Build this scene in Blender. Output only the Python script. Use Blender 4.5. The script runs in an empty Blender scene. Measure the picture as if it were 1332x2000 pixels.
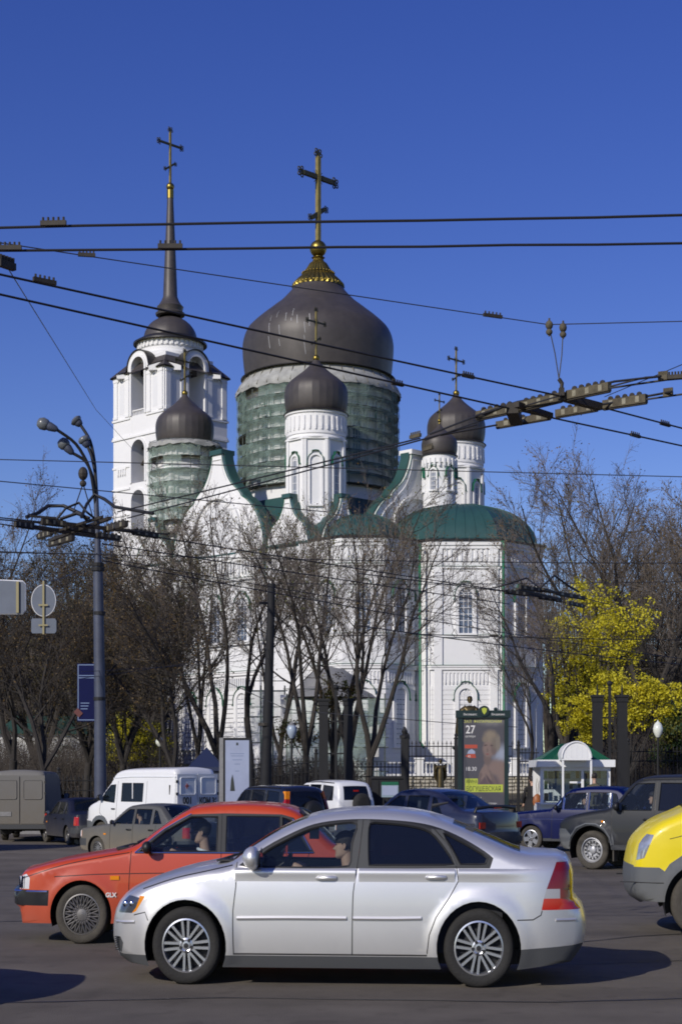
import bpy, math, random
from math import sin, cos, pi, radians, sqrt, atan2
from mathutils import Vector, Matrix, geometry
R = random.Random(7)
sc = bpy.context.scene
# ---------------------------------------------------------------- camera
F, HOR, CH = 3200.0, 1512.0, 1.91       # focal length and horizon row in photo pixels, eye height
cam = bpy.data.cameras.new('camera'); camo = bpy.data.objects.new('camera', cam)
sc.collection.objects.link(camo); sc.camera = camo
camo.location = (0, 0, CH); camo.rotation_euler = (pi/2, 0, 0)
cam.sensor_fit = 'VERTICAL'; cam.sensor_height = 36; cam.lens = F/2000*36
cam.shift_y = (HOR-1000)/2000; cam.clip_start = .5; cam.clip_end = 3000
# ---------------------------------------------------------------- sky and sun
SUN_AZ, SUN_EL = 38, 29
world = bpy.data.worlds.new("World"); sc.world = world; world.use_nodes = True
wn, wl = world.node_tree.nodes, world.node_tree.links
sky = wn.new('ShaderNodeTexSky'); sky.sky_type = 'NISHITA'; sky.sun_disc = False
sky.sun_elevation = radians(SUN_EL); sky.sun_rotation = radians(180+SUN_AZ)
sky.air_density = 1.0; sky.dust_density = 0.25; sky.ozone_density = 3.0; sky.altitude = 300
hsv = wn.new('ShaderNodeHueSaturation'); hsv.inputs['Hue'].default_value = .532; hsv.inputs['Saturation'].default_value = 1.29; hsv.inputs['Value'].default_value = .88
wl.new(sky.outputs[0], hsv.inputs['Color']); wl.new(hsv.outputs[0], wn['Background'].inputs[0])
wn['Background'].inputs[1].default_value = .125
sl = bpy.data.lights.new('sun', 'SUN'); sl.energy = 3.8; sl.angle = radians(.5); sl.color = (1, .945, .85)
so = bpy.data.objects.new('sun', sl); sc.collection.objects.link(so)
sdir = Vector((-sin(radians(SUN_AZ))*cos(radians(SUN_EL)), -cos(radians(SUN_AZ))*cos(radians(SUN_EL)), sin(radians(SUN_EL))))
so.rotation_euler = sdir.to_track_quat('Z', 'Y').to_euler(); so.location = (-30, -30, 60)
sc.view_settings.view_transform = 'Standard'; sc.view_settings.look = 'None'; sc.view_settings.exposure = -0.1; sc.view_settings.gamma = 1
sc.cycles.filter_width = 1.8; sc.cycles.use_denoising = True; sc.cycles.max_bounces = 6; sc.cycles.transparent_max_bounces = 24; sc.cycles.caustics_reflective = False
# ---------------------------------------------------------------- placing
def P(px, py, D): return Vector(((px-666)*D/F, D, CH+(HOR-py)*D/F))
def S(t): t = max(0, min(1, t)); return t*t*(3-2*t)
def gz(x, y): return -.5*S((y-24)/14)*S((.5-x)/5) if y > 0 else 0
def G(px, D, dz=0):
    x = (px-666)*D/F; return Vector((x, D, gz(x, D)+dz))
# ---------------------------------------------------------------- materials
def pbr(name, col, rough=.6, metal=0, var=0, scale=5, bump=0, bscale=60, coat=0, spec=.5, col2=None, dirt=None, detail=6, emit=None):
    m = bpy.data.materials.new(name); m.use_nodes = True; nt = m.node_tree; N = nt.nodes; L = nt.links; b = N['Principled BSDF']
    b.inputs['Base Color'].default_value = (*col, 1); b.inputs['Roughness'].default_value = rough; b.inputs['Metallic'].default_value = metal
    b.inputs['Coat Weight'].default_value = coat; b.inputs['Coat Roughness'].default_value = .04; b.inputs['Specular IOR Level'].default_value = spec
    if var or bump or dirt:
        tc = N.new('ShaderNodeTexCoord')
    src = None
    if var:
        n = N.new('ShaderNodeTexNoise'); n.inputs['Scale'].default_value = scale; n.inputs['Detail'].default_value = detail; n.inputs['Roughness'].default_value = .65
        L.new(tc.outputs['Object'], n.inputs['Vector'])
        r = N.new('ShaderNodeValToRGB'); r.color_ramp.elements[0].position = .3; r.color_ramp.elements[1].position = .7
        c2 = col2 or tuple(c*(1-var) for c in col)
        r.color_ramp.elements[0].color = (*c2, 1); r.color_ramp.elements[1].color = (*(tuple(min(1, c*(1+var*.5)) for c in col)), 1)
        L.new(n.outputs[0], r.inputs[0]); src = r.outputs[0]; L.new(src, b.inputs['Base Color'])
    if dirt:   # (colour, z of full dirt, z of none, strength)
        sp = N.new('ShaderNodeSeparateXYZ'); L.new(tc.outputs['Object'], sp.inputs[0])
        mr = N.new('ShaderNodeMapRange'); mr.inputs['From Min'].default_value = dirt[1]; mr.inputs['From Max'].default_value = dirt[2]
        mr.inputs['To Min'].default_value = dirt[3]; mr.inputs['To Max'].default_value = 0
        n2 = N.new('ShaderNodeTexNoise'); n2.inputs['Scale'].default_value = 3.5; n2.inputs['Detail'].default_value = 5; L.new(tc.outputs['Object'], n2.inputs['Vector'])
        mu = N.new('ShaderNodeMath'); mu.operation = 'MULTIPLY'; ad = N.new('ShaderNodeMath'); ad.operation = 'ADD'; ad.inputs[1].default_value = .45
        L.new(n2.outputs[0], ad.inputs[0]); L.new(sp.outputs[2], mr.inputs[0]); L.new(mr.outputs[0], mu.inputs[0]); L.new(ad.outputs[0], mu.inputs[1])
        mx = N.new('ShaderNodeMix'); mx.data_type = 'RGBA'; L.new(mu.outputs[0], mx.inputs[0]); mx.inputs[7].default_value = (*dirt[0], 1)
        if src: L.new(src, mx.inputs[6])
        else: mx.inputs[6].default_value = (*col, 1)
        L.new(mx.outputs[2], b.inputs['Base Color'])
        m2 = N.new('ShaderNodeMath'); m2.operation = 'MULTIPLY_ADD'; m2.inputs[1].default_value = .5; m2.inputs[2].default_value = rough; L.new(mu.outputs[0], m2.inputs[0]); L.new(m2.outputs[0], b.inputs['Roughness'])
        if coat:
            m3 = N.new('ShaderNodeMath'); m3.operation = 'MULTIPLY_ADD'; m3.inputs[1].default_value = -1.2*coat; m3.inputs[2].default_value = coat; m3.use_clamp = True; L.new(mu.outputs[0], m3.inputs[0]); L.new(m3.outputs[0], b.inputs['Coat Weight'])
    if bump:
        n3 = N.new('ShaderNodeTexNoise'); n3.inputs['Scale'].default_value = bscale; n3.inputs['Detail'].default_value = 4; L.new(tc.outputs['Object'], n3.inputs['Vector'])
        bp = N.new('ShaderNodeBump'); bp.inputs['Strength'].default_value = bump; bp.inputs['Distance'].default_value = .02; L.new(n3.outputs[0], bp.inputs['Height']); L.new(bp.outputs[0], b.inputs['Normal'])
    if emit: b.inputs['Emission Color'].default_value = (*emit[0], 1); b.inputs['Emission Strength'].default_value = emit[1]
    return m
def glass(name, tint, op, rough=.02):
    m = bpy.data.materials.new(name); m.use_nodes = True; N = m.node_tree.nodes; L = m.node_tree.links
    b = N['Principled BSDF']; b.inputs['Base Color'].default_value = (*tint, 1); b.inputs['Roughness'].default_value = rough; b.inputs['Alpha'].default_value = op
    g = N.new('ShaderNodeBsdfGlossy'); g.inputs['Roughness'].default_value = rough; t = N.new('ShaderNodeBsdfTransparent'); t.inputs[0].default_value = (.8, .87, .9, 1)
    d = N.new('ShaderNodeBsdfDiffuse'); d.inputs[0].default_value = (*tint, 1)
    m1 = N.new('ShaderNodeMixShader'); m1.inputs[0].default_value = op; L.new(t.outputs[0], m1.inputs[1]); L.new(d.outputs[0], m1.inputs[2])
    fr = N.new('ShaderNodeFresnel'); fr.inputs[0].default_value = 1.5
    m2 = N.new('ShaderNodeMixShader'); L.new(fr.outputs[0], m2.inputs[0]); L.new(m1.outputs[0], m2.inputs[1]); L.new(g.outputs[0], m2.inputs[2])
    L.new(m2.outputs[0], N['Material Output'].inputs[0]); return m
M = {}
M['asphalt'] = pbr('asphalt', (.145, .126, .104), .88, var=.22, scale=1.3, bump=.5, bscale=90, spec=.3, detail=14)
def worn_asphalt():
    m = M['asphalt']; N = m.node_tree.nodes; L = m.node_tree.links; b = N['Principled BSDF']; src = b.inputs['Base Color'].links[0].from_socket
    tc = N.new('ShaderNodeTexCoord'); prev = src
    for (sc_, st, lo, hi, dark) in (((.05, .55, 1), 1.0, .42, .62, (.62, .61, .60)), ((.35, .35, 1), 1.0, .52, .70, (1.28, 1.27, 1.25)), ((2.5, 2.5, 1), 1.0, .58, .66, (.72, .71, .70))):
        mp = N.new('ShaderNodeMapping'); mp.inputs['Scale'].default_value = sc_; L.new(tc.outputs['Object'], mp.inputs[0]); n = N.new('ShaderNodeTexNoise'); n.inputs['Scale'].default_value = 1; n.inputs['Detail'].default_value = 6; L.new(mp.outputs[0], n.inputs[0])
        mr = N.new('ShaderNodeMapRange'); mr.inputs[1].default_value = lo; mr.inputs[2].default_value = hi; mr.inputs[4].default_value = .6; L.new(n.outputs[0], mr.inputs[0])
        mx = N.new('ShaderNodeMix'); mx.data_type = 'RGBA'; mx.blend_type = 'MULTIPLY'; L.new(mr.outputs[0], mx.inputs[0]); L.new(prev, mx.inputs[6]); mx.inputs[7].default_value = (*dark, 1); prev = mx.outputs[2]
    L.new(prev, b.inputs['Base Color'])
worn_asphalt()
M['tar'] = pbr('tar_seal', (.022, .021, .021), .6, var=.2, scale=8)
M['pave'] = pbr('pavement', (.16, .155, .15), .9, var=.2, scale=2, bump=.3)
M['kerb'] = pbr('kerb_stone', (.25, .245, .24), .85, var=.2, scale=6, bump=.3)
M['soil'] = pbr('leaf_litter', (.10, .07, .035), .95, var=.55, scale=1.8, bump=1, bscale=12, col2=(.05, .055, .02))
M['white'] = pbr('white_plaster', (.78, .775, .775), .85, var=.035, scale=.9, bump=.08, bscale=14, detail=9)
M['white2'] = pbr('white_trim', (.80, .795, .79), .8, var=.03, scale=2)
M['recess'] = pbr('white_recess', (.72, .72, .73), .85, var=.03, scale=1)
M['dome'] = pbr('brown_sheet_metal', (.070, .061, .058), .50, .15, var=.22, scale=.9, bump=.06, bscale=3)
M['domeedge'] = pbr('dark_metal_edge', (.028, .026, .026), .4, .3)
M['green'] = pbr('green_roof_sheet', (.030, .085, .080), .42, .05, var=.15, scale=.7, bump=.08, bscale=3)
M['greent'] = pbr('green_flashing', (.012, .12, .06), .4, .1)
M['pipe'] = pbr('green_drainpipe_paint', (.01, .16, .07), .35)
M['gold'] = pbr('gilding', (.30, .225, .055), .42, 1.0, var=.15, scale=3)
M['goldm'] = pbr('weathered_gilding', (.30, .235, .07), .55, .45, var=.3, scale=2)
M['golddark'] = pbr('cross_openwork', (.045, .045, .028), .6, .2)
M['wglass'] = pbr('window_glass', (.10, .13, .19), .08, spec=.8)
M['muntin'] = pbr('window_bars', (.74, .74, .75), .6)
M['stone'] = pbr('rubble_stone', (.50, .46, .38), .9, var=.3, scale=2.2, bump=.8, bscale=5)
M['tube'] = pbr('scaffold_tube', (.10, .12, .11), .6, .3, var=.3, scale=3)
M['deck'] = pbr('scaffold_board', (.17, .15, .11), .9, var=.4, scale=2)
M['sheet'] = pbr('plastic_sheeting', (.36, .36, .34), .8, var=.35, scale=1.2, bump=.4, bscale=2)
M['bark'] = pbr('bark', (.045, .038, .032), .95, var=.35, scale=3, bump=.8, bscale=14)
M['bark2'] = pbr('dark_bark', (.035, .03, .027), .95, var=.35, scale=3, bump=.8, bscale=14)
M['twig'] = pbr('twigs', (.13, .108, .09), .95)
M['twig2'] = pbr('dark_twigs', (.055, .045, .038), .95)
def leafmat(n, c1, c2, sc_=1.4):
    m = pbr(n, c1, .6, var=.5, scale=sc_, col2=c2, detail=3); b = m.node_tree.nodes['Principled BSDF']
    t = m.node_tree.nodes.new('ShaderNodeBsdfTranslucent'); mx = m.node_tree.nodes.new('ShaderNodeMixShader'); mx.inputs[0].default_value = .35
    L = m.node_tree.links; L.new(b.inputs['Base Color'].links[0].from_socket, t.inputs[0]); L.new(b.outputs[0], mx.inputs[1]); L.new(t.outputs[0], mx.inputs[2]); L.new(mx.outputs[0], m.node_tree.nodes['Material Output'].inputs[0]); return m
M['yleaf'] = leafmat('yellow_maple_leaf', (.70, .61, .03), (.36, .33, .02))
M['bleaf'] = leafmat('brown_leaf', (.16, .10, .035), (.09, .06, .02))
M['gleaf'] = leafmat('olive_leaf', (.17, .17, .025), (.06, .065, .018))
M['gbleaf'] = leafmat('olive_brown_leaf', (.115, .095, .03), (.05, .04, .018))
M['dgleaf'] = leafmat('dark_green_leaf', (.05, .09, .03), (.02, .045, .015))
M['iron'] = pbr('black_iron', (.009, .009, .010), .75, 0, var=.2, scale=4)
M['polep'] = pbr('grey_pole_paint', (.055, .065, .10), .6, .05, var=.25, scale=2)
M['pole2'] = pbr('dark_pole', (.010, .010, .012), .8, var=.3, scale=2)
M['wire'] = pbr('wire_rubber', (.014, .014, .017), .6)
M['wirem'] = pbr('bare_steel_wire', (.07, .07, .075), .45, .5)
M['fit'] = pbr('weathered_fitting', (.105, .088, .055), .8, .1, var=.5, scale=9)
M['fitd'] = pbr('dark_fitting', (.045, .038, .03), .7, .2, var=.4, scale=9)
M['porc'] = pbr('porcelain', (.27, .245, .17), .5, var=.3, scale=20)
M['bronze'] = pbr('bronze', (.12, .09, .04), .4, .75, var=.4, scale=6)
M['lampg'] = pbr('lamp_glass', (.13, .14, .15), .25, var=.2, scale=5)
M['globe'] = pbr('milky_globe', (.72, .74, .66), .25)
M['bglobe'] = pbr('bluish_globe', (.34, .40, .48), .25)  # even grey-blue glass colour
M['black'] = pbr('black_plastic', (.012, .012, .013), .5)
M['blackg'] = pbr('gloss_black_trim', (.02, .02, .022), .25)
M['rubber'] = pbr('tyre_rubber', (.022, .021, .02), .85, var=.35, scale=5, bump=.3, bscale=50)
M['rubberd'] = pbr('dusty_tyre_rubber', (.07, .062, .05), .9, var=.35, scale=5, bump=.3, bscale=50)
M['alloy'] = pbr('alloy', (.58, .59, .62), .28, .85)
M['steelw'] = pbr('painted_steel_wheel', (.42, .42, .43), .45, .5)
M['dalloy'] = pbr('dull_alloy', (.22, .21, .20), .45, .7)
M['chrome'] = pbr('chrome', (.75, .75, .78), .12, 1)
M['inner'] = pbr('dark_interior', (.014, .015, .019), .8)
M['seat'] = pbr('grey_seat_cloth', (.04, .043, .055), .9)
M['cglass'] = glass('car_glass_clear', (.03, .045, .06), .14)
M['tglass'] = glass('car_glass_tinted', (.006, .008, .014), .93)
M['kglass'] = glass('kiosk_glass', (.03, .04, .05), .06)
M['hglass'] = glass('headlight_glass', (.5, .52, .55), .25)
M['red'] = pbr('red_lens', (.42, .012, .008), .12, spec=.8)
M['redd'] = pbr('dark_red_lens', (.16, .008, .008), .12, spec=.8)
M['amber'] = pbr('amber_lens', (.75, .25, .01), .15)
M['wlens'] = pbr('clear_lens', (.6, .6, .62), .12, spec=.8)
M['skin'] = pbr('skin', (.50, .31, .22), .55, var=.1, scale=20)
M['hair'] = pbr('dark_hair', (.022, .016, .012), .6, var=.3, scale=60, bump=.4, bscale=90)
M['navycloth'] = pbr('navy_cloth', (.018, .025, .055), .9, var=.3, scale=8)
M['blackcloth'] = pbr('black_cloth', (.014, .013, .014), .9)
M['olive'] = pbr('olive_cloth', (.09, .08, .05), .9, var=.3, scale=8)
M['whitep'] = pbr('white_enamel', (.80, .80, .80), .35, var=.04, scale=3)
M['kgreen'] = pbr('kiosk_green_roof', (.014, .105, .05), .4, var=.12, scale=3)
M['banner'] = pbr('navy_banner', (.004, .007, .055), .8, spec=.2, var=.1, scale=3)
M['signback'] = pbr('sign_back_metal', (.13, .15, .19), .6, .1, var=.15, scale=2)
M['yfit'] = pbr('yellowish_bracket', (.30, .26, .14), .6, .2)
M['bill'] = pbr('billboard_frame_green', (.018, .035, .034), .4, .2)
M['grey'] = pbr('grey_paint', (.2, .2, .2), .6, var=.1, scale=3)
M['txt_y'] = pbr('print_yellow', (.62, .62, .16), .6)
M['txt_w'] = pbr('print_white', (.72, .70, .68), .6)
M['txt_r'] = pbr('print_red', (.42, .07, .04), .6)
M['txt_k'] = pbr('print_black', (.03, .035, .03), .6)
M['hl_y'] = pbr('print_highlight', (.44, .50, .06), .6)
# ---------------------------------------------------------------- mesh builder
def link(o, parent=None):
    sc.collection.objects.link(o)
    if parent: o.parent = parent
    return o
def tag(o, label=None, cat=None, group=None, kind=None):
    if label: o['label'] = label
    if cat: o['category'] = cat
    if group: o['group'] = group
    if kind: o['kind'] = kind
    return o
def empty(name, loc=(0, 0, 0), rz=0, label=None, cat=None, group=None, scale=None, parent=None):
    o = bpy.data.objects.new(name, None); link(o, parent); o.location = loc; o.rotation_euler = (0, 0, rz)
    o.empty_display_size = .2
    if scale: o.scale = scale
    return tag(o, label, cat, group)
def frame_of(d):
    d = d.normalized(); up = Vector((0, 0, 1)) if abs(d.z) < .95 else Vector((1, 0, 0))
    a = d.cross(up).normalized(); return a, a.cross(d).normalized()
class MB:
    def __init__(s): s.v = []; s.f = []; s.n = []; s.X = None
    def add(s, vs, fs):
        n = len(s.v)
        if s.X is not None: vs = [s.X @ Vector(v) for v in vs]
        s.v += [tuple(v) for v in vs]; s.f += [tuple(n+i for i in f) for f in fs]; return s
    def box(s, x0, x1, y0, y1, z0, z1):
        return s.add([(x0,y0,z0),(x1,y0,z0),(x1,y1,z0),(x0,y1,z0),(x0,y0,z1),(x1,y0,z1),(x1,y1,z1),(x0,y1,z1)],
                     [(0,3,2,1),(4,5,6,7),(0,1,5,4),(1,2,6,5),(2,3,7,6),(3,0,4,7)])
    def cyl(s, p0, p1, r0, r1=None, n=8, caps=True):
        p0, p1 = Vector(p0), Vector(p1); r1 = r0 if r1 is None else r1; a, b = frame_of(p1-p0)
        vs = [p0+(a*cos(2*pi*i/n)+b*sin(2*pi*i/n))*r0 for i in range(n)]+[p1+(a*cos(2*pi*i/n)+b*sin(2*pi*i/n))*r1 for i in range(n)]
        fs = [(i, (i+1) % n, n+(i+1) % n, n+i) for i in range(n)]
        if caps: fs += [tuple(range(n-1, -1, -1)), tuple(range(n, 2*n))]
        return s.add(vs, fs)
    def tube(s, pts, r, n=6, caps=True, closed=False):
        pts = [Vector(p) for p in pts]; k = len(pts); vs = []; fs = []; ref = None
        rs = r if isinstance(r, (list, tuple)) else [r]*k
        for i, p in enumerate(pts):
            if closed: d = pts[(i+1) % k]-pts[i-1]
            else: d = pts[min(i+1, k-1)]-pts[max(i-1, 0)]
            if d.length < 1e-9: d = Vector((0, 0, 1))
            d.normalize()
            if ref is None: a, b = frame_of(d)
            else:
                a = ref-d*ref.dot(d)
                if a.length < 1e-6: a, b = frame_of(d)
                a.normalize(); b = a.cross(d)
            ref = a
            vs += [p+(a*cos(2*pi*j/n)+b*sin(2*pi*j/n))*rs[i] for j in range(n)]
        for i in range(k if closed else k-1):
            i2 = (i+1) % k
            fs += [(i*n+j, i*n+(j+1) % n, i2*n+(j+1) % n, i2*n+j) for j in range(n)]
        if caps and not closed: fs += [tuple(range(n-1, -1, -1)), tuple(range((k-1)*n, k*n))]
        return s.add(vs, fs)
    def lathe(s, prof, n=24, c=(0, 0, 0), ridge=0, every=4, axis='z', a0=0, a1=2*pi):
        vs = []; fs = []; full = abs(a1-a0-2*pi) < 1e-6; m = n if full else n+1
        for r, z in prof:
            for i in range(m):
                t = a0+(a1-a0)*i/n; rr = r*(1+(ridge if i % every == 0 else 0))
                v = (rr*cos(t), rr*sin(t), z) if axis == 'z' else (rr*cos(t), z, rr*sin(t))
                vs.append((c[0]+v[0], c[1]+v[1], c[2]+v[2]))
        for k in range(len(prof)-1):
            for i in range(n):
                j = (i+1) % m
                q = (k*m+i, k*m+j, (k+1)*m+j, (k+1)*m+i); fs.append(q if axis == 'z' else q[::-1])
        return s.add(vs, fs)
    def prism(s, poly, y0, y1, caps=(1, 1)):      # poly in (x,z), extruded along y
        k = len(poly); vs = [(x, y0, z) for x, z in poly]+[(x, y1, z) for x, z in poly]
        fs = [(i, (i+1) % k, k+(i+1) % k, k+i) for i in range(k)]
        if caps[0]: fs.append(tuple(range(k-1, -1, -1)))
        if caps[1]: fs.append(tuple(range(k, 2*k)))
        return s.add(vs, fs)
    def ball(s, c, r, n=10, m=7, sx=1, sy=1, sz=1):
        pr = [(max(1e-4, r*sin(pi*i/m)), -r*cos(pi*i/m)) for i in range(m+1)]; vs = []; fs = []
        for rr, z in pr: vs += [(c[0]+rr*cos(2*pi*i/n)*sx, c[1]+rr*sin(2*pi*i/n)*sy, c[2]+z*sz) for i in range(n)]
        for k in range(m): fs += [(k*n+i, k*n+(i+1) % n, (k+1)*n+(i+1) % n, (k+1)*n+i) for i in range(n)]
        return s.add(vs, fs)
    def mesh(s, name, mat, smooth=None):
        me = bpy.data.meshes.new(name); me.from_pydata(s.v, [], s.f); me.materials.append(mat)
        if smooth: me.shade_smooth(); me.set_sharp_from_angle(angle=radians(smooth))
        me.update(); return me
    def build(s, name, mat, parent=None, smooth=None, **kw):
        o = bpy.data.objects.new(name, s.mesh(name, mat, smooth)); link(o, parent)
        if kw: tag(o, **kw)
        return o
def inst(name, me, parent=None, mat=None, **kw):
    o = bpy.data.objects.new(name, me); link(o, parent)
    if mat is not None: o.matrix_local = mat
    if kw: tag(o, **kw)
    return o
def copy_tree(o, parent=None):
    c = o.copy(); link(c); c.parent = parent
    if parent: c.matrix_parent_inverse = o.matrix_parent_inverse.copy()
    for ch in list(o.children): copy_tree(ch, c)
    return c
def T(x, y, z): return Matrix.Translation((x, y, z))
def RZ(a): return Matrix.Rotation(a, 4, 'Z')
dg = bpy.context.evaluated_depsgraph_get()
def text(body, size, mat, parent, mtx, name='lettering', ext=.002, align='CENTER', sx=1, bold=0):
    c = bpy.data.curves.new('t', 'FONT'); c.body = body; c.size = size; c.extrude = ext; c.align_x = align; c.offset = bold
    o = bpy.data.objects.new('t', c); sc.collection.objects.link(o); bpy.context.view_layer.update()
    me = bpy.data.meshes.new_from_object(o.evaluated_get(bpy.context.evaluated_depsgraph_get())); bpy.data.objects.remove(o); me.materials.clear(); me.materials.append(mat)
    t = bpy.data.objects.new(name, me); link(t, parent); t.matrix_local = mtx @ Matrix.Diagonal((sx, 1, 1, 1)) ; return t
FRONT = Matrix.Rotation(pi/2, 4, 'X')     # text standing up, facing -y
# ================================================================ ground
def grid_sheet(name, x0, x1, y0, y1, nx, ny, dz, mat, **kw):
    m = MB(); xs = [x0+(x1-x0)*i/nx for i in range(nx+1)]; ys = [y0+(y1-y0)*(j/ny)**1.6 for j in range(ny+1)]
    m.add([(x, y, gz(x, y)+dz) for y in ys for x in xs], [(j*(nx+1)+i, j*(nx+1)+i+1, (j+1)*(nx+1)+i+1, (j+1)*(nx+1)+i) for j in range(ny) for i in range(nx)])
    return m.build(name, mat, smooth=60, **kw)
grid_sheet('ground', -1500, 1500, -300, 1700, 60, 60, -.62, M['soil'], kind='structure')
def KYf(x): return 66-9.8*S((x+10.8)/1.8)-7.7*S((x-.6)/1.8)     # line of the far kerb
KY = 66
grid_sheet('road', -70, 70, -40, KY+4, 100, 90, 0, M['asphalt'], kind='structure')
m = MB()
n = 280
for i in range(n):
    x0, x1 = -70+.5*i, -69.5+.5*i; K0, K1 = KYf(x0), KYf(x1); z0, z1 = gz(x0, K0), gz(x1, K1)
    m.add([(x0, K0, z0-.1), (x1, K1, z1-.1), (x1, K1, z1+.14), (x0, K0, z0+.14), (x0, K0+.2, z0+.14), (x1, K1+.2, z1+.14)], [(0, 1, 2, 3), (3, 2, 5, 4)])
m.build('kerb', M['kerb'], kind='structure')
m = MB(); m.add([(x, KYf(x)+.2+(71-KYf(x)-.2)*j/8, gz(x, KYf(x)+(71-KYf(x))*j/8)+.138) for j in range(9) for x in [-70+.5*i for i in range(281)]], [(j*281+i, j*281+i+1, (j+1)*281+i+1, (j+1)*281+i) for j in range(8) for i in range(280)]); m.build('pavement', M['pave'], smooth=60, kind='structure')
grid_sheet('park_ground', -260, 260, 71, 420, 60, 20, .16, M['soil'], kind='structure')
# tar seams across the asphalt
for i, (pts) in enumerate([[(-3.2, 13.6), (-1.0, 14.0), (1.8, 13.7), (4.2, 14.2)], [(1.6, 17.6), (3.5, 19.3), (5.6, 20.2)], [(2.0, 16.4), (4.4, 17.0), (6.2, 17.1)], [(-7, 20.5), (-4, 21.3), (-2.4, 21.0)], [(-8, 24.6), (-5.4, 25.9), (-3.5, 26.2)]]):
    m = MB(); pp = []
    for k in range(len(pts)-1):
        for q in range(8):
            t = q/8; x = pts[k][0]*(1-t)+pts[k+1][0]*t; y = pts[k][1]*(1-t)+pts[k+1][1]*t; pp.append((x, y+R.uniform(-.02, .02)))
    w = .022; vs = [];
    for x, y in pp: ww = w*R.uniform(.6, 1.5); vs += [(x, y-ww, gz(x, y)+.004), (x, y+ww, gz(x, y)+.004)]
    m.add(vs, [(2*k, 2*k+2, 2*k+3, 2*k+1) for k in range(len(pp)-1)]); m.build('road_tar_seam', M['tar'], kind='structure')

# ================================================================ cathedral
CX, CY = -2.5, 180.0
DZ = 1.35
cath = empty('cathedral', (CX, CY, DZ), -pi/4, 'white cathedral with a huge brown onion dome, green roofs and three small onion domes', 'cathedral')
HS = 14.2; ZC = 23.0       # half side of the block, cornice height
# small reusable shapes ------------------------------------------------------
def arch_poly(w, h, z0=0, n=12, x0=0):         # round headed, w wide, h high in all
    r = w/2; return [(x0-r, z0), (x0+r, z0)]+[(x0+r*cos(pi*i/n), z0+h-r+r*sin(pi*i/n)) for i in range(n+1)]
def arch_band(m, w, h, z0, t, y0, y1, n=12, x0=0):  # raised surround of thickness t outside an arch opening
    r = w/2; pi_, po = [], []
    pin = [(x0+r, z0)]+[(x0+r*cos(pi*i/n), z0+h-r+r*sin(pi*i/n)) for i in range(n+1)]+[(x0-r, z0)]
    R2 = r+t; pou = [(x0+R2, z0)]+[(x0+R2*cos(pi*i/n), z0+h-r+R2*sin(pi*i/n)) for i in range(n+1)]+[(x0-R2, z0)]
    k = len(pin); vs = [(x, y, z) for y in (y0, y1) for x, z in pin]+[(x, y, z) for y in (y0, y1) for x, z in pou]; fs = []
    for i in range(k-1):
        fs += [(i, i+1, 2*k+i+1, 2*k+i), (k+i, 3*k+i, 3*k+i+1, k+i+1), (2*k+i, 2*k+i+1, 3*k+i+1, 3*k+i), (i, k+i, k+i+1, i+1)]
    m.add(vs, fs)
def window(parent, X, w, h, z0, surround=.28, hood=True, rows=6, y=0, glassy=True, bars=.07, name='window'):
    """round headed window on a wall face: X maps face coordinates (x along, -y outward, z up)"""
    f = MB(); f.X = X; arch_band(f, w, h, z0, surround, y-.22, y+.02, 14); f.box(-w/2-surround-.06, w/2+surround+.06, y-.28, y+.02, z0-.16, z0-.001)
    o = f.build(name, M['white2'], parent)
    g = MB(); g.X = X; g.prism(arch_poly(w, h, z0, 14), y-.03, y+.02); g.build('pane', M['wglass'] if glassy else M['recess'], o)
    if glassy:
        b = MB(); b.X = X; s = bars/2; r = w/2; zs = z0+h-r
        xs = [-w/2+w*k/3 for k in (1, 2)]
        for x in xs: b.box(x-s, x+s, y-.09, y-.032, z0, zs)
        for k in range(rows+1):
            z = z0+(zs-z0)*k/rows; b.box(-w/2, w/2, y-.088, y-.034, z-s*(1.5 if k == rows else .8), z+s*(1.5 if k == rows else .8))
        for k in range(1, 5):
            a = pi*k/5; b.add([(s*1.2*sin(a)+r*.3*cos(a), y-.086, zs+r*.3*sin(a)-s*1.2*cos(a)), (-s*1.2*sin(a)+r*.3*cos(a), y-.086, zs+r*.3*sin(a)+s*1.2*cos(a)), (-s*1.2*sin(a)+r*cos(a), y-.086, zs+r*sin(a)+s*1.2*cos(a)), (s*1.2*sin(a)+r*cos(a), y-.086, zs+r*sin(a)-s*1.2*cos(a))], [(0, 1, 2, 3)])
        arch_band(b, r*.6, r*.62, zs, s*1.6, y-.085, y-.04, 8); arch_band(b, w-.14, h-.07, z0, .07, y-.1, y-.035, 14)
        b.build('window_bars', M['muntin'], o)
    if hood:
        hh = MB(); hh.X = X; ww = w+2*surround+.1; r = ww/2; zc = z0+h-w/2; n = 18
        pts = []
        for i in range(n+1):
            a = pi*i/n; rr = r+(.22 if abs(a-pi/2) < .38 else 0); pts.append((rr*cos(a), y-.2, zc+rr*sin(a)))
        pts = [(r+.14, y-.2, zc-.5), (r, y-.2, zc-.28)]+pts+[(-r, y-.2, zc-.28), (-r-.14, y-.2, zc-.5)]
        vs = []
        for x, yy, z in pts: vs += [(x, y+.0, z), (x, y-.30, z), (x*1.02, y-.30, z+.05), (x*1.02, y, z+.05)]
        hh.add(vs, [(4*i+a, 4*i+b, 4*i+4+b, 4*i+4+a) for i in range(len(pts)-1) for a, b in ((0, 1), (1, 2), (2, 3), (3, 0))]); hh.build('window_hood', M['greent'], o)
    return o
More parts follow.
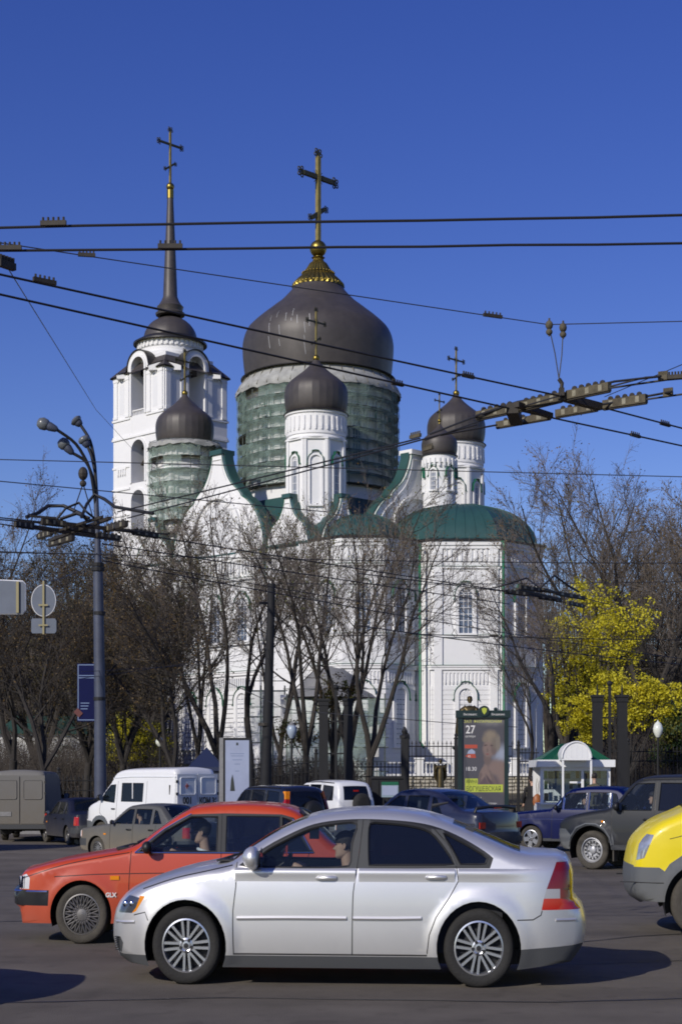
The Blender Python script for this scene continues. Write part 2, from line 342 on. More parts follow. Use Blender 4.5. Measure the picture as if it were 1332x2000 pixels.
def teeth(parent, X, x0, x1, z0, z1, n, y=0, d=.10, name='arcature'):
    m = MB(); m.X = X; w = (x1-x0)/n
    for i in range(n):
        xa = x0+w*(i+.5); m.box(xa-w*.26, xa+w*.26, y-d, y+.01, z0, z1)
        m.box(xa-w*.16, xa+w*.16, y-d*1.3, y-d, z0-.14, z0+(z1-z0)*.25)
    m.box(x0, x1, y-d*.9, y+.012, z1, z1+.18)
    return m.build(name, M['white2'], parent, kind='stuff')
def band(m, X, x0, x1, z0, z1, d): m.X = X; m.box(x0, x1, -d, .02, z0, z1)
def poly_ring(cx, cy, r, n, rot): return [(cx+r*cos(rot+2*pi*i/n), cy+r*sin(rot+2*pi*i/n)) for i in range(n)]
def ngon_walls(m, ring, z0, z1, top=True):
    k = len(ring); m.add([(x, y, z0) for x, y in ring]+[(x, y, z1) for x, y in ring], [(i, (i+1) % k, k+(i+1) % k, k+i) for i in range(k)]+([tuple(range(k, 2*k))] if top else []))
def face_frames(ring):      # frames with x along each face, -y outward
    out = []
    k = len(ring)
    for i in range(k):
        a, b = Vector((*ring[i], 0)), Vector((*ring[(i+1) % k], 0)); mid = (a+b)/2; d = b-a
        out.append((T(*mid) @ RZ(atan2(d.y, d.x)), d.length, atan2(-(d.x), d.y)))
    return out
ONION = [(.90, 0), (.955, .12), (.99, .32), (1, .55), (.985, .72), (.93, .88), (.83, 1.0), (.69, 1.12), (.56, 1.22), (.40, 1.35), (.28, 1.46), (.18, 1.57), (.10, 1.68), (.05, 1.78)]
BIG = [(.965, 0), (.985, .15), (1, .33), (1, .46), (.975, .57), (.93, .66), (.88, .715), (.82, .77), (.75, .83), (.68, .885), (.60, .95), (.51, 1.02), (.43, 1.10), (.36, 1.18), (.32, 1.25)]
def smooth_prof(p, n=4):
    out = []; q = [p[0]]+p+[p[-1]]
    for i in range(1, len(q)-2):
        for k in range(n):
            t = k/n; out.append(tuple(.5*((2*q[i][d])+(-q[i-1][d]+q[i+1][d])*t+(2*q[i-1][d]-5*q[i][d]+4*q[i+1][d]-q[i+2][d])*t*t+(-q[i-1][d]+3*q[i][d]-3*q[i+1][d]+q[i+2][d])*t**3) for d in (0, 1)))
    return out+[p[-1]]
def cross(parent, c, z0, h, k=1.0, rz=pi/4-.25, ornate=True, ball_r=None):
    """orthodox cross: gold shaft, two bars with openwork ends, standing on a ball"""
    br = ball_r or h*.075
    b = MB(); b.ball((c[0], c[1], z0), br, 16, 10); b.lathe([(br*.75, z0-br*1.9), (br*.4, z0-br*1.2), (br*.45, z0-br*.8)], 14, (c[0], c[1], 0)); b.build('cross_ball', M['gold'], parent, smooth=50)
    X = T(c[0], c[1], z0+br) @ RZ(pi/2); t = h*.0155*k
    g = MB(); g.X = X; g.box(-t, t, -t, t, 0, h*.93)
    o = g.build('cross', M['goldm'], parent)
    w1, w2, tilt = h*.225, h*.12, -.62
    d = MB(); d.X = X; d.box(-w1, w1, -t*.8, t*.8, h*.70-t*1.1, h*.70+t*1.1); d.build('cross_bar', M['golddark'], o)
    d = MB(); d.X = X @ T(0, 0, h*.30) @ Matrix.Rotation(tilt, 4, 'Y'); d.box(-w2, w2, -t*.8, t*.8, -t*1.0, t*1.0); d.build('cross_bar', M['golddark'], o)
    d = MB(); d.X = X
    def knot(x, z, dx, dz, s):
        for a in (-1.1, -.4, .4, 1.1):
            ca, sa = cos(a), sin(a); ux, uz = dx*ca-dz*sa, dx*sa+dz*ca; q_ = 1.5 if abs(a) < 1 else .8
            d.cyl((x, 0, z), (x+ux*s*q_, 0, z+uz*s*q_), s*.3, s*.24, 5); cc_ = (x+ux*s*(q_+.5), 0, z+uz*s*(q_+.5)); d.tube([(cc_[0]+s*.5*cos(q), 0, cc_[2]+s*.5*sin(q)) for q in [2*pi*k/7 for k in range(7)]], s*.24, 4, closed=True)
        d.cyl((x, 0, z), (x+dx*s*2.6, 0, z+dz*s*2.6), s*.22, s*.05, 5)
    for sgn in (-1, 1): knot(sgn*w1, h*.70, sgn, 0, h*.036); knot(sgn*w2*cos(tilt), h*.30-sgn*w2*sin(tilt), sgn, 0, h*.024)
    knot(0, h*.93, 0, 1, h*.036)
    if ornate:
        for a in range(4):
            aa = pi/4+a*pi/2
            for q in (-.35, 0, .35): d.cyl((0, 0, h*.70), (h*.09*cos(aa+q), 0, h*.70+h*.09*sin(aa+q)), h*.007, h*.003, 4)
    d.build('cross_ornament', M['golddark'], o, kind='stuff')
    return o
def onion(parent, c, z0, r, prof=ONION, n=64, edge=True, ridge=.006, name='onion_dome'):
    m = MB(); m.lathe([(a*r, z0+b*r) for a, b in smooth_prof(prof)], n, (c[0], c[1], 0), ridge=ridge if n > 60 else 0, every=4)
    o = m.build(name, M['dome'], parent, smooth=38 if n > 60 else 11)
    if edge:
        e = MB(); e.lathe([(r*.9, z0+.05*r), (r*1.0, z0-.02), (r*1.03, z0-.13), (r*.93, z0-.13)], 48, (c[0], c[1], 0)); e.build('dome_edge', M['domeedge'], o, smooth=30)
    return o
def drum(parent, c, z0, z1, r, zt, windows=True, rot=0, bare=False):
    """octagonal drum with arches, round toothed collar from zt to z1"""
    m = MB(); ring = poly_ring(*c, r*1.0, 8, rot+pi/8); ngon_walls(m, ring, z0, zt)
    m.build('drum_wall', M['white'], parent)
    c2 = MB(); rr = r*.985
    c2.lathe([(rr, zt-.05), (rr*1.04, zt), (rr*1.04, zt+.12), (rr*.97, zt+.2), (rr*.96, zt+.4), (rr, zt+.45), (rr, z1-.35), (rr*1.05, z1-.3), (rr*1.05, z1), (rr*.6, z1)], 48, (c[0], c[1], 0)); col = c2.build('drum_collar', M['white'], parent, smooth=30)
    t = MB(); nt_ = 32
    for i in range(nt_):
        t.X = T(c[0], c[1], 0) @ RZ(2*pi*i/nt_); z_a, z_b = zt+1.0, z1-.62; t.box(rr-.02, rr+.10, -.11, .11, z_a, z_b); t.box(rr, rr+.13, -.07, .07, z_a-.2, z_a+.3)
    t.build('collar_teeth', M['white2'], col, kind='stuff')
    if bare: return
    for i, (X, w, a) in enumerate(face_frames(ring)):
        open_ = windows and i % 2 == 0; H = (zt-z0)
        p = MB(); p.X = X; p.box(-w/2-.02, -w/2+.26, -.14, .02, z0+.5, zt-.15); p.box(w/2-.26, w/2+.02, -.14, .02, z0+.5, zt-.15); p.box(-w/2-.06, w/2+.06, -.2, .02, z0+.32, z0+.52); p.box(-w/2-.07, w/2+.07, -.2, .02, zt-.15, zt+.02)
        p.build('drum_trim', M['white2'], parent)
        window(parent, X, w*.33 if open_ else w*.46, H*.55, z0+H*.25, .2, True, 6, 0, open_, .06)
# --- main block
blk = MB(); ring = [(-HS, -HS), (HS, -HS), (HS, HS), (-HS, HS)]; ngon_walls(blk, ring, -1.6, ZC); blk.build('main_wall', M['white'], cath)
FR = face_frames(ring)     # 0: faces local -y (south), 1: faces +x (east)
rf = MB(); ngon_walls(rf, [(x*1.03, y*1.03) for x, y in ring], ZC, ZC+.25, False)
k = 4; top = [(x*.6, y*.6) for x, y in ring]; rf.add([(x*1.03, y*1.03, ZC+.25) for x, y in ring]+[(x, y, 29.6) for x, y in top], [(i, (i+1) % 4, 4+(i+1) % 4, 4+i) for i in range(4)]+[(4, 5, 6, 7)]); rf.build('main_roof', M['green'], cath)
GAB = [(.78, 33.6), (.8, 33.2), (1.0, 32.5), (1.25, 31.9), (1.62, 31.2), (2.05, 30.6), (2.6, 30.1), (3.15, 29.7), (3.6, 29.25), (3.78, 28.95), (4.4, 28.6), (5.0, 28.15), (5.5, 27.65), (6.05, 26.95), (6.55, 26.05), (6.95, 25.0), (7.12, 23.8), (7.15, 21.5)]
SGAB = [(.42, 27.9), (.46, 27.5), (.7, 26.8), (1.05, 26.2), (1.35, 25.85), (1.7, 25.6), (2.2, 25.2), (2.65, 24.5), (2.95, 23.6), (3.08, 22.6), (3.1, 21.9)]
def outline(g, zb, k=1.0, dz=0): return [(-g[-1][0]*k, zb)]+[(-x*k, z+dz) for x, z in reversed(g)]+[(x*k, z+dz) for x, z in g]+[(g[-1][0]*k, zb)]
def gable(X, g, depth, zb, arch=None, name='gable'):
    m = MB(); m.X = X; m.prism(outline(g, 0.3), -.38, .5); o = m.build(name, M['white'], cath)
    r = MB(); r.X = X; gg = [(x+.2, z+.10) for x, z in g]; gg[0] = (g[0][0]+.2, g[0][1]+.2)
    r.prism(outline(gg, 20), -.2, 1.0); r.build('gable_roof', M['green'], cath, smooth=35)
    r = MB(); r.X = X; ww = g[-1][0]*.96; zt_ = g[-1][1]+(g[0][1]-g[-1][1])*.42; r.prism([(-ww, 20)]+[(-ww*cos(pi*i/16), g[-1][1]-.6+(zt_-g[-1][1]+.6)*sin(pi*i/16)) for i in range(17)]+[(ww, 20)], 1.0, depth); r.build('vault_roof', M['green'], cath, smooth=35)
    t = MB(); t.X = X; path = [(x, -.42, z+.03) for x, z in reversed(g)]; full = [(-x, y, z) for x, y, z in path]+[(x, y, z) for x, y, z in reversed(path)]
    t.tube(full, .05, 4); t.build('gable_edge', M['greent'], o)
    t2 = MB(); t2.X = X; full2 = [(x*.9, y-.02, z-.55) for x, y, z in full[1:-1]]; t2.tube(full2, .05, 4); t2.build('gable_moulding', M['white2'], o, smooth=50)
    if arch:
        a = MB(); a.X = X; arch_band(a, arch[0], arch[1], arch[2], .35, -.65, -.3, 20); a.build('gable_arch', M['white2'], o)
        a = MB(); a.X = X; a.prism(arch_poly(arch[0]-.7, arch[1]-.4, arch[2], 16), -.40, -.385); a.build('gable_niche', M['recess'], o)
    return o
for fi in (0, 1):
    X = FR[fi][0]
    gable(X, GAB, 12, 20, (6.6, 9.0, 20.0))
    for s in (-1, 1): gable(X @ T(s*10.6, 0, 0), SGAB, 3.4, 20, name='small_gable')
# chimney caps at the gable tips
for fi in (0, 1):
    m = MB(); m.X = FR[fi][0]; m.box(-.95, .95, -.6, 1.2, 33.62, 34.1); m.build('gable_cap', M['green'] if fi == 0 else M['white2'], cath)
    for s in (-1, 1):
        m = MB(); m.X = FR[fi][0] @ T(s*10.6, 0, 0); m.box(-.6, .6, -.6, 1.2, 27.9, 28.3); m.build('gable_cap', M['green'], cath)
# walls of the two visible sides: rusticated courses, pilasters, bands, windows
def wall_face(X, w, z_low=1.6, win=(0,), ww=1.35, low=True, pil=True, tooth=True, courses=16, gate=None, skip_upper=False):
    zl = 10.9
    b = MB(); b.X = X; hw = w/2
    b.box(-hw-.12, hw+.12, -.3, .02, ZC-.42, ZC-.02); b.box(-hw-.06, hw+.06, -.18, .02, ZC-.75, ZC-.42)
    b.box(-hw-.05, hw+.05, -.14, .02, 20.35, 20.55); b.box(-hw-.06, hw+.06, -.16, .02, 13.75, 13.95); b.box(-hw-.12, hw+.12, -.28, .02, zl-.05, zl+.12); b.box(-hw-.08, hw+.08, -.2, .02, zl-.3, zl-.05)
    b.build('string_course', M['white2'], cath, kind='stuff')
    fl = MB(); fl.X = X; fl.box(-hw-.15, hw+.15, -.33, .02, zl+.122, zl+.16); fl.box(-hw-.1, hw+.1, -.2, .02, 13.952, 13.98); fl.box(-hw-.1, hw+.1, -.2, .02, 20.552, 20.58); fl.build('ledge_flashing', M['greent'], cath)
    n = courses; h = (9.1-z_low)/n
    for i in range(n):
        c = MB(); c.X = X; c.box(-hw-.045, hw+.045, -.06, .02, z_low+i*h+.035, z_low+(i+1)*h-.035); c.build('wall_course', M['white'], cath)
    if pil:
        for x in ((-hw+.55, hw-.55) if w > 5 else ()):
            p = MB(); p.X = X; p.box(x-.42, x+.42, -.16, .02, zl+.16, ZC-.75); p.box(x-.36, x+.36, -.2, .02, 1.6, zl-.3); p.build('pilaster', M['white2'], cath)
            p2 = MB(); p2.X = X; p2.box(x-.22, x+.22, -.165, -.158, zl+3.4, 20.0); p2.build('pilaster_panel', M['recess'], cath)
    if tooth:
        m_ = hw-1.05 if w > 5 else hw-.25; cnt = max(2, int(m_*2/.44)); teeth(cath, X, -m_, m_, 21.2, 22.2, cnt); teeth(cath, X, -m_, m_, 9.35, 10.3, int(cnt*1.35))
    for x in win:
        if not skip_upper: window(cath, X @ T(x, 0, 0), ww, 4.4, 14.1, .34)
        if low: window(cath, X @ T(x, 0, 0), ww, 5.6, 3.2, .4, rows=7)
    return b
for fi in (0, 1):
    X = FR[fi][0]
    for s in (-1, 1): wall_face(X @ T(s*10.6, 0, 0), 7.0, win=(0,))
    wall_face(X @ T(0, -.55, 0), 14.2, win=(-4.2, 0, 4.2), ww=1.6)
# --- drums and domes over the corners
CR = 10.7
for (cx_, cy_, nm) in ((CR, -CR, 'front'), (CR, CR, 'right')):
    drum(cath, (cx_, cy_), 25.0, 36.7, 3.05, 33.9, rot=pi/4)
    onion(cath, (cx_, cy_), 36.75, 3.2, n=28); cross(cath, (cx_, cy_), 42.4, 4.7, 1.0, rz=pi/4-.15)
    b = MB(); b.lathe([(3.9, 23.2), (3.75, 25.5), (3.2, 25.8)], 8, (cx_, cy_, 0), a0=pi/8+pi/4, a1=2*pi+pi/8+pi/4); b.build('drum_base', M['white'], cath)
    pk = MB(); pk.add([(cx_-4.1, cy_-4.1, 23.2), (cx_+4.1, cy_-4.1, 23.2), (cx_+4.1, cy_+4.1, 23.2), (cx_-4.1, cy_+4.1, 23.2), (cx_, cy_, 28.2)], [(0, 1, 4), (1, 2, 4), (2, 3, 4), (3, 0, 4)]); pk.build('corner_roof', M['green'], cath)
# left corner drum (wrapped in scaffolding)
LR = 10.35
drum(cath, (-LR, -LR), 24.5, 36.6, 3.1, 33.6, rot=pi/4); onion(cath, (-LR, -LR), 36.75, 3.2, n=28); cross(cath, (-LR, -LR), 42.4, 4.5, 1.0, rz=pi/4-.15)
# --- main drum and dome
m = MB(); m.lathe([(8.0, 27), (8.0, 31), (7.75, 31.1), (7.75, 41), (8.05, 41.3), (8.05, 43.3), (7, 43.4)], 72); m.build('main_drum_wall', M['white'], cath, smooth=30)
for i in range(14):
    a = 2*pi*i/14; X = RZ(a) @ T(0, -7.72, 0); window(cath, X, 1.1, 6.2, 33.2, .25, rows=7)
    p = MB(); p.X = RZ(a+pi/14) @ T(0, -7.7, 0); p.box(-.35, .35, -.2, .05, 31.2, 41); p.build('drum_pilaster', M['white2'], cath)
m = MB()
for i in range(70): m.X = RZ(2*pi*i/70); m.box(7.72, 7.95, -.2, .2, 39.6, 40.8)
m.build('drum_teeth', M['white2'], cath, kind='stuff')
BR = 8.25
onion(cath, (0, 0), 43.85, BR, BIG, 120, ridge=.0022, name='main_dome')
zt = 43.85+1.25*BR
m = MB(); rs_ = random.Random(21)
for k2 in range(9):
    a_ = radians(-90-38+k2*4.6+rs_.uniform(-1, 1))+pi/4; z_ = rs_.uniform(.50, .72); 
    for q in range(rs_.randint(1, 3)):
        z1_ = z_-rs_.uniform(.04, .16); pts = []
        for t_ in range(5):
            zz = z_+(z1_-z_)*t_/4; rr_ = next(r0_+(r1_-r0_)*(zz-h0)/(h1-h0) for (r0_, h0), (r1_, h1) in zip(smooth_prof(BIG), smooth_prof(BIG)[1:]) if h0 <= zz <= h1); aa_ = a_+(z_-zz)*.12; pts.append((rr_*BR*1.0035*cos(aa_), rr_*BR*1.0035*sin(aa_), 43.85+zz*BR))
        m.tube(pts, .02, 3); z_ = z1_-.03
m.build('pale_scratch', M['recess'], cath, kind='stuff')
g = MB()
prof = [(.335*BR, zt-.25), (.33*BR, zt+.15), (2.3, zt+.75), (1.85, zt+1.25), (1.55, zt+1.75), (1.2, zt+2.4), (.92, zt+3.0), (.62, zt+3.3), (.5, zt+3.7), (.72, zt+3.8)]
prof = [(r_, zt+(z_-zt)*.82) for r_, z_ in prof]; g.lathe(prof, 96, ridge=.05, every=3); gs = g.build('gilded_skirt', M['gold'], cath, smooth=30)
g = MB()
for k2 in range(40): g.ball((cos(2*pi*k2/40)*.33*BR, sin(2*pi*k2/40)*.33*BR, zt+.05), .16, 8, 5)
for k2 in range(30): g.ball((cos(2*pi*k2/30)*1.75, sin(2*pi*k2/30)*1.75, zt+1.4), .1, 8, 5)
g.build('gilded_beads', M['gold'], gs, smooth=60, kind='stuff')
cross(cath, (0, 0), zt+4.1, 9.9, 1.45, rz=pi/4-.35, ball_r=.93)
# sheeting skirt between dome and scaffold
m = MB(); vs = []; n = 96
for j, (r, z) in enumerate(((7.9, 43.75), (8.3, 43.2), (8.75, 42.7), (9.05, 42.0), (9.0, 41.6))):
    for i in range(n): rr = r+R.uniform(-.03, .03)*j*.5; vs.append((rr*cos(2*pi*i/n), rr*sin(2*pi*i/n), z+R.uniform(-.05, .05)*j*.4+(.10*abs(sin(2*pi*i/n*20)) if j == 4 else 0)))
m.add(vs, [(j*n+i, j*n+(i+1) % n, (j+1)*n+(i+1) % n, (j+1)*n+i) for j in range(4) for i in range(n)]); SKIRT = m
# --- east apse, octagonal with half dome
AD, AR = 20.9, 8.45
def apse(d_x, d_y, R8, zroof, zcr, rsc=.95, wins=True):
    ring8 = poly_ring(d_x, d_y, R8, 8, pi/8); m = MB(); ngon_walls(m, ring8, -1.6, ZC); m.build('apse_wall', M['white'], cath)
    fr = face_frames(ring8)
    for i, (X, w, a) in enumerate(fr):
        if i in (2, 3, 4): continue
        wall_face(X, w, win=(0,) if wins else (), low=True)
    # eave + segmented half dome
    e = MB(); ro = poly_ring(d_x, d_y, R8+.55, 8, pi/8); e.add([(x, y, ZC+.02) for x, y in ro]+[(x, y, ZC+.16) for x, y in ro]+[(x, y, ZC+.02) for x, y in ring8], [(i, (i+1) % 8, 8+(i+1) % 8, 8+i) for i in range(8)]+[(i, 16+i, 16+(i+1) % 8, (i+1) % 8) for i in range(8)]); e.build('eave', M['domeedge'], cath)
    r = MB(); rings = []; H = zcr-ZC-.16; sub = 12
    prof = [(1.0+.55/R8, 0)]+[(cos(t)**.85*rsc, .05+.95*sin(t)**1.15) for t in [pi/2*q/10 for q in range(10)]]+[(.06, 1.0)]
    cnt = 8*sub
    for fr_, hz in prof:
        for i in range(8):
            x0, y0 = ring8[i]; x1, y1 = ring8[(i+1) % 8]
            for q in range(sub):
                t = q/sub; seam = .02 if q % 2 == 0 else 0
                x, y = x0*(1-t)+x1*t, y0*(1-t)+y1*t; rings.append((d_x+(x-d_x)*(fr_), d_y+(y-d_y)*(fr_), ZC+.16+H*hz+seam*1.5))
    r.add(rings, [(j*cnt+i, j*cnt+(i+1) % cnt, (j+1)*cnt+(i+1) % cnt, (j+1)*cnt+i) for j in range(len(prof)-1) for i in range(cnt)]+[tuple(range((len(prof)-1)*cnt, len(prof)*cnt))])
    ro_ = r.build('apse_roof', M['green'], cath, smooth=14); sm_ = MB()
    for i in range(cnt):
        if i % 2 == 0: sm_.tube([Vector(rings[j*cnt+i])+Vector((0, 0, .02)) for j in range(len(prof))], .028, 3, caps=False)
    sm_.build('roof_seams', M['green'], ro_, kind='stuff')
    return ring8
r8 = apse(AD-.4, 0, AR, 0, 27.6)
m = MB(); m.box(HS-1, AD-.5, -7.7, 7.7, 0, ZC); m.build('apse_neck_wall', M['white'], cath)
s8 = apse(CR+6.6, -CR, 5.3, 0, 25.9, rsc=.76)
m = MB(); m.box(HS-1, CR+6.6, -CR-4.8, -CR+5.0, 0, ZC); m.build('side_apse_neck_wall', M['white'], cath)
m = MB(); m.box(HS-1, AD-4, -9, 9, ZC+.02, ZC+.5); m.build('apse_neck_roof', M['green'], cath)
# small cupola on the apse roof
cc = (CX, CY); q = P(858, 985, 168.5)
loc = RZ(pi/4) @ Vector((q.x-CX, q.y-CY, 0)); cu = (loc.x, loc.y)
def zpx(py, D): return CH+(HOR-py)*D/F-DZ
m = MB(); r = 1.58; z0, z1 = 25.5, zpx(910, 168.5)
m.lathe([(r*1.06, z0), (r*1.06, zpx(965, 168.5)), (r, zpx(963, 168.5)), (r, z1), (r*1.1, z1+.1), (r*1.1, z1+.9), (r, z1+1.0)], 40, (cu[0], cu[1], 0)); m.build('cupola_wall', M['white'], cath, smooth=30)
t = MB()
for i in range(22): t.X = T(cu[0], cu[1], 0) @ RZ(2*pi*i/22); t.box(r*1.08, r*1.1+.12, -.1, .1, z1-.3, z1+.55)
t.build('cupola_teeth', M['white2'], cath, kind='stuff')
for i in range(6): window(cath, T(cu[0], cu[1], 0) @ RZ(2*pi*i/6+.35) @ T(0, -r+.02, 0), .62, 2.1, zpx(961, 168.5), .14, True, 4, 0, True, .05)
onion(cath, cu, z1+1.05, 1.85, n=48); cross(cath, cu, z1+4.65, 2.6, 1.2, rz=pi/4-.15)
# drainpipes at the apse corners
def local(x, y): v = RZ(pi/4) @ Vector((x-CX, y-CY, 0)); return v
def pipe(px, D, y0, y1, parent=cath):
    a = P(px, y0, D); b = P(px, y1, D)
    pts = [Vector((a.x-.1, a.y+.5, a.z+.1)), a, Vector((a.x+.0, a.y, a.z-.5)), Vector((a.x-.05, a.y+.15, a.z-1.6)), b, Vector((b.x+.3, b.y-.4, b.z-.5))]
    m = MB(); m.tube([(*local(p.x, p.y).xy, p.z-DZ) for p in pts], .13, 8); m.build('drainpipe', M['pipe'], parent, smooth=50)
pipe(821, 157.0, 1066, 1450); pipe(984, 156.6, 1058, 1480); pipe(563, 166.5, 1075, 1450)
# --- balustrade terrace and rubble basement round the apse
yb = 149.5
bal = empty('balustrade_terrace', (0, 0, 0), 0, 'white balustrade on a rubble stone terrace below the apse', 'balustrade')
xa, xb = P(716, 0, yb).x, P(1066, 0, yb).x
rows = 5; Rr = random.Random(3); zt_ = 1.75
core = MB(); core.box(xa+.1, xb-.1, yb+.12, yb+5, -.6, zt_-.02); core.build('terrace_core', M['stone'], bal)
for j in range(rows):
    z0 = .1+j*(zt_-.1)/rows; z1 = z0+(zt_-.1)/rows; x = xa+Rr.uniform(-.4, 0)
    while x < xb:
        w = Rr.uniform(.5, 1.2); s = MB(); dd = Rr.uniform(.0, .12)
        j_ = [Rr.uniform(.015, .05) for _ in range(4)]
        s.add([(x+j_[0], yb+.15, z0+j_[1]), (x+w-j_[1], yb+.15, z0+j_[2]), (x+w-j_[2], yb+.15, z1-j_[3]), (x+j_[3], yb+.15, z1-j_[0]), (x+j_[0]+.05, yb-dd, z0+j_[1]+.04), (x+w-j_[1]-.05, yb-dd, z0+j_[2]+.04), (x+w-j_[2]-.05, yb-dd, z1-j_[3]-.04), (x+j_[3]+.05, yb-dd, z1-j_[0]-.04)], [(4, 5, 6, 7), (0, 1, 5, 4), (1, 2, 6, 5), (2, 3, 7, 6), (3, 0, 4, 7)])
        s.build('stone', M['stone'], bal); x += w
c = MB(); c.box(xa-.1, xb+.1, yb-.25, yb+.35, zt_, zt_+.22); c.build('terrace_coping', M['white2'], bal)
x = xa+.3; bm_ = MB(); bm_.lathe([(.10, 0), (.10, .08), (.055, .14), (.10, .35), (.05, .75), (.09, .86), (.09, .92)], 8); bme = bm_.mesh('baluster', M['white2'], 40)
pst = MB(); pst.box(-.38, .38, -.28, .28, 0, 1.3); pst.box(-.46, .46, -.36, .36, 1.3, 1.45); pme = pst.mesh('balustrade_post', M['white2'])
i = 0
while x < xb-.3:
    if i % 12 == 0: inst('balustrade_post', pme, bal, T(x+.1, yb+.05, zt_+.22)); x += .75
    else: inst('baluster', bme, bal, T(x, yb+.05, zt_+.22)); x += .33
    i += 1
c = MB(); c.box(xa, xb, yb-.1, yb+.2, zt_+1.14, zt_+1.27); c.build('balustrade_rail', M['white2'], bal)

# ================================================================ bell tower
TX, TY = -20.6, 198.0
tow = empty('bell_tower', (TX, TY, 0), -pi/4, 'tall white bell tower with open arches, round drum and a long dark spire', 'bell tower')
th = 4.85
def tz(py): return CH+(HOR-py)*TY/F
tiers = [tz(1140), tz(1010), tz(960), tz(862), tz(822), tz(742)]
# four corner piers with arched openings between them, tier by tier
def tier(z0, z1, op_w, op_z0, op_h, half=th, top=False):
    for kx, ky in ((-1, -1), (1, -1), (1, 1), (-1, 1)):
        m = MB(); a, b = op_w/2, half; x0, x1 = (a, b) if kx > 0 else (-b, -a); y0, y1 = (a, b) if ky > 0 else (-b, -a)
        m.box(x0, x1, y0, y1, z0, z1); m.build('tower_pier', M['white'], tow)
    for q in range(4):
        X = RZ(q*pi/2); r = op_w/2; zc = op_z0+op_h-r; n = 16
        if top:
            m = MB(); m.X = X; arch_band(m, op_w, op_z0+op_h-z1, z1, .75, -half-.04, -half+1.3, 18); m.build('tower_arch', M['white'], tow)
            m = MB(); m.X = X; m.box(-r, r, -half+.02, -half+1.0, z0, op_z0); m.build('arch_sill_wall', M['white'], tow)
            m = MB(); m.X = X; arch_band(m, op_w, op_h, op_z0, .28, -half-.16, -half+.02, 16); m.build('arch_surround', M['white2'], tow); continue
        pts = [(-r, z1), (-r, zc)]+[(-r*cos(pi*i/n), zc+r*sin(pi*i/n)) for i in range(1, n)]+[(r, zc), (r, z1)]
        m = MB(); m.X = X; vs = [(x, y, z) for y in (-half, -half+1.3) for x, z in pts]; k = len(pts); fs = []
        for i in range(1, k-2): fs.append((i, i+1, k+i+1, k+i))
        mid = [(x, y, z1) for y in (-half, -half+1.3) for x, z in pts]
        vs2 = vs+mid
        for i in range(k-1): fs += [(i, 2*k+i, 2*k+i+1, i+1), (k+i, k+i+1, 3*k+i+1, 3*k+i)]
        m.add(vs2, fs); m.build('tower_arch', M['white'], tow)
        if op_z0 > z0: m = MB(); m.X = X; m.box(-r, r, -half+.02, -half+1.0, z0, op_z0); m.build('arch_sill_wall', M['white'], tow)
        m = MB(); m.X = X; arch_band(m, op_w, op_h, op_z0, .3, -half-.12, -half+.02, 16); m.build('arch_surround', M['white2'], tow)
base = MB(); base.box(-th, th, -th, th, 0, tiers[1]-3); base.build('tower_shaft', M['white'], tow)
tier(tiers[1]-3, tiers[2], 2.5, tiers[1]-3+.5, tiers[2]-tiers[1]+2.1)
tier(tiers[2], tiers[3], 2.5, tiers[2]+.5, tz(870)-tiers[2]-.5)
tier(tiers[3], tiers[5], 2.45, tz(822), tz(711)-tz(822), top=True)
m = MB(); m.box(-th+1.2, th-1.2, -th+1.2, th-1.2, tiers[2]-.3, tiers[2]+.2); m.box(-th+1.2, th-1.2, -th+1.2, th-1.2, tiers[3]-.3, tiers[3]+.3); m.box(-th+1.2, th-1.2, -th+1.2, th-1.2, tiers[5]+1.7, tiers[5]+2.2); m.build('tower_floor', M['recess'], tow)
for z, d in ((tiers[1], .12), (tiers[2], .14), (tz(917), .1), (tiers[3], .16), (tiers[4]-.2, .14), (tz(858), .08)):
    m = MB()
    for q in range(4):
        m.X = RZ(q*pi/2)
        for sg in (-1, 1):
            a, b = (1.56, th+d) if sg > 0 else (-th-d, -1.56)
            if z < tiers[3]-.1 or z > tiers[3]+.1: m.box(a, b, -th-d, -th+.01, z-.12, z+.12)
        if abs(z-tiers[3]) < .1: m.box(-th-d, th+d, -th-d, -th+.01, z-.12, z+.12)
    m.build('tower_ledge', M['white2'], tow, kind='stuff')
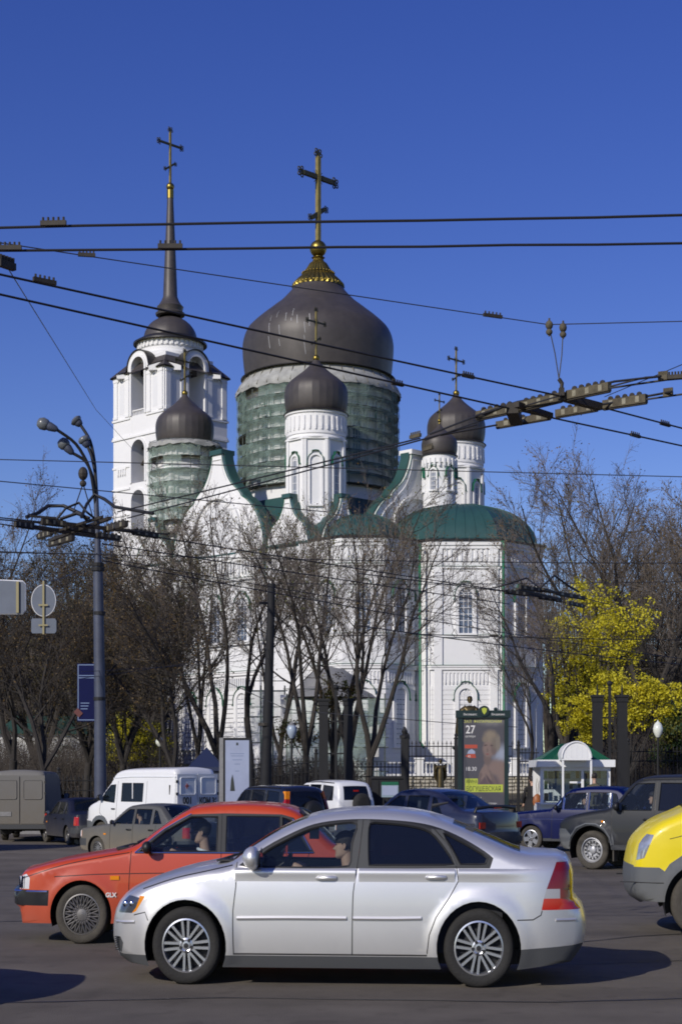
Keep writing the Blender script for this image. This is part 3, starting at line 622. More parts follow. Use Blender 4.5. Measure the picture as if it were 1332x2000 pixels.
for q in range(4):
    X = RZ(q*pi/2)
    for sg in (-1, 1):
        for dx in (2.05, 4.3):
            m = MB(); m.X = X; xx = sg*dx; m.box(xx-.34, xx+.34, -th-.13, -th+.02, tiers[4]+.3, tiers[5]-.5); m.box(xx-.40, xx+.40, -th-.18, -th+.02, tiers[5]-.5, tiers[5]-.15); m.box(xx-.40, xx+.40, -th-.18, -th+.02, tiers[4], tiers[4]+.3); m.build('tower_pilaster', M['white2'], tow)
        m = MB(); m.X = X; m.box(sg*3.15-.42, sg*3.15+.42, -th-.012, -th+.01, tiers[4]+.5, tiers[5]-.9); m.build('tower_panel', M['recess'], tow)
        teeth(tow, X, sg*3.2-1.3, sg*3.2+1.3, tiers[5]-.42, tiers[5]-.1, 6, -th-.02, .1)
        teeth(tow, X, sg*3.2-.9, sg*3.2+.9, tz(932), tz(918)-.2, 4, -th-.02, .1)
    # curved pediment over the top arch and corner hips
    r_ = 2.02; n = 18; zc = tz(711)-1.225; pts = [(-th-.35, tiers[5]), (-2.6, tiers[5]+.1), (-2.2, tiers[5]+.35)]+[(-r_*cos(pi*i/n), zc+r_*sin(pi*i/n)) for i in range(1, n)]+[(2.2, tiers[5]+.35), (2.6, tiers[5]+.1), (th+.35, tiers[5])]
    m = MB(); m.X = X; vs = []
    for x, z in pts: vs += [(x, -th-.24, z), (x, -th-.24, z+.08), (x, -th+1.5, z+.08), (x, -th+1.5, z)]
    m.add(vs, [(4*i+a, 4*i+b, 4*i+4+b, 4*i+4+a) for i in range(len(pts)-1) for a, b in ((0, 1), (1, 2), (3, 0))]); m.build('tower_cornice', M['domeedge'], tow)
    m = MB(); m.X = X; m.box(-th-.02, -1.98, -th-.02, -th+.5, tiers[5]-.01, tiers[5]+.02); m.build('tower_pediment', M['white'], tow)
    b_ = MB(); b_.X = X
    for i in range(9): b_.cyl((-1.1+i*.275, -th+.25, tz(822)), (-1.1+i*.275, -th+.25, tz(813)), .07, .05, 6)
    b_.box(-1.22, 1.22, -th+.1, -th+.4, tz(813), tz(811)); b_.build('tower_balustrade', M['white2'], tow, kind='stuff')
m = MB(); e = th+.3; m.add([(-e, -e, tiers[5]+.15), (e, -e, tiers[5]+.15), (e, e, tiers[5]+.15), (-e, e, tiers[5]+.15), (-3.2, -3.2, tz(705)), (3.2, -3.2, tz(705)), (3.2, 3.2, tz(705)), (-3.2, 3.2, tz(705))], [(0, 1, 5, 4), (1, 2, 6, 5), (2, 3, 7, 6), (3, 0, 4, 7), (4, 5, 6, 7)]); m.build('tower_roof', M['dome'], tow)
for q in range(4):   # blind corner kokoshniks
    X = RZ(q*pi/2+pi/4); m = MB(); m.X = X; m.prism([(-1.9, tiers[5]-.3), (1.9, tiers[5]-.3), (1.9, tiers[5]+.25), (0, tiers[5]+.75), (-1.9, tiers[5]+.25)], -th*1.28, -th*.95); m.build('corner_pediment', M['white'], tow)
    m = MB(); m.X = X; m.add([(-2.1, -th*1.3, tiers[5]+.2), (0, -th*1.3, tiers[5]+.9), (0, -2.5, tiers[5]+1.7), (-2.1, -2.5, tiers[5]+.8), (2.1, -th*1.3, tiers[5]+.2), (2.1, -2.5, tiers[5]+.8)], [(0, 1, 2, 3), (1, 4, 5, 2)]); m.build('corner_hip', M['dome'], tow)
rd = 64*TY/F
m = MB(); m.lathe([(rd, tz(720)), (rd, tz(700)), (rd*.94, tz(698)), (rd*.94, tz(690)), (rd*.97, tz(688)), (rd*.97, tz(673)), (rd*1.03, tz(671)), (rd*.8, tz(670))], 48); m.build('tower_drum', M['white'], tow, smooth=30)
t = MB()
for i in range(40): t.X = RZ(2*pi*i/40); t.box(rd*.96, rd*.97+.14, -.13, .13, tz(687), tz(675))
t.build('tower_drum_teeth', M['white2'], tow, kind='stuff')
m = MB(); m.lathe([(rd*.9, tz(671)), (rd*1.12, tz(676)), (rd*1.12, tz(673)), (rd*.9, tz(665)), (rd*.8, tz(662))], 48); m.build('drum_brim', M['domeedge'], tow, smooth=30)
r0 = 52*TY/F
m = MB(); m.lathe([(r0*cos(a), tz(666)+(tz(619)-tz(666))*sin(a)) for a in [pi/2*i/9 for i in range(9)]], 64, ridge=.008, every=4); m.build('tower_dome', M['dome'], tow, smooth=38)
s = TY/F
m = MB(); m.lathe([(20*s, tz(618)), (28*s, tz(617)), (29*s, tz(613)), (24*s, tz(609)), (25*s, tz(603)), (26*s, tz(600)), (22*s, tz(596)), (17*s, tz(588)), (14*s, tz(580)), (12.5*s, tz(540)), (9.5*s, tz(470)), (6.5*s, tz(400)), (6.2*s, tz(388))], 24); m.build('spire', M['dome'], tow, smooth=35)
m = MB(); m.lathe([(6.6*s, tz(388)), (6.8*s, tz(372)), (4*s, tz(370))], 20); m.build('spire_collar', M['gold'], tow, smooth=35)
cross(tow, (0, 0), tz(365), (365-258)*s, 1.1, rz=pi/4-.2, ornate=False, ball_r=8*s)
bell = empty('church_bell', (TX, TY, 0), -pi/4, 'dark bell hanging in the lower arch of the bell tower', 'bell')
m = MB(); m.lathe([(.1, 2.0), (.45, 1.8), (.55, 1.2), (.75, .5), (1.0, .1), (1.05, 0), (.9, 0)], 20, (0, -3.2, tz(915))); m.build('bell_body', M['bronze'], bell, smooth=50)
m = MB(); m.cyl((0, -3.2, tz(915)+2), (0, -3.2, tz(878)), .08); m.box(-2.4, 2.4, -3.3, -3.1, tz(882), tz(879)); m.build('bell_beam', M['fitd'], bell)
# bell tower nave connecting to the cathedral (behind the trees)
m = MB(); nave = empty('west_nave', (CX, CY, 0), -pi/4, 'low white nave between the cathedral and its bell tower, behind the bare trees', 'nave')
m.box(-26, -HS+.1, -6, 6, 0, 15); m.build('nave_wall', M['white'], nave)
m = MB(); m.prism([(-6.5, 15), (6.5, 15), (4.5, 17.5), (0, 18.8), (-4.5, 17.5)], -26, -HS); m2 = MB(); m2.X = RZ(-pi/2); m2.add(m.v, m.f); 
m2.v = [(y, x, z) for x, y, z in m.v]; m2.f = [f[::-1] for f in m.f]; m2.build('nave_roof', M['green'], nave)
for x in (-23, -19.5): window(nave, T(x, -6, 0), 1.6, 5, 6, .35, rows=5)

# ================================================================ scaffolding
def netmat(name, c, op):
    m = bpy.data.materials.new(name); m.use_nodes = True; N = m.node_tree.nodes; L = m.node_tree.links; b = N['Principled BSDF']; b.inputs['Roughness'].default_value = 1; b.inputs['Specular IOR Level'].default_value = 0
    tc = N.new('ShaderNodeTexCoord'); n = N.new('ShaderNodeTexNoise'); n.inputs['Scale'].default_value = .55; n.inputs['Detail'].default_value = 7; n.inputs['Roughness'].default_value = .7; L.new(tc.outputs['Object'], n.inputs[0])
    r = N.new('ShaderNodeMapRange'); r.inputs[1].default_value = .35; r.inputs[2].default_value = .65; r.inputs[3].default_value = op-.13; r.inputs[4].default_value = op+.13; L.new(n.outputs[0], r.inputs[0]); L.new(r.outputs[0], b.inputs['Alpha'])
    n2 = N.new('ShaderNodeTexNoise'); n2.inputs['Scale'].default_value = 1.6; n2.inputs['Detail'].default_value = 5; L.new(tc.outputs['Object'], n2.inputs[0]); rr = N.new('ShaderNodeValToRGB'); rr.color_ramp.elements[0].position = .35; rr.color_ramp.elements[1].position = .68
    rr.color_ramp.elements[0].color = (*[q*.8 for q in c], 1); rr.color_ramp.elements[1].color = (*[min(1, q*1.3) for q in c], 1); L.new(n2.outputs[0], rr.inputs[0]); L.new(rr.outputs[0], b.inputs['Base Color']); return m
M['net'] = netmat('green_netting', (.25, .345, .305), .34)
M['net2'] = netmat('pale_green_netting', (.36, .46, .40), .36)
def scaffold_round(name, label, c, r, z0, z1, levels, ncol, net, rt=.055, loose=.12):
    e = empty(name, c, 0, label, 'scaffolding', 'scaffolding round the church')
    for i in range(ncol):
        a = 2*pi*(i+.5)/ncol
        m = MB(); x, y = (r-.12)*cos(a), (r-.12)*sin(a); m.cyl((x, y, z0-R.uniform(0, .6)), (x, y, z1+R.uniform(-.2, .7)), rt, n=5); x2, y2 = (r-1.1)*cos(a), (r-1.1)*sin(a); m.build('standard_tube', M['tube'], e)
    dz = (z1-z0)/levels
    for k in range(levels+1):
        z = z0+dz*k; m = MB(); m.tube([((r-.06)*cos(2*pi*i/48), (r-.06)*sin(2*pi*i/48), z+.02*sin(i*2.1)) for i in range(48)], rt, 4, closed=True)
        m.tube([((r-.06)*cos(2*pi*i/48), (r-.06)*sin(2*pi*i/48), z+1.0 if z+1.0 < z1 else z+.4) for i in range(48)], rt*.8, 4, closed=True); m.build('ledger_tube', M['tube'], e)
        if k < levels:
            m = MB(); m.lathe([(r-.15, z-.04), (r-.15, z+.04), (r-1.0, z+.04), (r-1.0, z-.04), (r-.15, z-.04)], 48); m.build('deck', M['deck'], e)
    for i in range(ncol):
        if R.random() < .8:
            k = R.randrange(levels); a0, a1 = 2*pi*i/ncol, 2*pi*(i+1)/ncol; m = MB(); m.cyl(((r-.05)*cos(a0), (r-.05)*sin(a0), z0+k*dz), ((r-.05)*cos(a1), (r-.05)*sin(a1), z0+(k+1)*dz), rt*.8, n=4); m.build('brace_tube', M['tube'], e)
    for k in range(levels):
        for i in range(ncol):
            if R.random() < .07: continue
            m = MB(); nn, mm = 6, 4; vs = []; ph = R.uniform(0, 6); op = R.uniform(.02, loose)
            for b in range(mm+1):
                for a in range(nn+1):
                    t = a/nn; ang = 2*pi*(i+t)/ncol; bul = sin(pi*t)*op+R.uniform(-.012, .012); zz = z0+dz*(k+b/mm)+(R.uniform(-.12, .12) if b in (0, mm) else 0)
                    rr = r+.02+bul+.05*sin(ph+b*1.3+a); vs.append((rr*cos(ang), rr*sin(ang), zz))
            m.add(vs, [(b*(nn+1)+a, b*(nn+1)+a+1, (b+1)*(nn+1)+a+1, (b+1)*(nn+1)+a) for b in range(mm) for a in range(nn)]); m.build('netting_panel', net, e)
    return e
main_sc = scaffold_round('scaffolding', 'green netted scaffolding wrapped round the drum below the huge dome', (CX, CY, DZ), 8.85, 31.2, 41.8, 9, 24, M['net'])
SKIRT.build('plastic_sheeting', M['sheet'], main_sc, smooth=40)
for i in range(40):
    a = 2*pi*i/40; m = MB(); m.cyl((8.0*cos(a), 8.0*sin(a), 43.85), (9.12*cos(a), 9.12*sin(a), 41.9), .04, n=4); m.build('batten', M['deck'], main_sc)
lc = Vector((CX, CY, 0))+RZ(-pi/4) @ Vector((-LR, -LR, 0))
ls = scaffold_round('scaffolding', 'pale green netted scaffolding round the left corner drum beside the bell tower', (lc.x, lc.y, DZ), 3.95, 26.6, 36.3, 7, 12, M['net2'], .045)
m = MB(); vs = []; n = 60
for j, (r, z) in enumerate(((2.9, 36.85), (3.5, 36.75), (4.05, 36.4), (4.15, 36.05))):
    for i in range(n): rr = r+R.uniform(-.05, .05)*j; vs.append((rr*cos(2*pi*i/n), rr*sin(2*pi*i/n), z+R.uniform(-.12, .12)*j*.6))
m.add(vs, [(j*n+i, j*n+(i+1) % n, (j+1)*n+(i+1) % n, (j+1)*n+i) for j in range(3) for i in range(n)]); m.build('plastic_sheeting', M['sheet'], ls, smooth=40)
# porch scaffold at the foot
def scaffold_box(name, label, px0, px1, D, z0, z1, depth, bays, levels, net):
    x0, x1 = (px0-666)*D/F, (px1-666)*D/F; e = empty(name, ((x0+x1)/2, D, 0), 0, label, 'scaffolding', 'scaffolding round the church'); w = (x1-x0)/2; dz = (z1-z0)/levels
    for i in range(bays+1):
        x = -w+2*w*i/bays; m = MB(); m.cyl((x, 0, z0), (x, 0, z1+.5), .05, n=5); m.cyl((x, 1.2, z0), (x, 1.2, z1+.5), .05, n=5); m.build('standard_tube', M['tube'], e)
    for k in range(levels+1):
        z = z0+k*dz; m = MB(); m.cyl((-w-.3, -.03, z), (w+.3, -.03, z), .05, n=5); m.cyl((-w-.3, -.03, z+.9), (w+.3, -.03, z+.9), .04, n=5); m.build('ledger_tube', M['tube'], e)
        if 0 < k: m = MB(); m.box(-w, w, .05, 1.15, z-.03, z+.03); m.build('deck', M['deck'], e)
        if k == levels: break
        for i in range(bays):
            if R.random() < .12: continue
            xa, xb = -w+2*w*i/bays, -w+2*w*(i+1)/bays; m = MB(); vs = []; nn, mm = 5, 4
            for b in range(mm+1):
                for a in range(nn+1): vs.append((xa+(xb-xa)*a/nn, -.12-.1*sin(pi*a/nn)+R.uniform(-.03, .03), z+dz*b/mm+(R.uniform(-.1, .1) if b in (0, mm) else 0)))
            m.add(vs, [(b*(nn+1)+a, b*(nn+1)+a+1, (b+1)*(nn+1)+a+1, (b+1)*(nn+1)+a) for b in range(mm) for a in range(nn)]); m.build('netting_panel', net, e)
    return e
scaffold_box('scaffolding', 'green netted scaffolding at the foot of the cathedral behind the gate pillars', 560, 752, 146, 0, 8.6, 2, 6, 4, M['net2'])
scaffold_box('scaffolding', 'green netted scaffolding on the wall behind the black tapered pole', 486, 556, 151, 0, 9.6, 2, 3, 4, M['net'])
pr = empty('porch_roof', (P(645, 0, 149).x, 149, 0), 0, 'grey rounded porch roof above the netted scaffolding at the cathedral foot', 'porch')
m = MB(); m.lathe([(4.3, 8.8), (3.8, 9.2), (2.6, 9.8), (2.2, 10.8), (1.3, 11.4), (.1, 11.7)], 24); m.build('porch_roof_sheet', M['grey'], pr, smooth=40)
for sx in (-4, 4): m = MB(); m.box(sx-.5, sx+.5, -.5, .5, 0, 9.1); m.build('porch_pillar', M['white'], pr)
# low white outbuilding with a green arch, seen between the trees on the left
ob = empty('parish_house', (P(120, 0, 150).x, 150, 0), .2, 'low white parish house with arched windows glimpsed between left trees', 'building')
m = MB(); m.box(-5.5, 6.5, 0, 7, -.5, 5.6); m.build('wall', M['white'], ob)
m = MB(); m.prism([(-6, 5.6), (7, 5.6), (5, 7.2), (-4, 7.2)], -.4, 7.4); m.build('roof', M['green'], ob)
for x in (-4, -1.8, .5, 2.8, 5): window(ob, T(x, 0, 0), 1.0, 2.6, 1.4, .22, x == .5, 4)
# ================================================================ trees
def grow(seed, H, fork=.16, stems=3, spread=.30, limbs=9, branches=8, twigs=7, wob=.10, up=.35, thick=1.0, tw=.0085, leafn=0, leafs=.06, crown_lo=.3):
    """bare tree: returns (trunk+limbs MB, twig MB, leaf MB)"""
    r = random.Random(seed); tr, cr, lf = MB(), MB(), MB(); ends = []
    def path(p, d, L, n, wv, upb):
        pts = [p.copy()]; d = d.normalized()
        for i in range(n):
            d = (d+Vector((r.gauss(0, wv), r.gauss(0, wv), r.gauss(0, wv)*.6+upb/n))).normalized(); p = p+d*(L/n); pts.append(p.copy())
        return pts, d
    def side(d, ang):
        a, b = frame_of(d); t = r.uniform(0, 2*pi); return (d*cos(ang)+(a*cos(t)+b*sin(t))*sin(ang)).normalized()
    R0 = H*.0125*thick
    base, d0 = path(Vector((0, 0, -.3)), Vector((r.gauss(0, .05), r.gauss(0, .05), 1)), H*fork+.3, 4, .05, 0)
    tr.tube(base, [R0*1.35, R0*1.1, R0, R0*.97, R0*.95], 8)
    for s in range(stems):
        az = 2*pi*(s+r.uniform(-.3, .3))/stems; sp = spread*r.uniform(.6, 1.25); d = Vector((cos(az)*sp, sin(az)*sp, 1)).normalized()
        L = H*(1-fork)*r.uniform(.82, 1.0); n = 9; pts, _ = path(base[-1], d, L, n, wob*.8, up*.5); rs = [R0*.78*(1-.86*(i/n)**.9) for i in range(n+1)]
        tr.tube(pts, rs, 6)
        for q in range(limbs):
            t = crown_lo+(1-crown_lo)*(q+r.random())/limbs*.97; i = min(n-1, int(t*n)); f = t*n-i; p = pts[i].lerp(pts[i+1], f); dd = (pts[i+1]-pts[i]).normalized()
            L2 = H*.30*(1.15-t*.75)*r.uniform(.7, 1.25); n2 = 6; r2 = max(.02, rs[i]*.45); pl, _ = path(p, side(dd, r.uniform(.45, .95)), L2, n2, wob*1.3, up*1.2); rr = [r2*(1-.8*k/n2) for k in range(n2+1)]
            tr.tube(pl, rr, 4, caps=False)
            for b in range(branches):
                t2 = .2+.8*(b+r.random())/branches*.98; i2 = min(n2-1, int(t2*n2)); p2 = pl[i2].lerp(pl[i2+1], t2*n2-i2); d2 = (pl[i2+1]-pl[i2]).normalized()
                L3 = L2*.42*r.uniform(.6, 1.3); pb, _ = path(p2, side(d2, r.uniform(.35, .9)), L3, 4, wob*1.7, up*.9); cr.tube(pb, [max(tw, r2*.3*(1-.7*k/4)) for k in range(5)], 3, caps=False)
                for w in range(twigs):
                    t3 = .15+.85*(w+r.random())/twigs*.98; i3 = min(3, int(t3*4)); p3 = pb[i3].lerp(pb[i3+1], t3*4-i3); d3 = (pb[i3+1]-pb[i3]).normalized(); L4 = L3*.40*r.uniform(.5, 1.4)
                    pt, _ = path(p3, side(d3, r.uniform(.3, .9)), L4, 2, wob*2, up*.5); cr.tube(pt, [tw, tw*.8, tw*.5], 3, caps=False); ends.append(pt[-1])
    for q in range(leafn):
        p = r.choice(ends)+Vector((r.gauss(0, .12), r.gauss(0, .12), r.gauss(0, .12))); leaf(lf, p, leafs*r.uniform(.6, 1.4), r)
    return tr, cr, lf
def leaf(m, p, s, r):
    a = Vector((r.gauss(0, 1), r.gauss(0, 1), r.gauss(0, .6))).normalized(); b = a.cross(Vector((r.gauss(0, 1), r.gauss(0, 1), r.gauss(0, 1)))).normalized()
    m.add([p-a*s, p-b*s*.7+a*s*.1, p+a*s, p+b*s*.7+a*s*.1], [(0, 1, 2, 3)])
TREE = {}
def treekind(key, bark, twig, leafm, **kw):
    tr, cr, lf = grow(**kw); TREE[key] = (tr.mesh('trunk', M[bark], 50), cr.mesh('crown', M[twig]), lf.mesh('leaves', M[leafm]) if lf.v else None, kw['H'])
treekind('a', 'bark', 'twig', 'bleaf', seed=1, H=14, stems=3, spread=.28, limbs=11, branches=9, twigs=9, thick=1.0, leafn=900, leafs=.045)
treekind('b', 'bark', 'twig', 'gleaf', seed=2, H=14, stems=3, spread=.30, limbs=10, branches=9, twigs=9, thick=1.0, leafn=1100, leafs=.045)
treekind('c', 'bark2', 'twig2', 'bleaf', seed=3, H=14, stems=3, spread=.38, limbs=13, branches=10, twigs=11, leafn=5000, leafs=.05, wob=.16, crown_lo=.12)
treekind('d', 'bark', 'twig', 'bleaf', seed=4, H=18, stems=4, spread=.36, limbs=12, branches=11, twigs=12, leafn=3500, leafs=.05, fork=.22, crown_lo=.2, wob=.12)
treekind('e', 'bark2', 'twig', 'bleaf', seed=5, H=16, stems=2, spread=.18, limbs=15, branches=9, twigs=9, leafn=900, leafs=.045, fork=.3)
treekind('f', 'bark2', 'twig2', 'gbleaf', seed=6, H=15, stems=4, spread=.36, limbs=13, branches=10, twigs=11, leafn=9000, leafs=.055, crown_lo=.06, wob=.14)
def tree(kind, px, D, ytop, label, wid=1.0, rz=None, lean=0):
    g = G(px, D) if D < 71 else Vector(((px-666)*D/F, D, .16)); H = (CH+(HOR-ytop)*D/F-g.z)*(1.10 if 350 < px < 900 else 1.05); s = H/TREE[kind][3]
    e = empty('bare_tree', g, R.uniform(0, 6.28) if rz is None else rz, label, 'tree', 'bare trees in the park round the cathedral', scale=(s*wid, s*wid, s))
    e.rotation_euler.y = lean
    inst('trunk', TREE[kind][0], e); inst('crown', TREE[kind][1], e)
    if TREE[kind][2]: inst('leaves', TREE[kind][2], e)
    return e
for a in [
    ('c', 22, 79, 985, 'dark bare tree at the left edge behind the shaded grey van', 1.0),
    ('c', 104, 75, 1080, 'dark forked tree behind the round sign back, left of the blue banner', .95),
    ('f', 168, 92, 1075, 'dark leafy tree directly behind the navy banner and grey lamp pole', 1.1),
    ('f', 236, 88, 1085, 'dark tree still holding olive leaves, right of the grey lamp pole', 1.0),
    ('c', 330, 77, 1095, 'dark curving tree over the white ambulance van', 1.0),
    ('f', 292, 104, 1050, 'dense dark tree rising behind the ambulance, below the wrapped corner drum', 1.05),
    ('a', 430, 84, 985, 'bare multi-stemmed tree in front of the left white gable', .95),
    ('e', 498, 90, 1040, 'slender bare tree beside the black tapered pole', .9),
    ('b', 590, 86, 1005, 'bare tree between the black pole and the left gate pillars', .9),
    ('b', 648, 98, 1010, 'bare tree behind the left gate pillars, under the front dome', .95),
    ('a', 716, 79, 1015, 'bare tree with leaning limbs right of the left gate pillars', 1.0),
    ('a', 548, 108, 1060, 'thin bare tree in the second row in front of the porch scaffolding', .8),
    ('b', 380, 112, 1045, 'bare tree in the second row left of the white gable wall', .8),
    ('b', 688, 92, 1015, 'bare tree between the gate pillars and the leaning tree', .9),
    ('e', 1072, 86, 1120, 'bare Y-shaped tree beside the right apse wall', 1.1),
    ('d', 1256, 100, 905, 'tall bare tree over the yellow maple, second from the right edge', .95),
    ('d', 1345, 108, 880, 'tallest bare tree at the right edge', 1.0),
    ('d', 1172, 118, 960, 'tall bare tree left of the tallest, above the kiosk', .9),
    ('a', 1100, 135, 1030, 'distant bare tree touching the right end of the apse roof', 1.1),
    ('b', 1222, 150, 985, 'distant bare tree behind the tall pair on the right', 1.2),
    ('f', 1305, 130, 1060, 'dark distant tree low behind the right gate pillars', 1.2),
    ('d', -20, 128, 955, 'tall pale bare tree far back at the left edge', .9),
    ('a', 90, 132, 1040, 'distant bare tree left of the lamp pole, above the round sign', 1.2),
    ('b', 180, 125, 1055, 'distant bare tree behind the grey lamp pole', 1.2),
    ('f', 60, 140, 1120, 'dark distant tree low behind the sign backs', 1.4),
    ('f', 235, 145, 1100, 'dark distant tree low left of the bell tower foot', 1.3),
]: tree(*a)
tree('e', 1030, 96, 1240, 'small bare tree against the shaded right face of the apse', .9)
# yellow maple built from clumps
def leafy(name, label, cat, px, D, clumps, mats, n, s, stemn=3, group=None, seed=11, H=7, barkm='bark2'):
    r = random.Random(seed); g = Vector(((px-666)*D/F, D, .16)); e = empty(name, g, 0, label, cat, group)
    cs = [(P(a, b, D+dy)-g, rad*D/F) for a, b, dy, rad in clumps]
    t = MB(); t.tube([(0, 0, -.2), (.1, 0, H*.12), (-.05, .1, H*.25)], [H*.028, H*.024, H*.02], 7)
    for i, (c, rr) in enumerate(cs):
        f = Vector((-.05, .1, H*.25)); mid = f.lerp(c, .5)+Vector((r.gauss(0, .3), r.gauss(0, .3), r.gauss(.3, .3))); t.tube([f, f.lerp(mid, .5)+Vector((r.gauss(0, .1), r.gauss(0, .1), .1)), mid, c], [H*.014, H*.009, H*.006, .02], 5, caps=False)
        for q in range(5): t.tube([mid.lerp(c, r.random()), c+Vector((r.gauss(0, rr*.5), r.gauss(0, rr*.5), r.gauss(0, rr*.5)))], [.025, .012], 3, caps=False)
    t.build('trunk', M[barkm], e, smooth=50)
    tot = sum(rr**2 for c, rr in cs)
    for k, mt in enumerate(mats):
        m = MB()
        for c, rr in cs:
            nn = int(n/len(mats)*rr*rr/tot)
            sub = [c+Vector((r.gauss(0, rr*.68), r.gauss(0, rr*.7), r.gauss(0, rr*.6))) for _ in range(16)]
            for q in range(nn): b = r.choice(sub); leaf(m, b+Vector((r.gauss(0, rr*.27), r.gauss(0, rr*.27), r.gauss(0, rr*.2))), s*r.uniform(.6, 1.5), r)
        m.build('crown' if k == 0 else 'leaves', M[mt], e)
    return e
up_ = [(1140, 1160, 0, 26), (1165, 1180, 1, 28), (1100, 1215, 0, 22), (1150, 1230, 0, 34), (1200, 1225, 0, 36), (1240, 1195, 1, 22), (1255, 1225, 0, 22), (1120, 1265, 0, 30), (1165, 1285, 0, 38), (1215, 1265, 0, 26), (1110, 1310, 0, 28), (1140, 1330, 0, 34), (1175, 1330, 0, 24), (1235, 1280, 0, 16), (1092, 1240, 0, 14), (1100, 1350, 0, 24)]
leafy('maple_tree', 'yellow maple in full autumn leaf rising behind the kiosk', 'tree', 1150, 92, up_, ['yleaf'], 12500, .06, seed=5, H=11, group='yellow maples by the kiosk')
lo_ = [(1125, 1410, 0, 22), (1150, 1400, 0, 24), (1185, 1375, 0, 28), (1165, 1435, 0, 22), (1230, 1345, 0, 22), (1262, 1345, 0, 28), (1295, 1350, 0, 24), (1250, 1385, 0, 26), (1285, 1390, 0, 20), (1325, 1355, 0, 14), (1200, 1340, 0, 22), (1240, 1405, 0, 16), (1130, 1380, 0, 22)]
leafy('maple_tree', 'low spreading yellow maple between the kiosk and the right gate pillars', 'tree', 1225, 84, lo_, ['yleaf'], 11500, .06, seed=8, H=6, group='yellow maples by the kiosk')
leafy('leafy_shrub', 'yellow-green shrub in the park between lamp pole and ambulance', 'shrub', 258, 100, [(240, 1450, 0, 26), (265, 1430, 0, 22), (235, 1410, 0, 20), (290, 1470, 0, 26), (250, 1475, 0, 26), (225, 1475, 0, 20), (300, 1425, 0, 14)], ['gleaf', 'yleaf'], 7000, .07, seed=9, H=4)
leafy('leafy_shrub', 'dark green climber-covered shrub at the right edge behind the globe lamp', 'shrub', 1318, 90, [(1320, 1400, 0, 26), (1310, 1440, 0, 22), (1335, 1450, 0, 30), (1315, 1475, 0, 22), (1330, 1375, 0, 18)], ['dgleaf', 'gleaf'], 9000, .075, seed=10, H=6)
leafy('leafy_shrub', 'small yellow shrub at the foot of the porch scaffolding behind the gate pillars', 'shrub', 640, 96, [(560, 1420, 0, 16), (590, 1440, 0, 20), (650, 1350, 0, 18), (640, 1375, 0, 20), (690, 1350, 0, 12)], ['gleaf', 'bleaf'], 3000, .065, seed=12, H=4)
# far dark wood closing the horizon on both sides
for px0, px1, D, yt, lab in ((-260, 250, 210, 1180, 'far brown wood behind the trees on the left'), (-300, 330, 172, 1230, 'nearer dark thicket behind the left trees'), (1080, 1650, 230, 1120, 'far brown wood behind the trees on the right')):
    r = random.Random(px1); m = MB(); x0, x1 = (px0-666)*D/F, (px1-666)*D/F
    for q in range(1300):
        x = r.uniform(x0, x1); y = D+r.uniform(-8, 14); h = (CH+(HOR-yt)*D/F)*r.uniform(.55, 1.05); p = Vector((x, y, 0)); m.cyl(p, p+Vector((r.gauss(0, .8), 0, h)), .16, .02, 3, caps=False)
        for w in range(9): a = p+Vector((0, 0, h*r.uniform(.15, .9))); m.cyl(a, a+Vector((r.gauss(0, 1.6), r.gauss(0, 1.2), r.uniform(.3, 2.2))), .05, .012, 3, caps=False)
    m.build('wood', M['twig2'], label=lab, cat='wood', kind='stuff')
for px0, px1, D0, D1, hh, nn, lab in ((-60, 335, 92, 124, 4.2, 2600, 'leafless undergrowth between the left trees'), (1195, 1420, 88, 120, 4.5, 1700, 'leafless undergrowth between the right trees'), (500, 700, 100, 130, 3.0, 700, 'thin undergrowth before the porch scaffolding')):
    r = random.Random(px0+9); m = MB()
    for q in range(nn):
        D = r.uniform(D0, D1); x = (r.uniform(px0, px1)-666)*D/F; h = hh*r.uniform(.35, 1.1); p = Vector((x, D, .1)); q1 = p+Vector((r.gauss(0, .3), 0, h*.5)); q2 = q1+Vector((r.gauss(0, .5), 0, h*.5)); m.tube([p, q1, q2], [.022, .014, .006], 3, caps=False)
        for w in range(6): a = q1+Vector((0, 0, r.uniform(-h*.3, h*.4))); m.cyl(a, a+Vector((r.gauss(0, .5), r.gauss(0, .3), r.uniform(.1, .7))), .009, .005, 3, caps=False)
        for w in range(4): leaf(m, q1+Vector((r.gauss(0, .5), r.gauss(0, .4), r.gauss(0, h*.35))), .05, r)
    m.build('undergrowth', M['twig2'], label=lab, cat='undergrowth', kind='stuff')
# fallen leaves on the verge
m = MB(); r = random.Random(4)
for q in range(2500):
    x, y = r.uniform(-26, 26), 71+abs(r.gauss(0, 9)); leaf(m, Vector((x, y, .2)), .06, r)
m.build('fallen_leaves', M['bleaf'], kind='stuff')

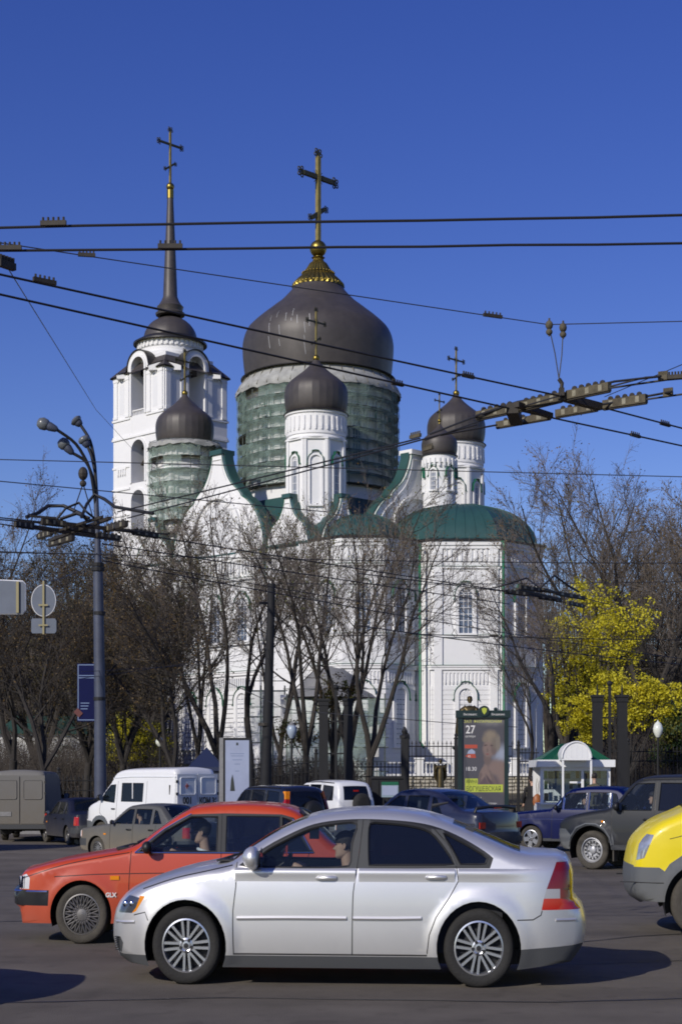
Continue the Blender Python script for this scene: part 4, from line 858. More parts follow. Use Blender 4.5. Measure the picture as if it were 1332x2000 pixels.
# ================================================================ fences and gates
def fence(pts, h, label, spacing=.17, postevery=3.2, group='black iron fences of the park', finial=True):
    e = empty('iron_fence', (0, 0, 0), 0, label, 'fence', group)
    pk = MB(); pk.box(-.014, .014, -.014, .014, .12, h); pk.add([(-.035, 0, h-.02), (0, -.02, h-.02), (.035, 0, h-.02), (0, .02, h-.02), (0, 0, h+.16)], [(0, 1, 4), (1, 2, 4), (2, 3, 4), (3, 0, 4), (0, 3, 2, 1)]); pm = pk.mesh('picket', M['iron'])
    po = MB(); po.box(-.07, .07, -.07, .07, -.3, h+.2); po.lathe([(.09, h+.2), (.1, h+.24), (.05, h+.3), (.08, h+.38), (.02, h+.48)], 8); pom = po.mesh('fence_post', M['iron'])
    for k in range(len(pts)-1):
        a, b = Vector(pts[k]), Vector(pts[k+1]); L = (b-a).length; d = (b-a)/L; n = int(L/spacing)
        for z in (.25, h-.55, h-.12): m = MB(); m.cyl(a+Vector((0, 0, z)), b+Vector((0, 0, z)), .024, n=4); m.build('fence_rail', M['iron'], e)
        for i in range(n+1): inst('picket', pm, e, T(*(a+d*(i*spacing))))
        for i in range(int(L/postevery)+1): inst('fence_post', pom, e, T(*(a+d*(i*postevery))))
    return e
def FG(px, D): p = G(px, D); return (p.x, p.y, max(p.z, -.5)+.15)
fence([FG(-30, 70.5), FG(245, 70.5)], 2.1, 'black iron picket fence behind the grey lamp pole at left')
fence([FG(252, 70.7), FG(430, 70.7)], 2.1, 'black iron picket fence between lamp pole and white poster stand')
fence([FG(476, 72), FG(626, 72)], 2.55, 'black iron picket fence from the white poster stand to the left gate pillars')
fence([FG(684, 73), FG(788, 73)], 2.2, 'black iron picket fence between left gate pillars and the tall gate post')
fence([FG(1226, 74), FG(1350, 74)], 2.9, 'black iron picket fence behind the right end of the kiosk')
fence([FG(1012, 78), FG(1052, 78)], 2.9, 'short black iron picket fence left of the kiosk')
g = fence([FG(796, 72), FG(890, 72), FG(1000, 72)], 3.1, 'tall black iron gate panel behind the concert poster stand', spacing=.19, postevery=40)
ps = empty('gate_post', G(790, 72), 0, 'thick black gate post with finial left of the bronze figure', 'gate post')
m = MB(); m.box(-.16, .16, -.16, .16, 0, 3.5); m.build('post_shaft', M['iron'], ps); m = MB(); m.lathe([(.22, 3.5), (.22, 3.6), (.1, 3.66), (.14, 3.8), (.03, 4.0)], 8); m.build('finial', M['iron'], ps)
def pylon(px, D, ytop, label, sc_=1):
    e = empty('gate_pylon', G(px, D), 0, label, 'gate pillar', 'black gate pillars'); H = CH+(HOR-ytop)*D/F; w = .53*sc_
    for sx in (-1, 1):
        m = MB(); x = sx*w; m.box(x-.2, x+.2, -.2, .2, 0, H); m.build('pillar_column', M['iron'], e)
        m = MB(); m.box(x-.27, x+.27, -.27, .27, H, H+.1); m.box(x-.23, x+.23, -.23, .23, H-.2, H-.001); m.cyl((x, 0, H+.1), (x, 0, H+.55), .05, .02, 6); m.build('pillar_cap', M['iron'], e)
    m = MB(); m.box(-.06, .06, -.05, .05, 0, H+.5); m.ball((0, 0, H+.6), .12); m.build('middle_post', M['iron'], e)
    for z in (.4, H*.55, H-.9): m = MB(); m.box(-w+.2, w-.2, -.03, .03, z, z+.06); m.build('cross_rail', M['iron'], e)
    for x in (-.2, .2): m = MB(); m.box(x-.015, x+.015, -.015, .015, .4, H-.9); m.build('pillar_bar', M['iron'], e)
pylon(656, 70.5, 1368, 'pair of black gate columns in front of the porch scaffolding'); pylon(1190, 70.5, 1362, 'pair of black gate columns behind the kiosk roof')
# low ornamental railing in front of the kiosk
e = empty('low_railing', (0, 0, 0), 0, 'low ornamental iron railing with rings in front of the kiosk', 'railing')
a, b = P(990, 0, 50.6).x, P(1240, 0, 50.6).x; rm_ = MB(); rm_.tube([(.09*cos(t), 0, .42+.17*sin(t)) for t in [2*pi*k/12 for k in range(12)]], .014, 4, closed=True); rm_.box(-.115, -.095, -.012, .012, 0, .75); rme = rm_.mesh('ring_panel', M['iron'])
for z in (.08, .64, .74): m = MB(); m.box(a, b, 50.58, 50.62, z, z+.03); m.build('railing_bar', M['iron'], e)
for i in range(int((b-a)/.22)): inst('ring_panel', rme, e, T(a+.12+i*.22, 50.6, 0))
# ================================================================ street furniture
# grey mast with four lamps
LP = 57.0; gp = G(197, LP); mast = empty('street_lamp', gp, 0, 'tall grey mast with four curved lamp arms left of the bell tower', 'street lamp')
def loc_(px, py, D=LP, dy=0): v = P(px, py, D+dy)-gp; return (v.x, v.y, v.z)
m = MB(); m.tube([(0, 0, -.1), loc_(196, 1400), loc_(192, 1105)], [.22, .20, .17], 16); m.build('mast_lower', M['polep'], mast, smooth=40)
m = MB(); m.tube([loc_(192, 1112), loc_(192, 1085), loc_(189, 990), loc_(188, 960)], [.15, .12, .09, .085], 12); m.build('mast_upper', M['polep'], mast, smooth=40)
for y_, r_ in ((1103, .21), (1112, .23), (1198, .21), (1365, .215)): m = MB(); c = loc_(192 if y_ < 1150 else 195, y_); m.cyl((c[0], c[1], c[2]-.06), (c[0], c[1], c[2]+.06), r_, n=12); m.build('mast_collar', M['iron'], mast)
arms = [[(188, 990), (178, 915), (150, 865), (110, 838)], [(188, 985), (185, 940), (170, 900), (141, 884)], [(189, 985), (187, 910), (178, 860), (158, 830)], [(190, 980), (188, 930), (180, 890), (172, 872)]]
hd = [((110, 838), (76, 824)), ((141, 884), (119, 860)), ((158, 830), (146, 818)), ((172, 872), (162, 854))]
for i, (ar, h_) in enumerate(zip(arms, hd)):
    dy = (-1.0, -.4, 1.0, .5)[i]; pts = []
    for k in range(3):
        for q in range(4):
            t = q/4; pts.append((ar[k][0]*(1-t)+ar[k+1][0]*t, ar[k][1]*(1-t)+ar[k+1][1]*t, dy*(k+t)/3))
    pts.append((*ar[3], dy))
    for _ in range(2): pts = [pts[0]]+[tuple((pts[j-1][d]+2*pts[j][d]+pts[j+1][d])/4 for d in range(3)) for j in range(1, len(pts)-1)]+[pts[-1]]
    m = MB(); m.tube([loc_(a_, b_, dy=c_) for a_, b_, c_ in pts], .055, 8); m.build('lamp_arm', M['iron'], mast, smooth=50)
    A, B = Vector(loc_(*h_[0], dy=dy)), Vector(loc_(*h_[1], dy=dy)); d = (B-A)
    m = MB(); m.tube([A-d*.1, A, A+d*.35, A+d*.55], [.06, .11, .16, .14], 10); hh = m.build('lamp_housing', M['polep'], mast, smooth=50)
    m = MB(); m.tube([A+d*.42, A+d*.55, A+d*.8, A+d*1.0, A+d*1.06], [.14, .20, .22, .15, .04], 12); m.build('lamp_lens', M['lampg'], hh, smooth=60)
bn = empty('banner', G(170, LP-.02), 0, 'tall navy banner hanging beside the grey mast', 'banner'); bz = bn.location
x0, x1 = P(152, 0, LP).x-bz.x, P(187, 0, LP).x-bz.x; zt2, zb2 = P(0, 1296, LP).z-bz.z, P(0, 1409, LP).z-bz.z
m = MB(); m.box(x0, x1, -.03, .03, zb2, zt2); m.build('banner_cloth', M['banner'], bn)
M['bline'] = pbr('banner_line', (.16, .22, .36), .5)
m = MB(); m.box(x0+.02, x0+.05, -.036, -.031, zb2+.05, zt2-.05)
for zz in (zt2-.05, zt2-.42, zt2-.50, zb2+.05): m.box(x0+.02, x1, -.035, -.0305, zz-.015, zz+.015)
m.build('banner_border', M['bline'], bn)
m = MB(); m.X = T(x0+.04, -.045, zb2+.30) @ Matrix.Rotation(pi/4, 4, 'Y'); m.box(-.13, .13, -.01, .01, -.10, .10); m.build('banner_emblem', pbr('dull_orange_emblem', (.12, .035, .03), .7), bn)
for k in range(3): m = MB(); m.box(x0+.12, x0+.42-.03*k, -.034, -.031, zb2+.62-.1*k, zb2+.65-.1*k); m.build('banner_text_line', M['bline'], bn)
m = MB(); m.box(x1-.02, x1+.25, -.03, .03, zt2-.1, zt2-.05); m.box(x1-.02, x1+.25, -.03, .03, zb2+.05, zb2+.1); m.build('banner_bracket', M['iron'], bn)
# black tapered pole
bp_ = empty('pole', G(517, 66), 0, 'black tapered wooden-looking pole between the bare trees', 'pole')
m = MB(); q = P(531, 1140, 66)-G(517, 66); m.tube([(0, 0, 0), (q.x*.25, 0, q.z*.3), q], [.24, .21, .15], 12); m.build('pole_shaft', M['pole2'], bp_, smooth=50)
m = MB(); v = P(517, 1415, 66)-G(517, 66); m.cyl((v.x, v.y, v.z-.06), (v.x, v.y, v.z+.06), .26, n=12); v = P(529, 1178, 66)-G(517, 66); m.box(v.x-.45, v.x+.45, v.y-.05, v.y+.05, v.z-.05, v.z+.05); m.build('pole_bracket', M['fitd'], bp_)
def lantern(px, D, ytop, yb, label, mat):
    e = empty('park_lantern', G(px, D), 0, label, 'lantern'); zt3, zb3 = P(0, ytop, D).z-e.location.z, P(0, yb, D).z-e.location.z; h = zt3-zb3
    m = MB(); m.tube([(0, 0, 0), (0, 0, 1), (0, 0, zb3)], [.09, .055, .045], 8); m.build('lantern_post', M['iron'], e)
    m = MB(); m.lathe([(.08, zb3), (.12, zb3+h*.08), (.20, zb3+h*.3), (.215, zb3+h*.5), (.17, zb3+h*.72), (.08, zb3+h*.82)], 16); m.build('lantern_globe', M[mat], e, smooth=60)
    m = MB(); m.lathe([(.17, zb3+h*.74), (.10, zb3+h*.84), (.03, zb3+h*.92), (.01, zt3)], 12); m.build('lantern_cap', M['globe' if mat == 'globe' else 'grey'], e, smooth=60)
lantern(570, 70, 1408, 1442, 'bluish park lantern behind the iron fence, left of the gate pillars', 'bglobe')
lantern(1284, 72, 1406, 1440, 'milky globe lantern right of the right gate pillars', 'globe')
lantern(313, 78, 1438, 1458, 'pale globe lantern above the ambulance roof', 'globe')
# sign backs hanging over the road at left
e = empty('road_sign', P(20, 1165, 36), 0, 'back of a big rectangular road sign cut by the left frame edge', 'road sign')
w_ = 30*36/F; m = MB(); h_ = 34*36/F
rp = [(-w_*2.4, -h_), (w_*.85, -h_*.98), (w_, -h_*.8), (w_, h_*.72), (w_*.85, h_*.86), (-w_*2.4, h_)]
m.prism(rp, -.02, .02); m.build('sign_plate', M['signback'], e)
m = MB(); path = [(x, 0, z) for x, z in rp]; m.tube(path, .02, 4, closed=True); m.build('sign_rim', M['white2'], e)
m = MB(); m.box(w_*.45, w_*.62, -.07, -.021, -h_*.95, h_*.85); m.build('sign_bracket', M['yfit'], e)
m = MB(); m.cyl((-w_*2, 0, h_*.9), (-w_*2, .0, 6.4-e.location.z), .03, n=6); m.build('sign_hanger', M['iron'], e)
e = empty('road_sign', P(86, 1173, 36), 0, 'back of a round road sign with a small plate and yellowish brackets', 'road sign')
s_ = 36/F; m = MB(); m.X = Matrix.Diagonal((.80, 1, 1.04, 1)); m.cyl((0, -.012, 0), (0, .012, 0), 29*s_, n=32); m.build('round_plate', M['signback'], e)
m = MB(); m.tube([(23.3*s_*cos(t), 0, 30.3*s_*sin(t)) for t in [2*pi*k/32 for k in range(32)]], .014, 5, closed=True); m.build('sign_rim', M['white2'], e)
m = MB(); m.prism([(-22*s_, -64*s_), (22*s_, -64*s_), (25*s_, -60*s_), (25*s_, -39*s_), (22*s_, -35*s_), (-22*s_, -35*s_), (-24*s_, -39*s_), (-24*s_, -60*s_)], -.012, .012); m.build('small_plate', M['signback'], e)
m = MB(); m.box(-1.6*s_, 2*s_, -.05, -.014, -66*s_, 38*s_); m.box(-9*s_, 9*s_, -.06, -.051, -11*s_, -7.5*s_); m.box(-9*s_, 9*s_, -.06, -.051, -50*s_, -47*s_); m.build('sign_bracket', M['yfit'], e)
# white poster stand
e = empty('poster_stand', G(463, 58.5), 0, 'white poster stand with a grey side, black frame and faint lettering', 'poster stand'); g0 = e.location
def L2(px, py, D, g0=None): v = P(px, py, D)-(g0 if g0 is not None else e.location); return v.x, v.z
x0, zt4 = L2(437, 1441, 58.5); x1, _ = L2(491, 1441, 58.5); xs, _ = L2(429, 1441, 58.5)
m = MB(); m.box(xs, x0-.003, -.1, .3, 0, zt4); m.build('stand_side', M['kerb'], e)
m = MB(); m.box(x0, x1, -.08, .28, .35, zt4); m.box(x0+.05, x0+.15, 0, .2, 0, .35); m.box(x1-.15, x1-.05, 0, .2, 0, .35); m.build('stand_frame', M['iron'], e)
M['posterw'] = pbr('bluish_white_poster', (.33, .37, .50), .5, var=.1, scale=2)
m = MB(); m.box(x0+.07, x1-.07, -.09, -.081, .45, zt4-.09); m.build('poster', M['posterw'], e)
M['ptxt'] = pbr('faint_print', (.2, .24, .36), .6)
for i, (w_, z_) in enumerate(((.5, -.58), (.44, -.66), (.34, -.80), (.2, -.95), (.15, -1.2))):
    m = MB(); c = (x0+x1)/2; m.box(c-w_/2, c+w_/2, -.094, -.0905, zt4+z_, zt4+z_+.025); m.build('print_line', M['ptxt'], e)
m = MB(); c = (x0+x1)/2; m.prism([(c-.25, zt4-1.9), (c-.08, zt4-1.9), (c-.12, zt4-1.55), (c-.17, zt4-1.3), (c-.22, zt4-1.5)], -.0945, -.0905); m.prism([(c-.04, zt4-.27), (c+.04, zt4-.27), (c+.03, zt4-.17), (c-.03, zt4-.17)], -.094, -.0905); m.build('print_figure', M['txt_k'], e)
# blue tent-roofed kiosk
e = empty('kiosk', G(404, 60), 0, 'small kiosk with a pointed dark blue roof beside the ambulance', 'kiosk'); w2 = .62
M['blueroof'] = pbr('dark_blue_roof', (.012, .02, .06), .5)
zr = P(0, 1498, 60).z-e.location.z; za = P(0, 1459, 60).z-e.location.z
m = MB(); m.add([(-w2, -w2, zr), (w2, -w2, zr), (w2, w2, zr), (-w2, w2, zr), (0, 0, za)], [(0, 1, 4), (1, 2, 4), (2, 3, 4), (3, 0, 4), (3, 2, 1, 0)]); m.build('kiosk_roof', M['blueroof'], e)
m = MB(); m.box(-w2+.1, w2-.1, -w2+.1, w2-.1, 0, zr-.15); m.build('kiosk_wall', M['polep'], e); m = MB(); m.box(-w2, w2, -w2, w2, zr-.15, zr-.002); m.build('kiosk_fascia', M['blueroof'], e)
m = MB(); m.box(-.3, .3, -w2+.08, -w2+.098, 1.0, zr-.4); m.build('kiosk_window', M['wglass'], e)
# notice board and container
e = empty('container', G(757, 58), 0, 'dark box container behind the notice board, right of the leaning tree', 'container')
m = MB(); m.box(-.55, .55, -.4, .6, .0, 1.75); m.build('container_body', M['pole2'], e); m = MB(); m.box(-.6, .6, -.45, .65, 1.75, 1.83); m.build('container_lid', M['iron'], e)
for x in (-.35, 0, .35): m = MB(); m.box(x-.02, x+.02, -.43, -.401, .1, 1.7); m.build('container_rib', M['iron'], e)
e = empty('notice_board', G(761, 53), 0, 'pale blue notice board on two legs in front of the dark container', 'notice board')
x0, zt4 = L2(745, 1527, 53); x1, zb4 = L2(778, 1557, 53); M['pale'] = pbr('pale_blue_board', (.25, .33, .38), .5)
m = MB(); m.box(x0, x1, -.02, .02, zb4, zt4); m.build('board_panel', M['pale'], e); m = MB(); m.box(x0, x1, -.035, -.021, zt4-.1, zt4); m.build('board_header', M['greent'], e)
m = MB(); m.box(x0+.03, x1-.03, -.03, -.021, zb4+.06, zt4-.14); m.build('board_notice', M['posterw'], e)
for x in (x0+.06, x1-.06): m = MB(); m.box(x-.02, x+.02, -.015, .015, 0, zb4); m.build('board_leg', M['iron'], e)
# ---- concert poster stand
pe = empty('advertising_stand', G(943, 49.5), 0, 'tall dark green advertising stand with a concert poster of a short-haired singer', 'advertising stand')
def A2(px, py): v = P(px, py, 49.5)-pe.location; return v.x, v.z
xl, zt5 = A2(894, 1402); xr, _ = A2(992, 1402); ix0, iz1 = A2(902, 1402); ix1, iz0 = A2(984, 1580)
m = MB(); m.box(xl, ix0, -.12, .12, 0, zt5); m.build('stand_side', M['bill'], pe); m = MB(); m.box(ix1, xr, -.12, .12, 0, zt5); m.build('stand_side', M['bill'], pe)
m = MB(); m.box(ix0, ix1, -.08, .1, 0, iz0-.01); m.build('stand_plinth', M['bill'], pe)
m = MB(); m.box(xl-.06, xr+.06, -.16, .16, zt5, zt5+.22); hd_ = m.build('stand_header', M['bill'], pe)
m = MB(); m.lathe([(.16, -.2), (.16, .18), (.001, .18)], 20, ((xl+xr)/2+.02, 0, zt5+.20), axis='y'); 
m.add([((xl+xr)/2+.02+.16*cos(t), -.2, zt5+.20+.16*sin(t)) for t in [2*pi*k/20 for k in range(20)]], [tuple(range(19, -1, -1))]); m.build('header_medallion', M['bill'], pe)
m = MB(); c = (xl+xr)/2+.02; m.prism([(c-.08, zt5+.27), (c-.06, zt5+.17), (c, zt5+.09), (c+.06, zt5+.17), (c+.08, zt5+.27), (c, zt5+.30)], -.215, -.202); m.build('crest', M['hl_y'], pe)
for sx in (-.42, .42): text('Визаваис', .09, M['txt_w'], pe, T(c+sx*1.0, -.163, zt5+.07) @ FRONT, 'header_lettering', bold=0)
m = MB(); m.ball((c+.36, 0, zt5+.26), .06); m.build('header_knob', M['bill'], pe)
# the printed picture: soft shapes of a plain figure, colour only
pm = bpy.data.materials.new('concert_poster_print'); pm.use_nodes = True; N = pm.node_tree.nodes; L = pm.node_tree.links; pb = N['Principled BSDF']; pb.inputs['Roughness'].default_value = .35
tc = N.new('ShaderNodeTexCoord'); nz = N.new('ShaderNodeTexNoise'); nz.inputs['Scale'].default_value = 9; nz.inputs['Detail'].default_value = 5; L.new(tc.outputs['Object'], nz.inputs[0])
wv = N.new('ShaderNodeVectorMath'); wv.operation = 'MULTIPLY_ADD'; wv.inputs[1].default_value = (.09, .09, .09); L.new(nz.outputs['Color'], wv.inputs[0]); L.new(tc.outputs['Object'], wv.inputs[2])
W_, H_ = ix1-ix0, iz1-iz0; prev = None; base = (.085, .080, .092)
def ell(u, v, ru, rv, rot, col, soft=.5, amt=1.0):
    global prev
    mp = N.new('ShaderNodeMapping'); mp.vector_type = 'TEXTURE'; mp.inputs['Location'].default_value = (ix0+u*W_+.045, .045, iz0+v*H_+.045); mp.inputs['Rotation'].default_value = (0, rot, 0); mp.inputs['Scale'].default_value = (ru*W_, 5, rv*H_)
    L.new(wv.outputs[0], mp.inputs[0]); gr = N.new('ShaderNodeTexGradient'); gr.gradient_type = 'SPHERICAL'; L.new(mp.outputs[0], gr.inputs[0]); mr = N.new('ShaderNodeMapRange'); mr.inputs[1].default_value = 0; mr.inputs[2].default_value = soft; mr.inputs[4].default_value = amt; mr.interpolation_type = 'SMOOTHSTEP'; L.new(gr.outputs[1], mr.inputs[0])
    mx = N.new('ShaderNodeMix'); mx.data_type = 'RGBA'; L.new(mr.outputs[0], mx.inputs[0]); mx.inputs[7].default_value = (*col, 1)
    if prev is None: mx.inputs[6].default_value = (*base, 1)
    else: L.new(prev, mx.inputs[6])
    prev = mx.outputs[2]
SK = (.215, .155, .135); SK2 = (.15, .11, .10)
for a in [(.95, .60, .34, .16, 0, (.30, .33, .41), .9), (.7, .98, .5, .1, 0, (.22, .21, .21), .9), (.84, .45, .36, .13, .15, SK, .6), (1.0, .34, .25, .22, 0, SK, .7), (.6, .27, .42, .12, 0, (.12, .085, .09), .6), (.72, .34, .06, .14, -.5, SK2, .6), (.60, .56, .12, .10, 0, SK2, .5), (.64, .665, .19, .12, .12, SK, .45), (.76, .66, .10, .10, 0, SK2, .6), (.68, .795, .24, .10, .25, (.24, .195, .145), .7), (.78, .73, .14, .10, 0, (.17, .14, .115), .8), (.54, .765, .10, .05, .3, (.21, .17, .13), .8), (.85, .72, .08, .12, 0, (.20, .17, .14), .6), (.56, .70, .06, .014, 0, (.09, .06, .06), .8), (.71, .70, .055, .014, 0, (.09, .06, .06), .8), (.60, .645, .035, .04, 0, SK2, .7), (.60, .60, .06, .010, 0, (.20, .07, .07), .9), (.50, .40, .09, .12, .35, SK, .4), (.60, .38, .08, .14, -.3, SK, .4), (.42, .33, .05, .10, .2, SK2, .5), (.66, .30, .05, .12, -.5, (.10, .07, .075), .6)]: ell(*a)
L.new(prev, pb.inputs['Base Color'])
m = MB(); m.box(ix0, ix1, -.06, -.03, iz0, iz1); m.build('concert_poster', pm, pe)
def ptxt(s, u, v, size, mat, sx=1, bold=0, al='LEFT'): text(s, size, M[mat], pe, T(ix0+u*W_, -.064, iz0+v*H_) @ FRONT, 'poster_lettering', align=al, sx=sx, bold=bold, ext=.001)
ptxt('ЗАЛ  ФИЛАРМОНИИ', .04, .945, .115, 'txt_y', sx=.98); ptxt('27', .08, .83, .34, 'txt_w', sx=.85, bold=.004); ptxt('октября', .07, .785, .095, 'txt_w', sx=.85); ptxt('18.30', .07, .42, .165, 'txt_w', sx=.95)
for (u0, u1, v0, v1, mt) in ((.07, .37, .27, .335, 'hl_y'), (.07, .97, .185, .27, 'hl_y')): m = MB(); m.box(ix0+u0*W_, ix0+u1*W_, -.063, -.0605, iz0+v0*H_, iz0+v1*H_-.002); m.build('highlight_strip', M[mt], pe)
ptxt('ИРИНА', .09, .282, .155, 'txt_k', sx=.62); ptxt('БОГУШЕВСКАЯ', .09, .197, .20, 'txt_k', sx=.70); ptxt('театр  эстрады', .42, .055, .07, 'txt_w'); ptxt('РЦ', .33, .10, .12, 'txt_w')
m = MB(); m.box(ix0+.06*W_, ix0+.36*W_, -.063, -.0605, iz0+.665*H_, iz0+.705*H_); m.build('red_strip', M['txt_r'], pe)
m = MB(); u = ix0+.07*W_; v = iz0+.56*H_; m.prism([(u, v+.05), (u+.12, v), (u+.33, v), (u+.30, v+.12), (u+.1, v+.12)], -.063, -.0605); m.build('red_logo', M['txt_r'], pe)
m = MB(); m.prism([(u+.06, v+.125), (u+.3, v+.125), (u+.3, v+.2), (u+.2, v+.27), (u+.1, v+.22)], -.063, -.0605); m.build('grey_logo', M['posterw'], pe)
text('42', .09, M['txt_w'], pe, T(u+.12, -.066, v+.02) @ FRONT, 'logo_lettering', ext=.001)
# ---- newspaper kiosk
KD = 52.0; ke = empty('kiosk', G(1124, KD), 0, 'white kiosk with a green hipped roof and a rounded white pediment', 'kiosk')
def K2(px, py, D=KD): v = P(px, py, D)-ke.location; return v.x, v.z
kx0, kf1 = K2(1048, 1484); kx1, kf0 = K2(1199, 1498); zf = kf1; bx0, _ = K2(1055, 0); bx1, _ = K2(1190, 0); dep = 2.1
m = MB(); m.box(kx0, kx1, -.2, dep+.2, kf0, kf1); m.build('kiosk_fascia', M['whitep'], ke)
rx0, rz_ = K2(1104, 1452); rx1, _ = K2(1150, 1452)
m = MB(); m.add([(kx0+.12, -.08, kf1+.002), (kx1-.12, -.08, kf1+.002), (kx1-.12, dep+.08, kf1+.002), (kx0+.12, dep+.08, kf1+.002), (rx0, dep*.45, rz_), (rx1, dep*.45, rz_), (rx1, dep*.55, rz_), (rx0, dep*.55, rz_)], [(0, 1, 5, 4), (1, 2, 6, 5), (2, 3, 7, 6), (3, 0, 4, 7), (4, 5, 6, 7)]); kr = m.build('kiosk_roof', M['kgreen'], ke)
for i in range(20):
    t = (i+.5)/20; m = MB(); a = Vector((kx0+.12+(kx1-kx0-.24)*t, -.08, kf1+.012)); b = Vector((rx0+(rx1-rx0)*t, dep*.45, rz_+.01)); m.cyl(a, b, .012, n=4); m.build('roof_rib', M['kgreen'], kr)
pxc, _ = K2(1118, 0); pr_ = 28*KD/F; ah = (1484-1453)*KD/F
arc = [(pxc-pr_, kf1-.02)]+[(pxc-pr_*cos(pi*i/18), kf1+.05+ah*sin(pi*i/18)) for i in range(19)]+[(pxc+pr_, kf1-.02)]
m = MB(); m.prism(arc, -.85, .3); m.build('pediment', M['whitep'], ke, smooth=30)
m = MB(); m.tube([(x, -.86, z) for x, z in arc[1:-1]], .03, 6); m.build('pediment_rim', M['muntin'], ke, smooth=50)
for i in range(5): m = MB(); x = pxc-.33+i*.165; m.box(x-.006, x+.006, -.856, -.851, kf1+.06, kf1+.06+ah*.8*sqrt(max(0, 1-((x-pxc)/pr_)**2))); m.build('pediment_groove', M['muntin'], ke)
for px in (1092, 1146): m = MB(); x, _ = K2(px, 0); m.box(x-.03, x+.03, -.83, -.77, 0, kf1); m.build('awning_post', M['whitep'], ke)
for x in (bx0, bx1-.08): m = MB(); m.box(x, x+.10, 0, .1, 0, kf0); m.build('corner_post', M['whitep'], ke); m = MB(); m.box(x, x+.1, dep-.1, dep, 0, kf0); m.build('corner_post', M['whitep'], ke)
lw = .95; m = MB(); m.box(bx0+.1, bx1-.08, .02, .1, 0, lw); m.build('front_panel', M['whitep'], ke)
m = MB(); m.box(bx0+.02, bx0+.08, .1, dep-.1, 0, lw); m.box(bx1-.06, bx1, .1, dep-.1, 0, kf0); m.build('side_panel', M['whitep'], ke); m = MB(); m.box(bx0+.1, bx1-.1, dep-.1, dep-.04, 0, kf0); m.build('back_wall', M['whitep'], ke)
m = MB(); m.box(bx0-.05, bx1+.05, -.25, .9, lw, lw+.05); m.build('counter', M['whitep'], ke)
m = MB(); m.box(bx0+.05, bx1, .1, dep, -.02, .03); m.build('kiosk_floor', M['grey'], ke)
m = MB(); m.box(bx0+.1, bx1-.08, .035, .05, lw+.05, kf0-.12); m.build('kiosk_glass', M['kglass'], ke)
m = MB(); m.box(bx0+.1, bx1-.08, .0, .08, kf0-.12, kf0-.002); m.build('window_header', M['whitep'], ke)
x, _ = K2(1137, 0); m = MB(); m.box(x-.04, x+.04, -.01, .09, lw+.05, kf0-.12); m.build('window_mullion', M['whitep'], ke); xa, _ = K2(1112, 0); m = MB(); m.box(xa, x-.04, -.01, .09, 1.62, 1.68); m.build('hatch_rail', M['whitep'], ke)
Rk = random.Random(5); PK = {}; cols = [(.55, .45, .12), (.12, .2, .35), (.55, .56, .5), (.35, .12, .06), (.2, .35, .12), (.65, .6, .25), (.08, .08, .09), (.5, .52, .56), (.4, .25, .12)]
gm = [pbr('goods_print', tuple(min(.85, q*1.5) for q in c), .5, var=.5, scale=25) for c in cols]
for sh, z in enumerate((1.05, 1.42, 1.75, 2.08)):
    m = MB(); m.box(bx0+.12, bx1-.12, .08, .45, z, z+.02); m.build('shelf', M['muntin'], ke); x = bx0+.14
    while x < bx1-.25:
        w = Rk.uniform(.08, .17); hgt = Rk.uniform(.14, .27)
        if Rk.random() < .86:
            m = MB(); m.X = T(x+w/2, .13+Rk.uniform(-.03, .08), z+.021) @ Matrix.Rotation(Rk.uniform(-.12, 0), 4, 'X'); m.box(-w/2, w/2, -.015, .03, 0, hgt); m.box(-w/2+.015, w/2-.015, -.018, -.0155, hgt*.55, hgt*.9)
            o = m.build('packet', Rk.choice(gm)); o.parent = None; o.location = ke.location; nc_ = ('yellow', 'blue', 'pale', 'red-brown', 'green', 'cream', 'black', 'light grey', 'orange-brown')[gm.index(o.data.materials[0])]; sn_ = ('lowest', 'second', 'third', 'top')[sh]; kk = (nc_, sn_); PK[kk] = PK.get(kk, 0)+1; pos_ = ('', ' further right', ' near the right end', ' at the far right', ' in the rightmost corner', ' last in the row')[PK[kk]-1]; tag(o, nc_+' packet on the '+sn_+' shelf inside the white kiosk'+pos_, 'goods', 'goods displayed in the kiosk window')
        x += w+Rk.uniform(.01, .05)
# ================================================================ overhead wires
ZW = 6.3
def W(px, py, z=ZW): D = (z-CH)*F/(HOR-py); return P(px, py, D)
def sagline(a, b, sag, n=16): return [a.lerp(b, i/n)-Vector((0, 0, 4*sag*(i/n)*(1-i/n))) for i in range(n+1)]
wires = []
def wire(pts, r, label, sag=.0, mat='wire', n=16, jit=0, name='overhead_wire'):
    """pts are world points; straight spans with a little sag between them"""
    path = []
    for k in range(len(pts)-1):
        s = sagline(pts[k], pts[k+1], sag*(pts[k+1]-pts[k]).length, n); path += s[:-1]
    path.append(pts[-1]); path = [p+Vector((0, 0, R.uniform(-jit, jit))) for p in path]
    m = MB(); m.tube(path, r, 5); return m.build(name, M[mat], smooth=60, label=label, cat='wire', group='overhead trolleybus and span wires')
def ext(a, b, t): return a+(b-a)*t
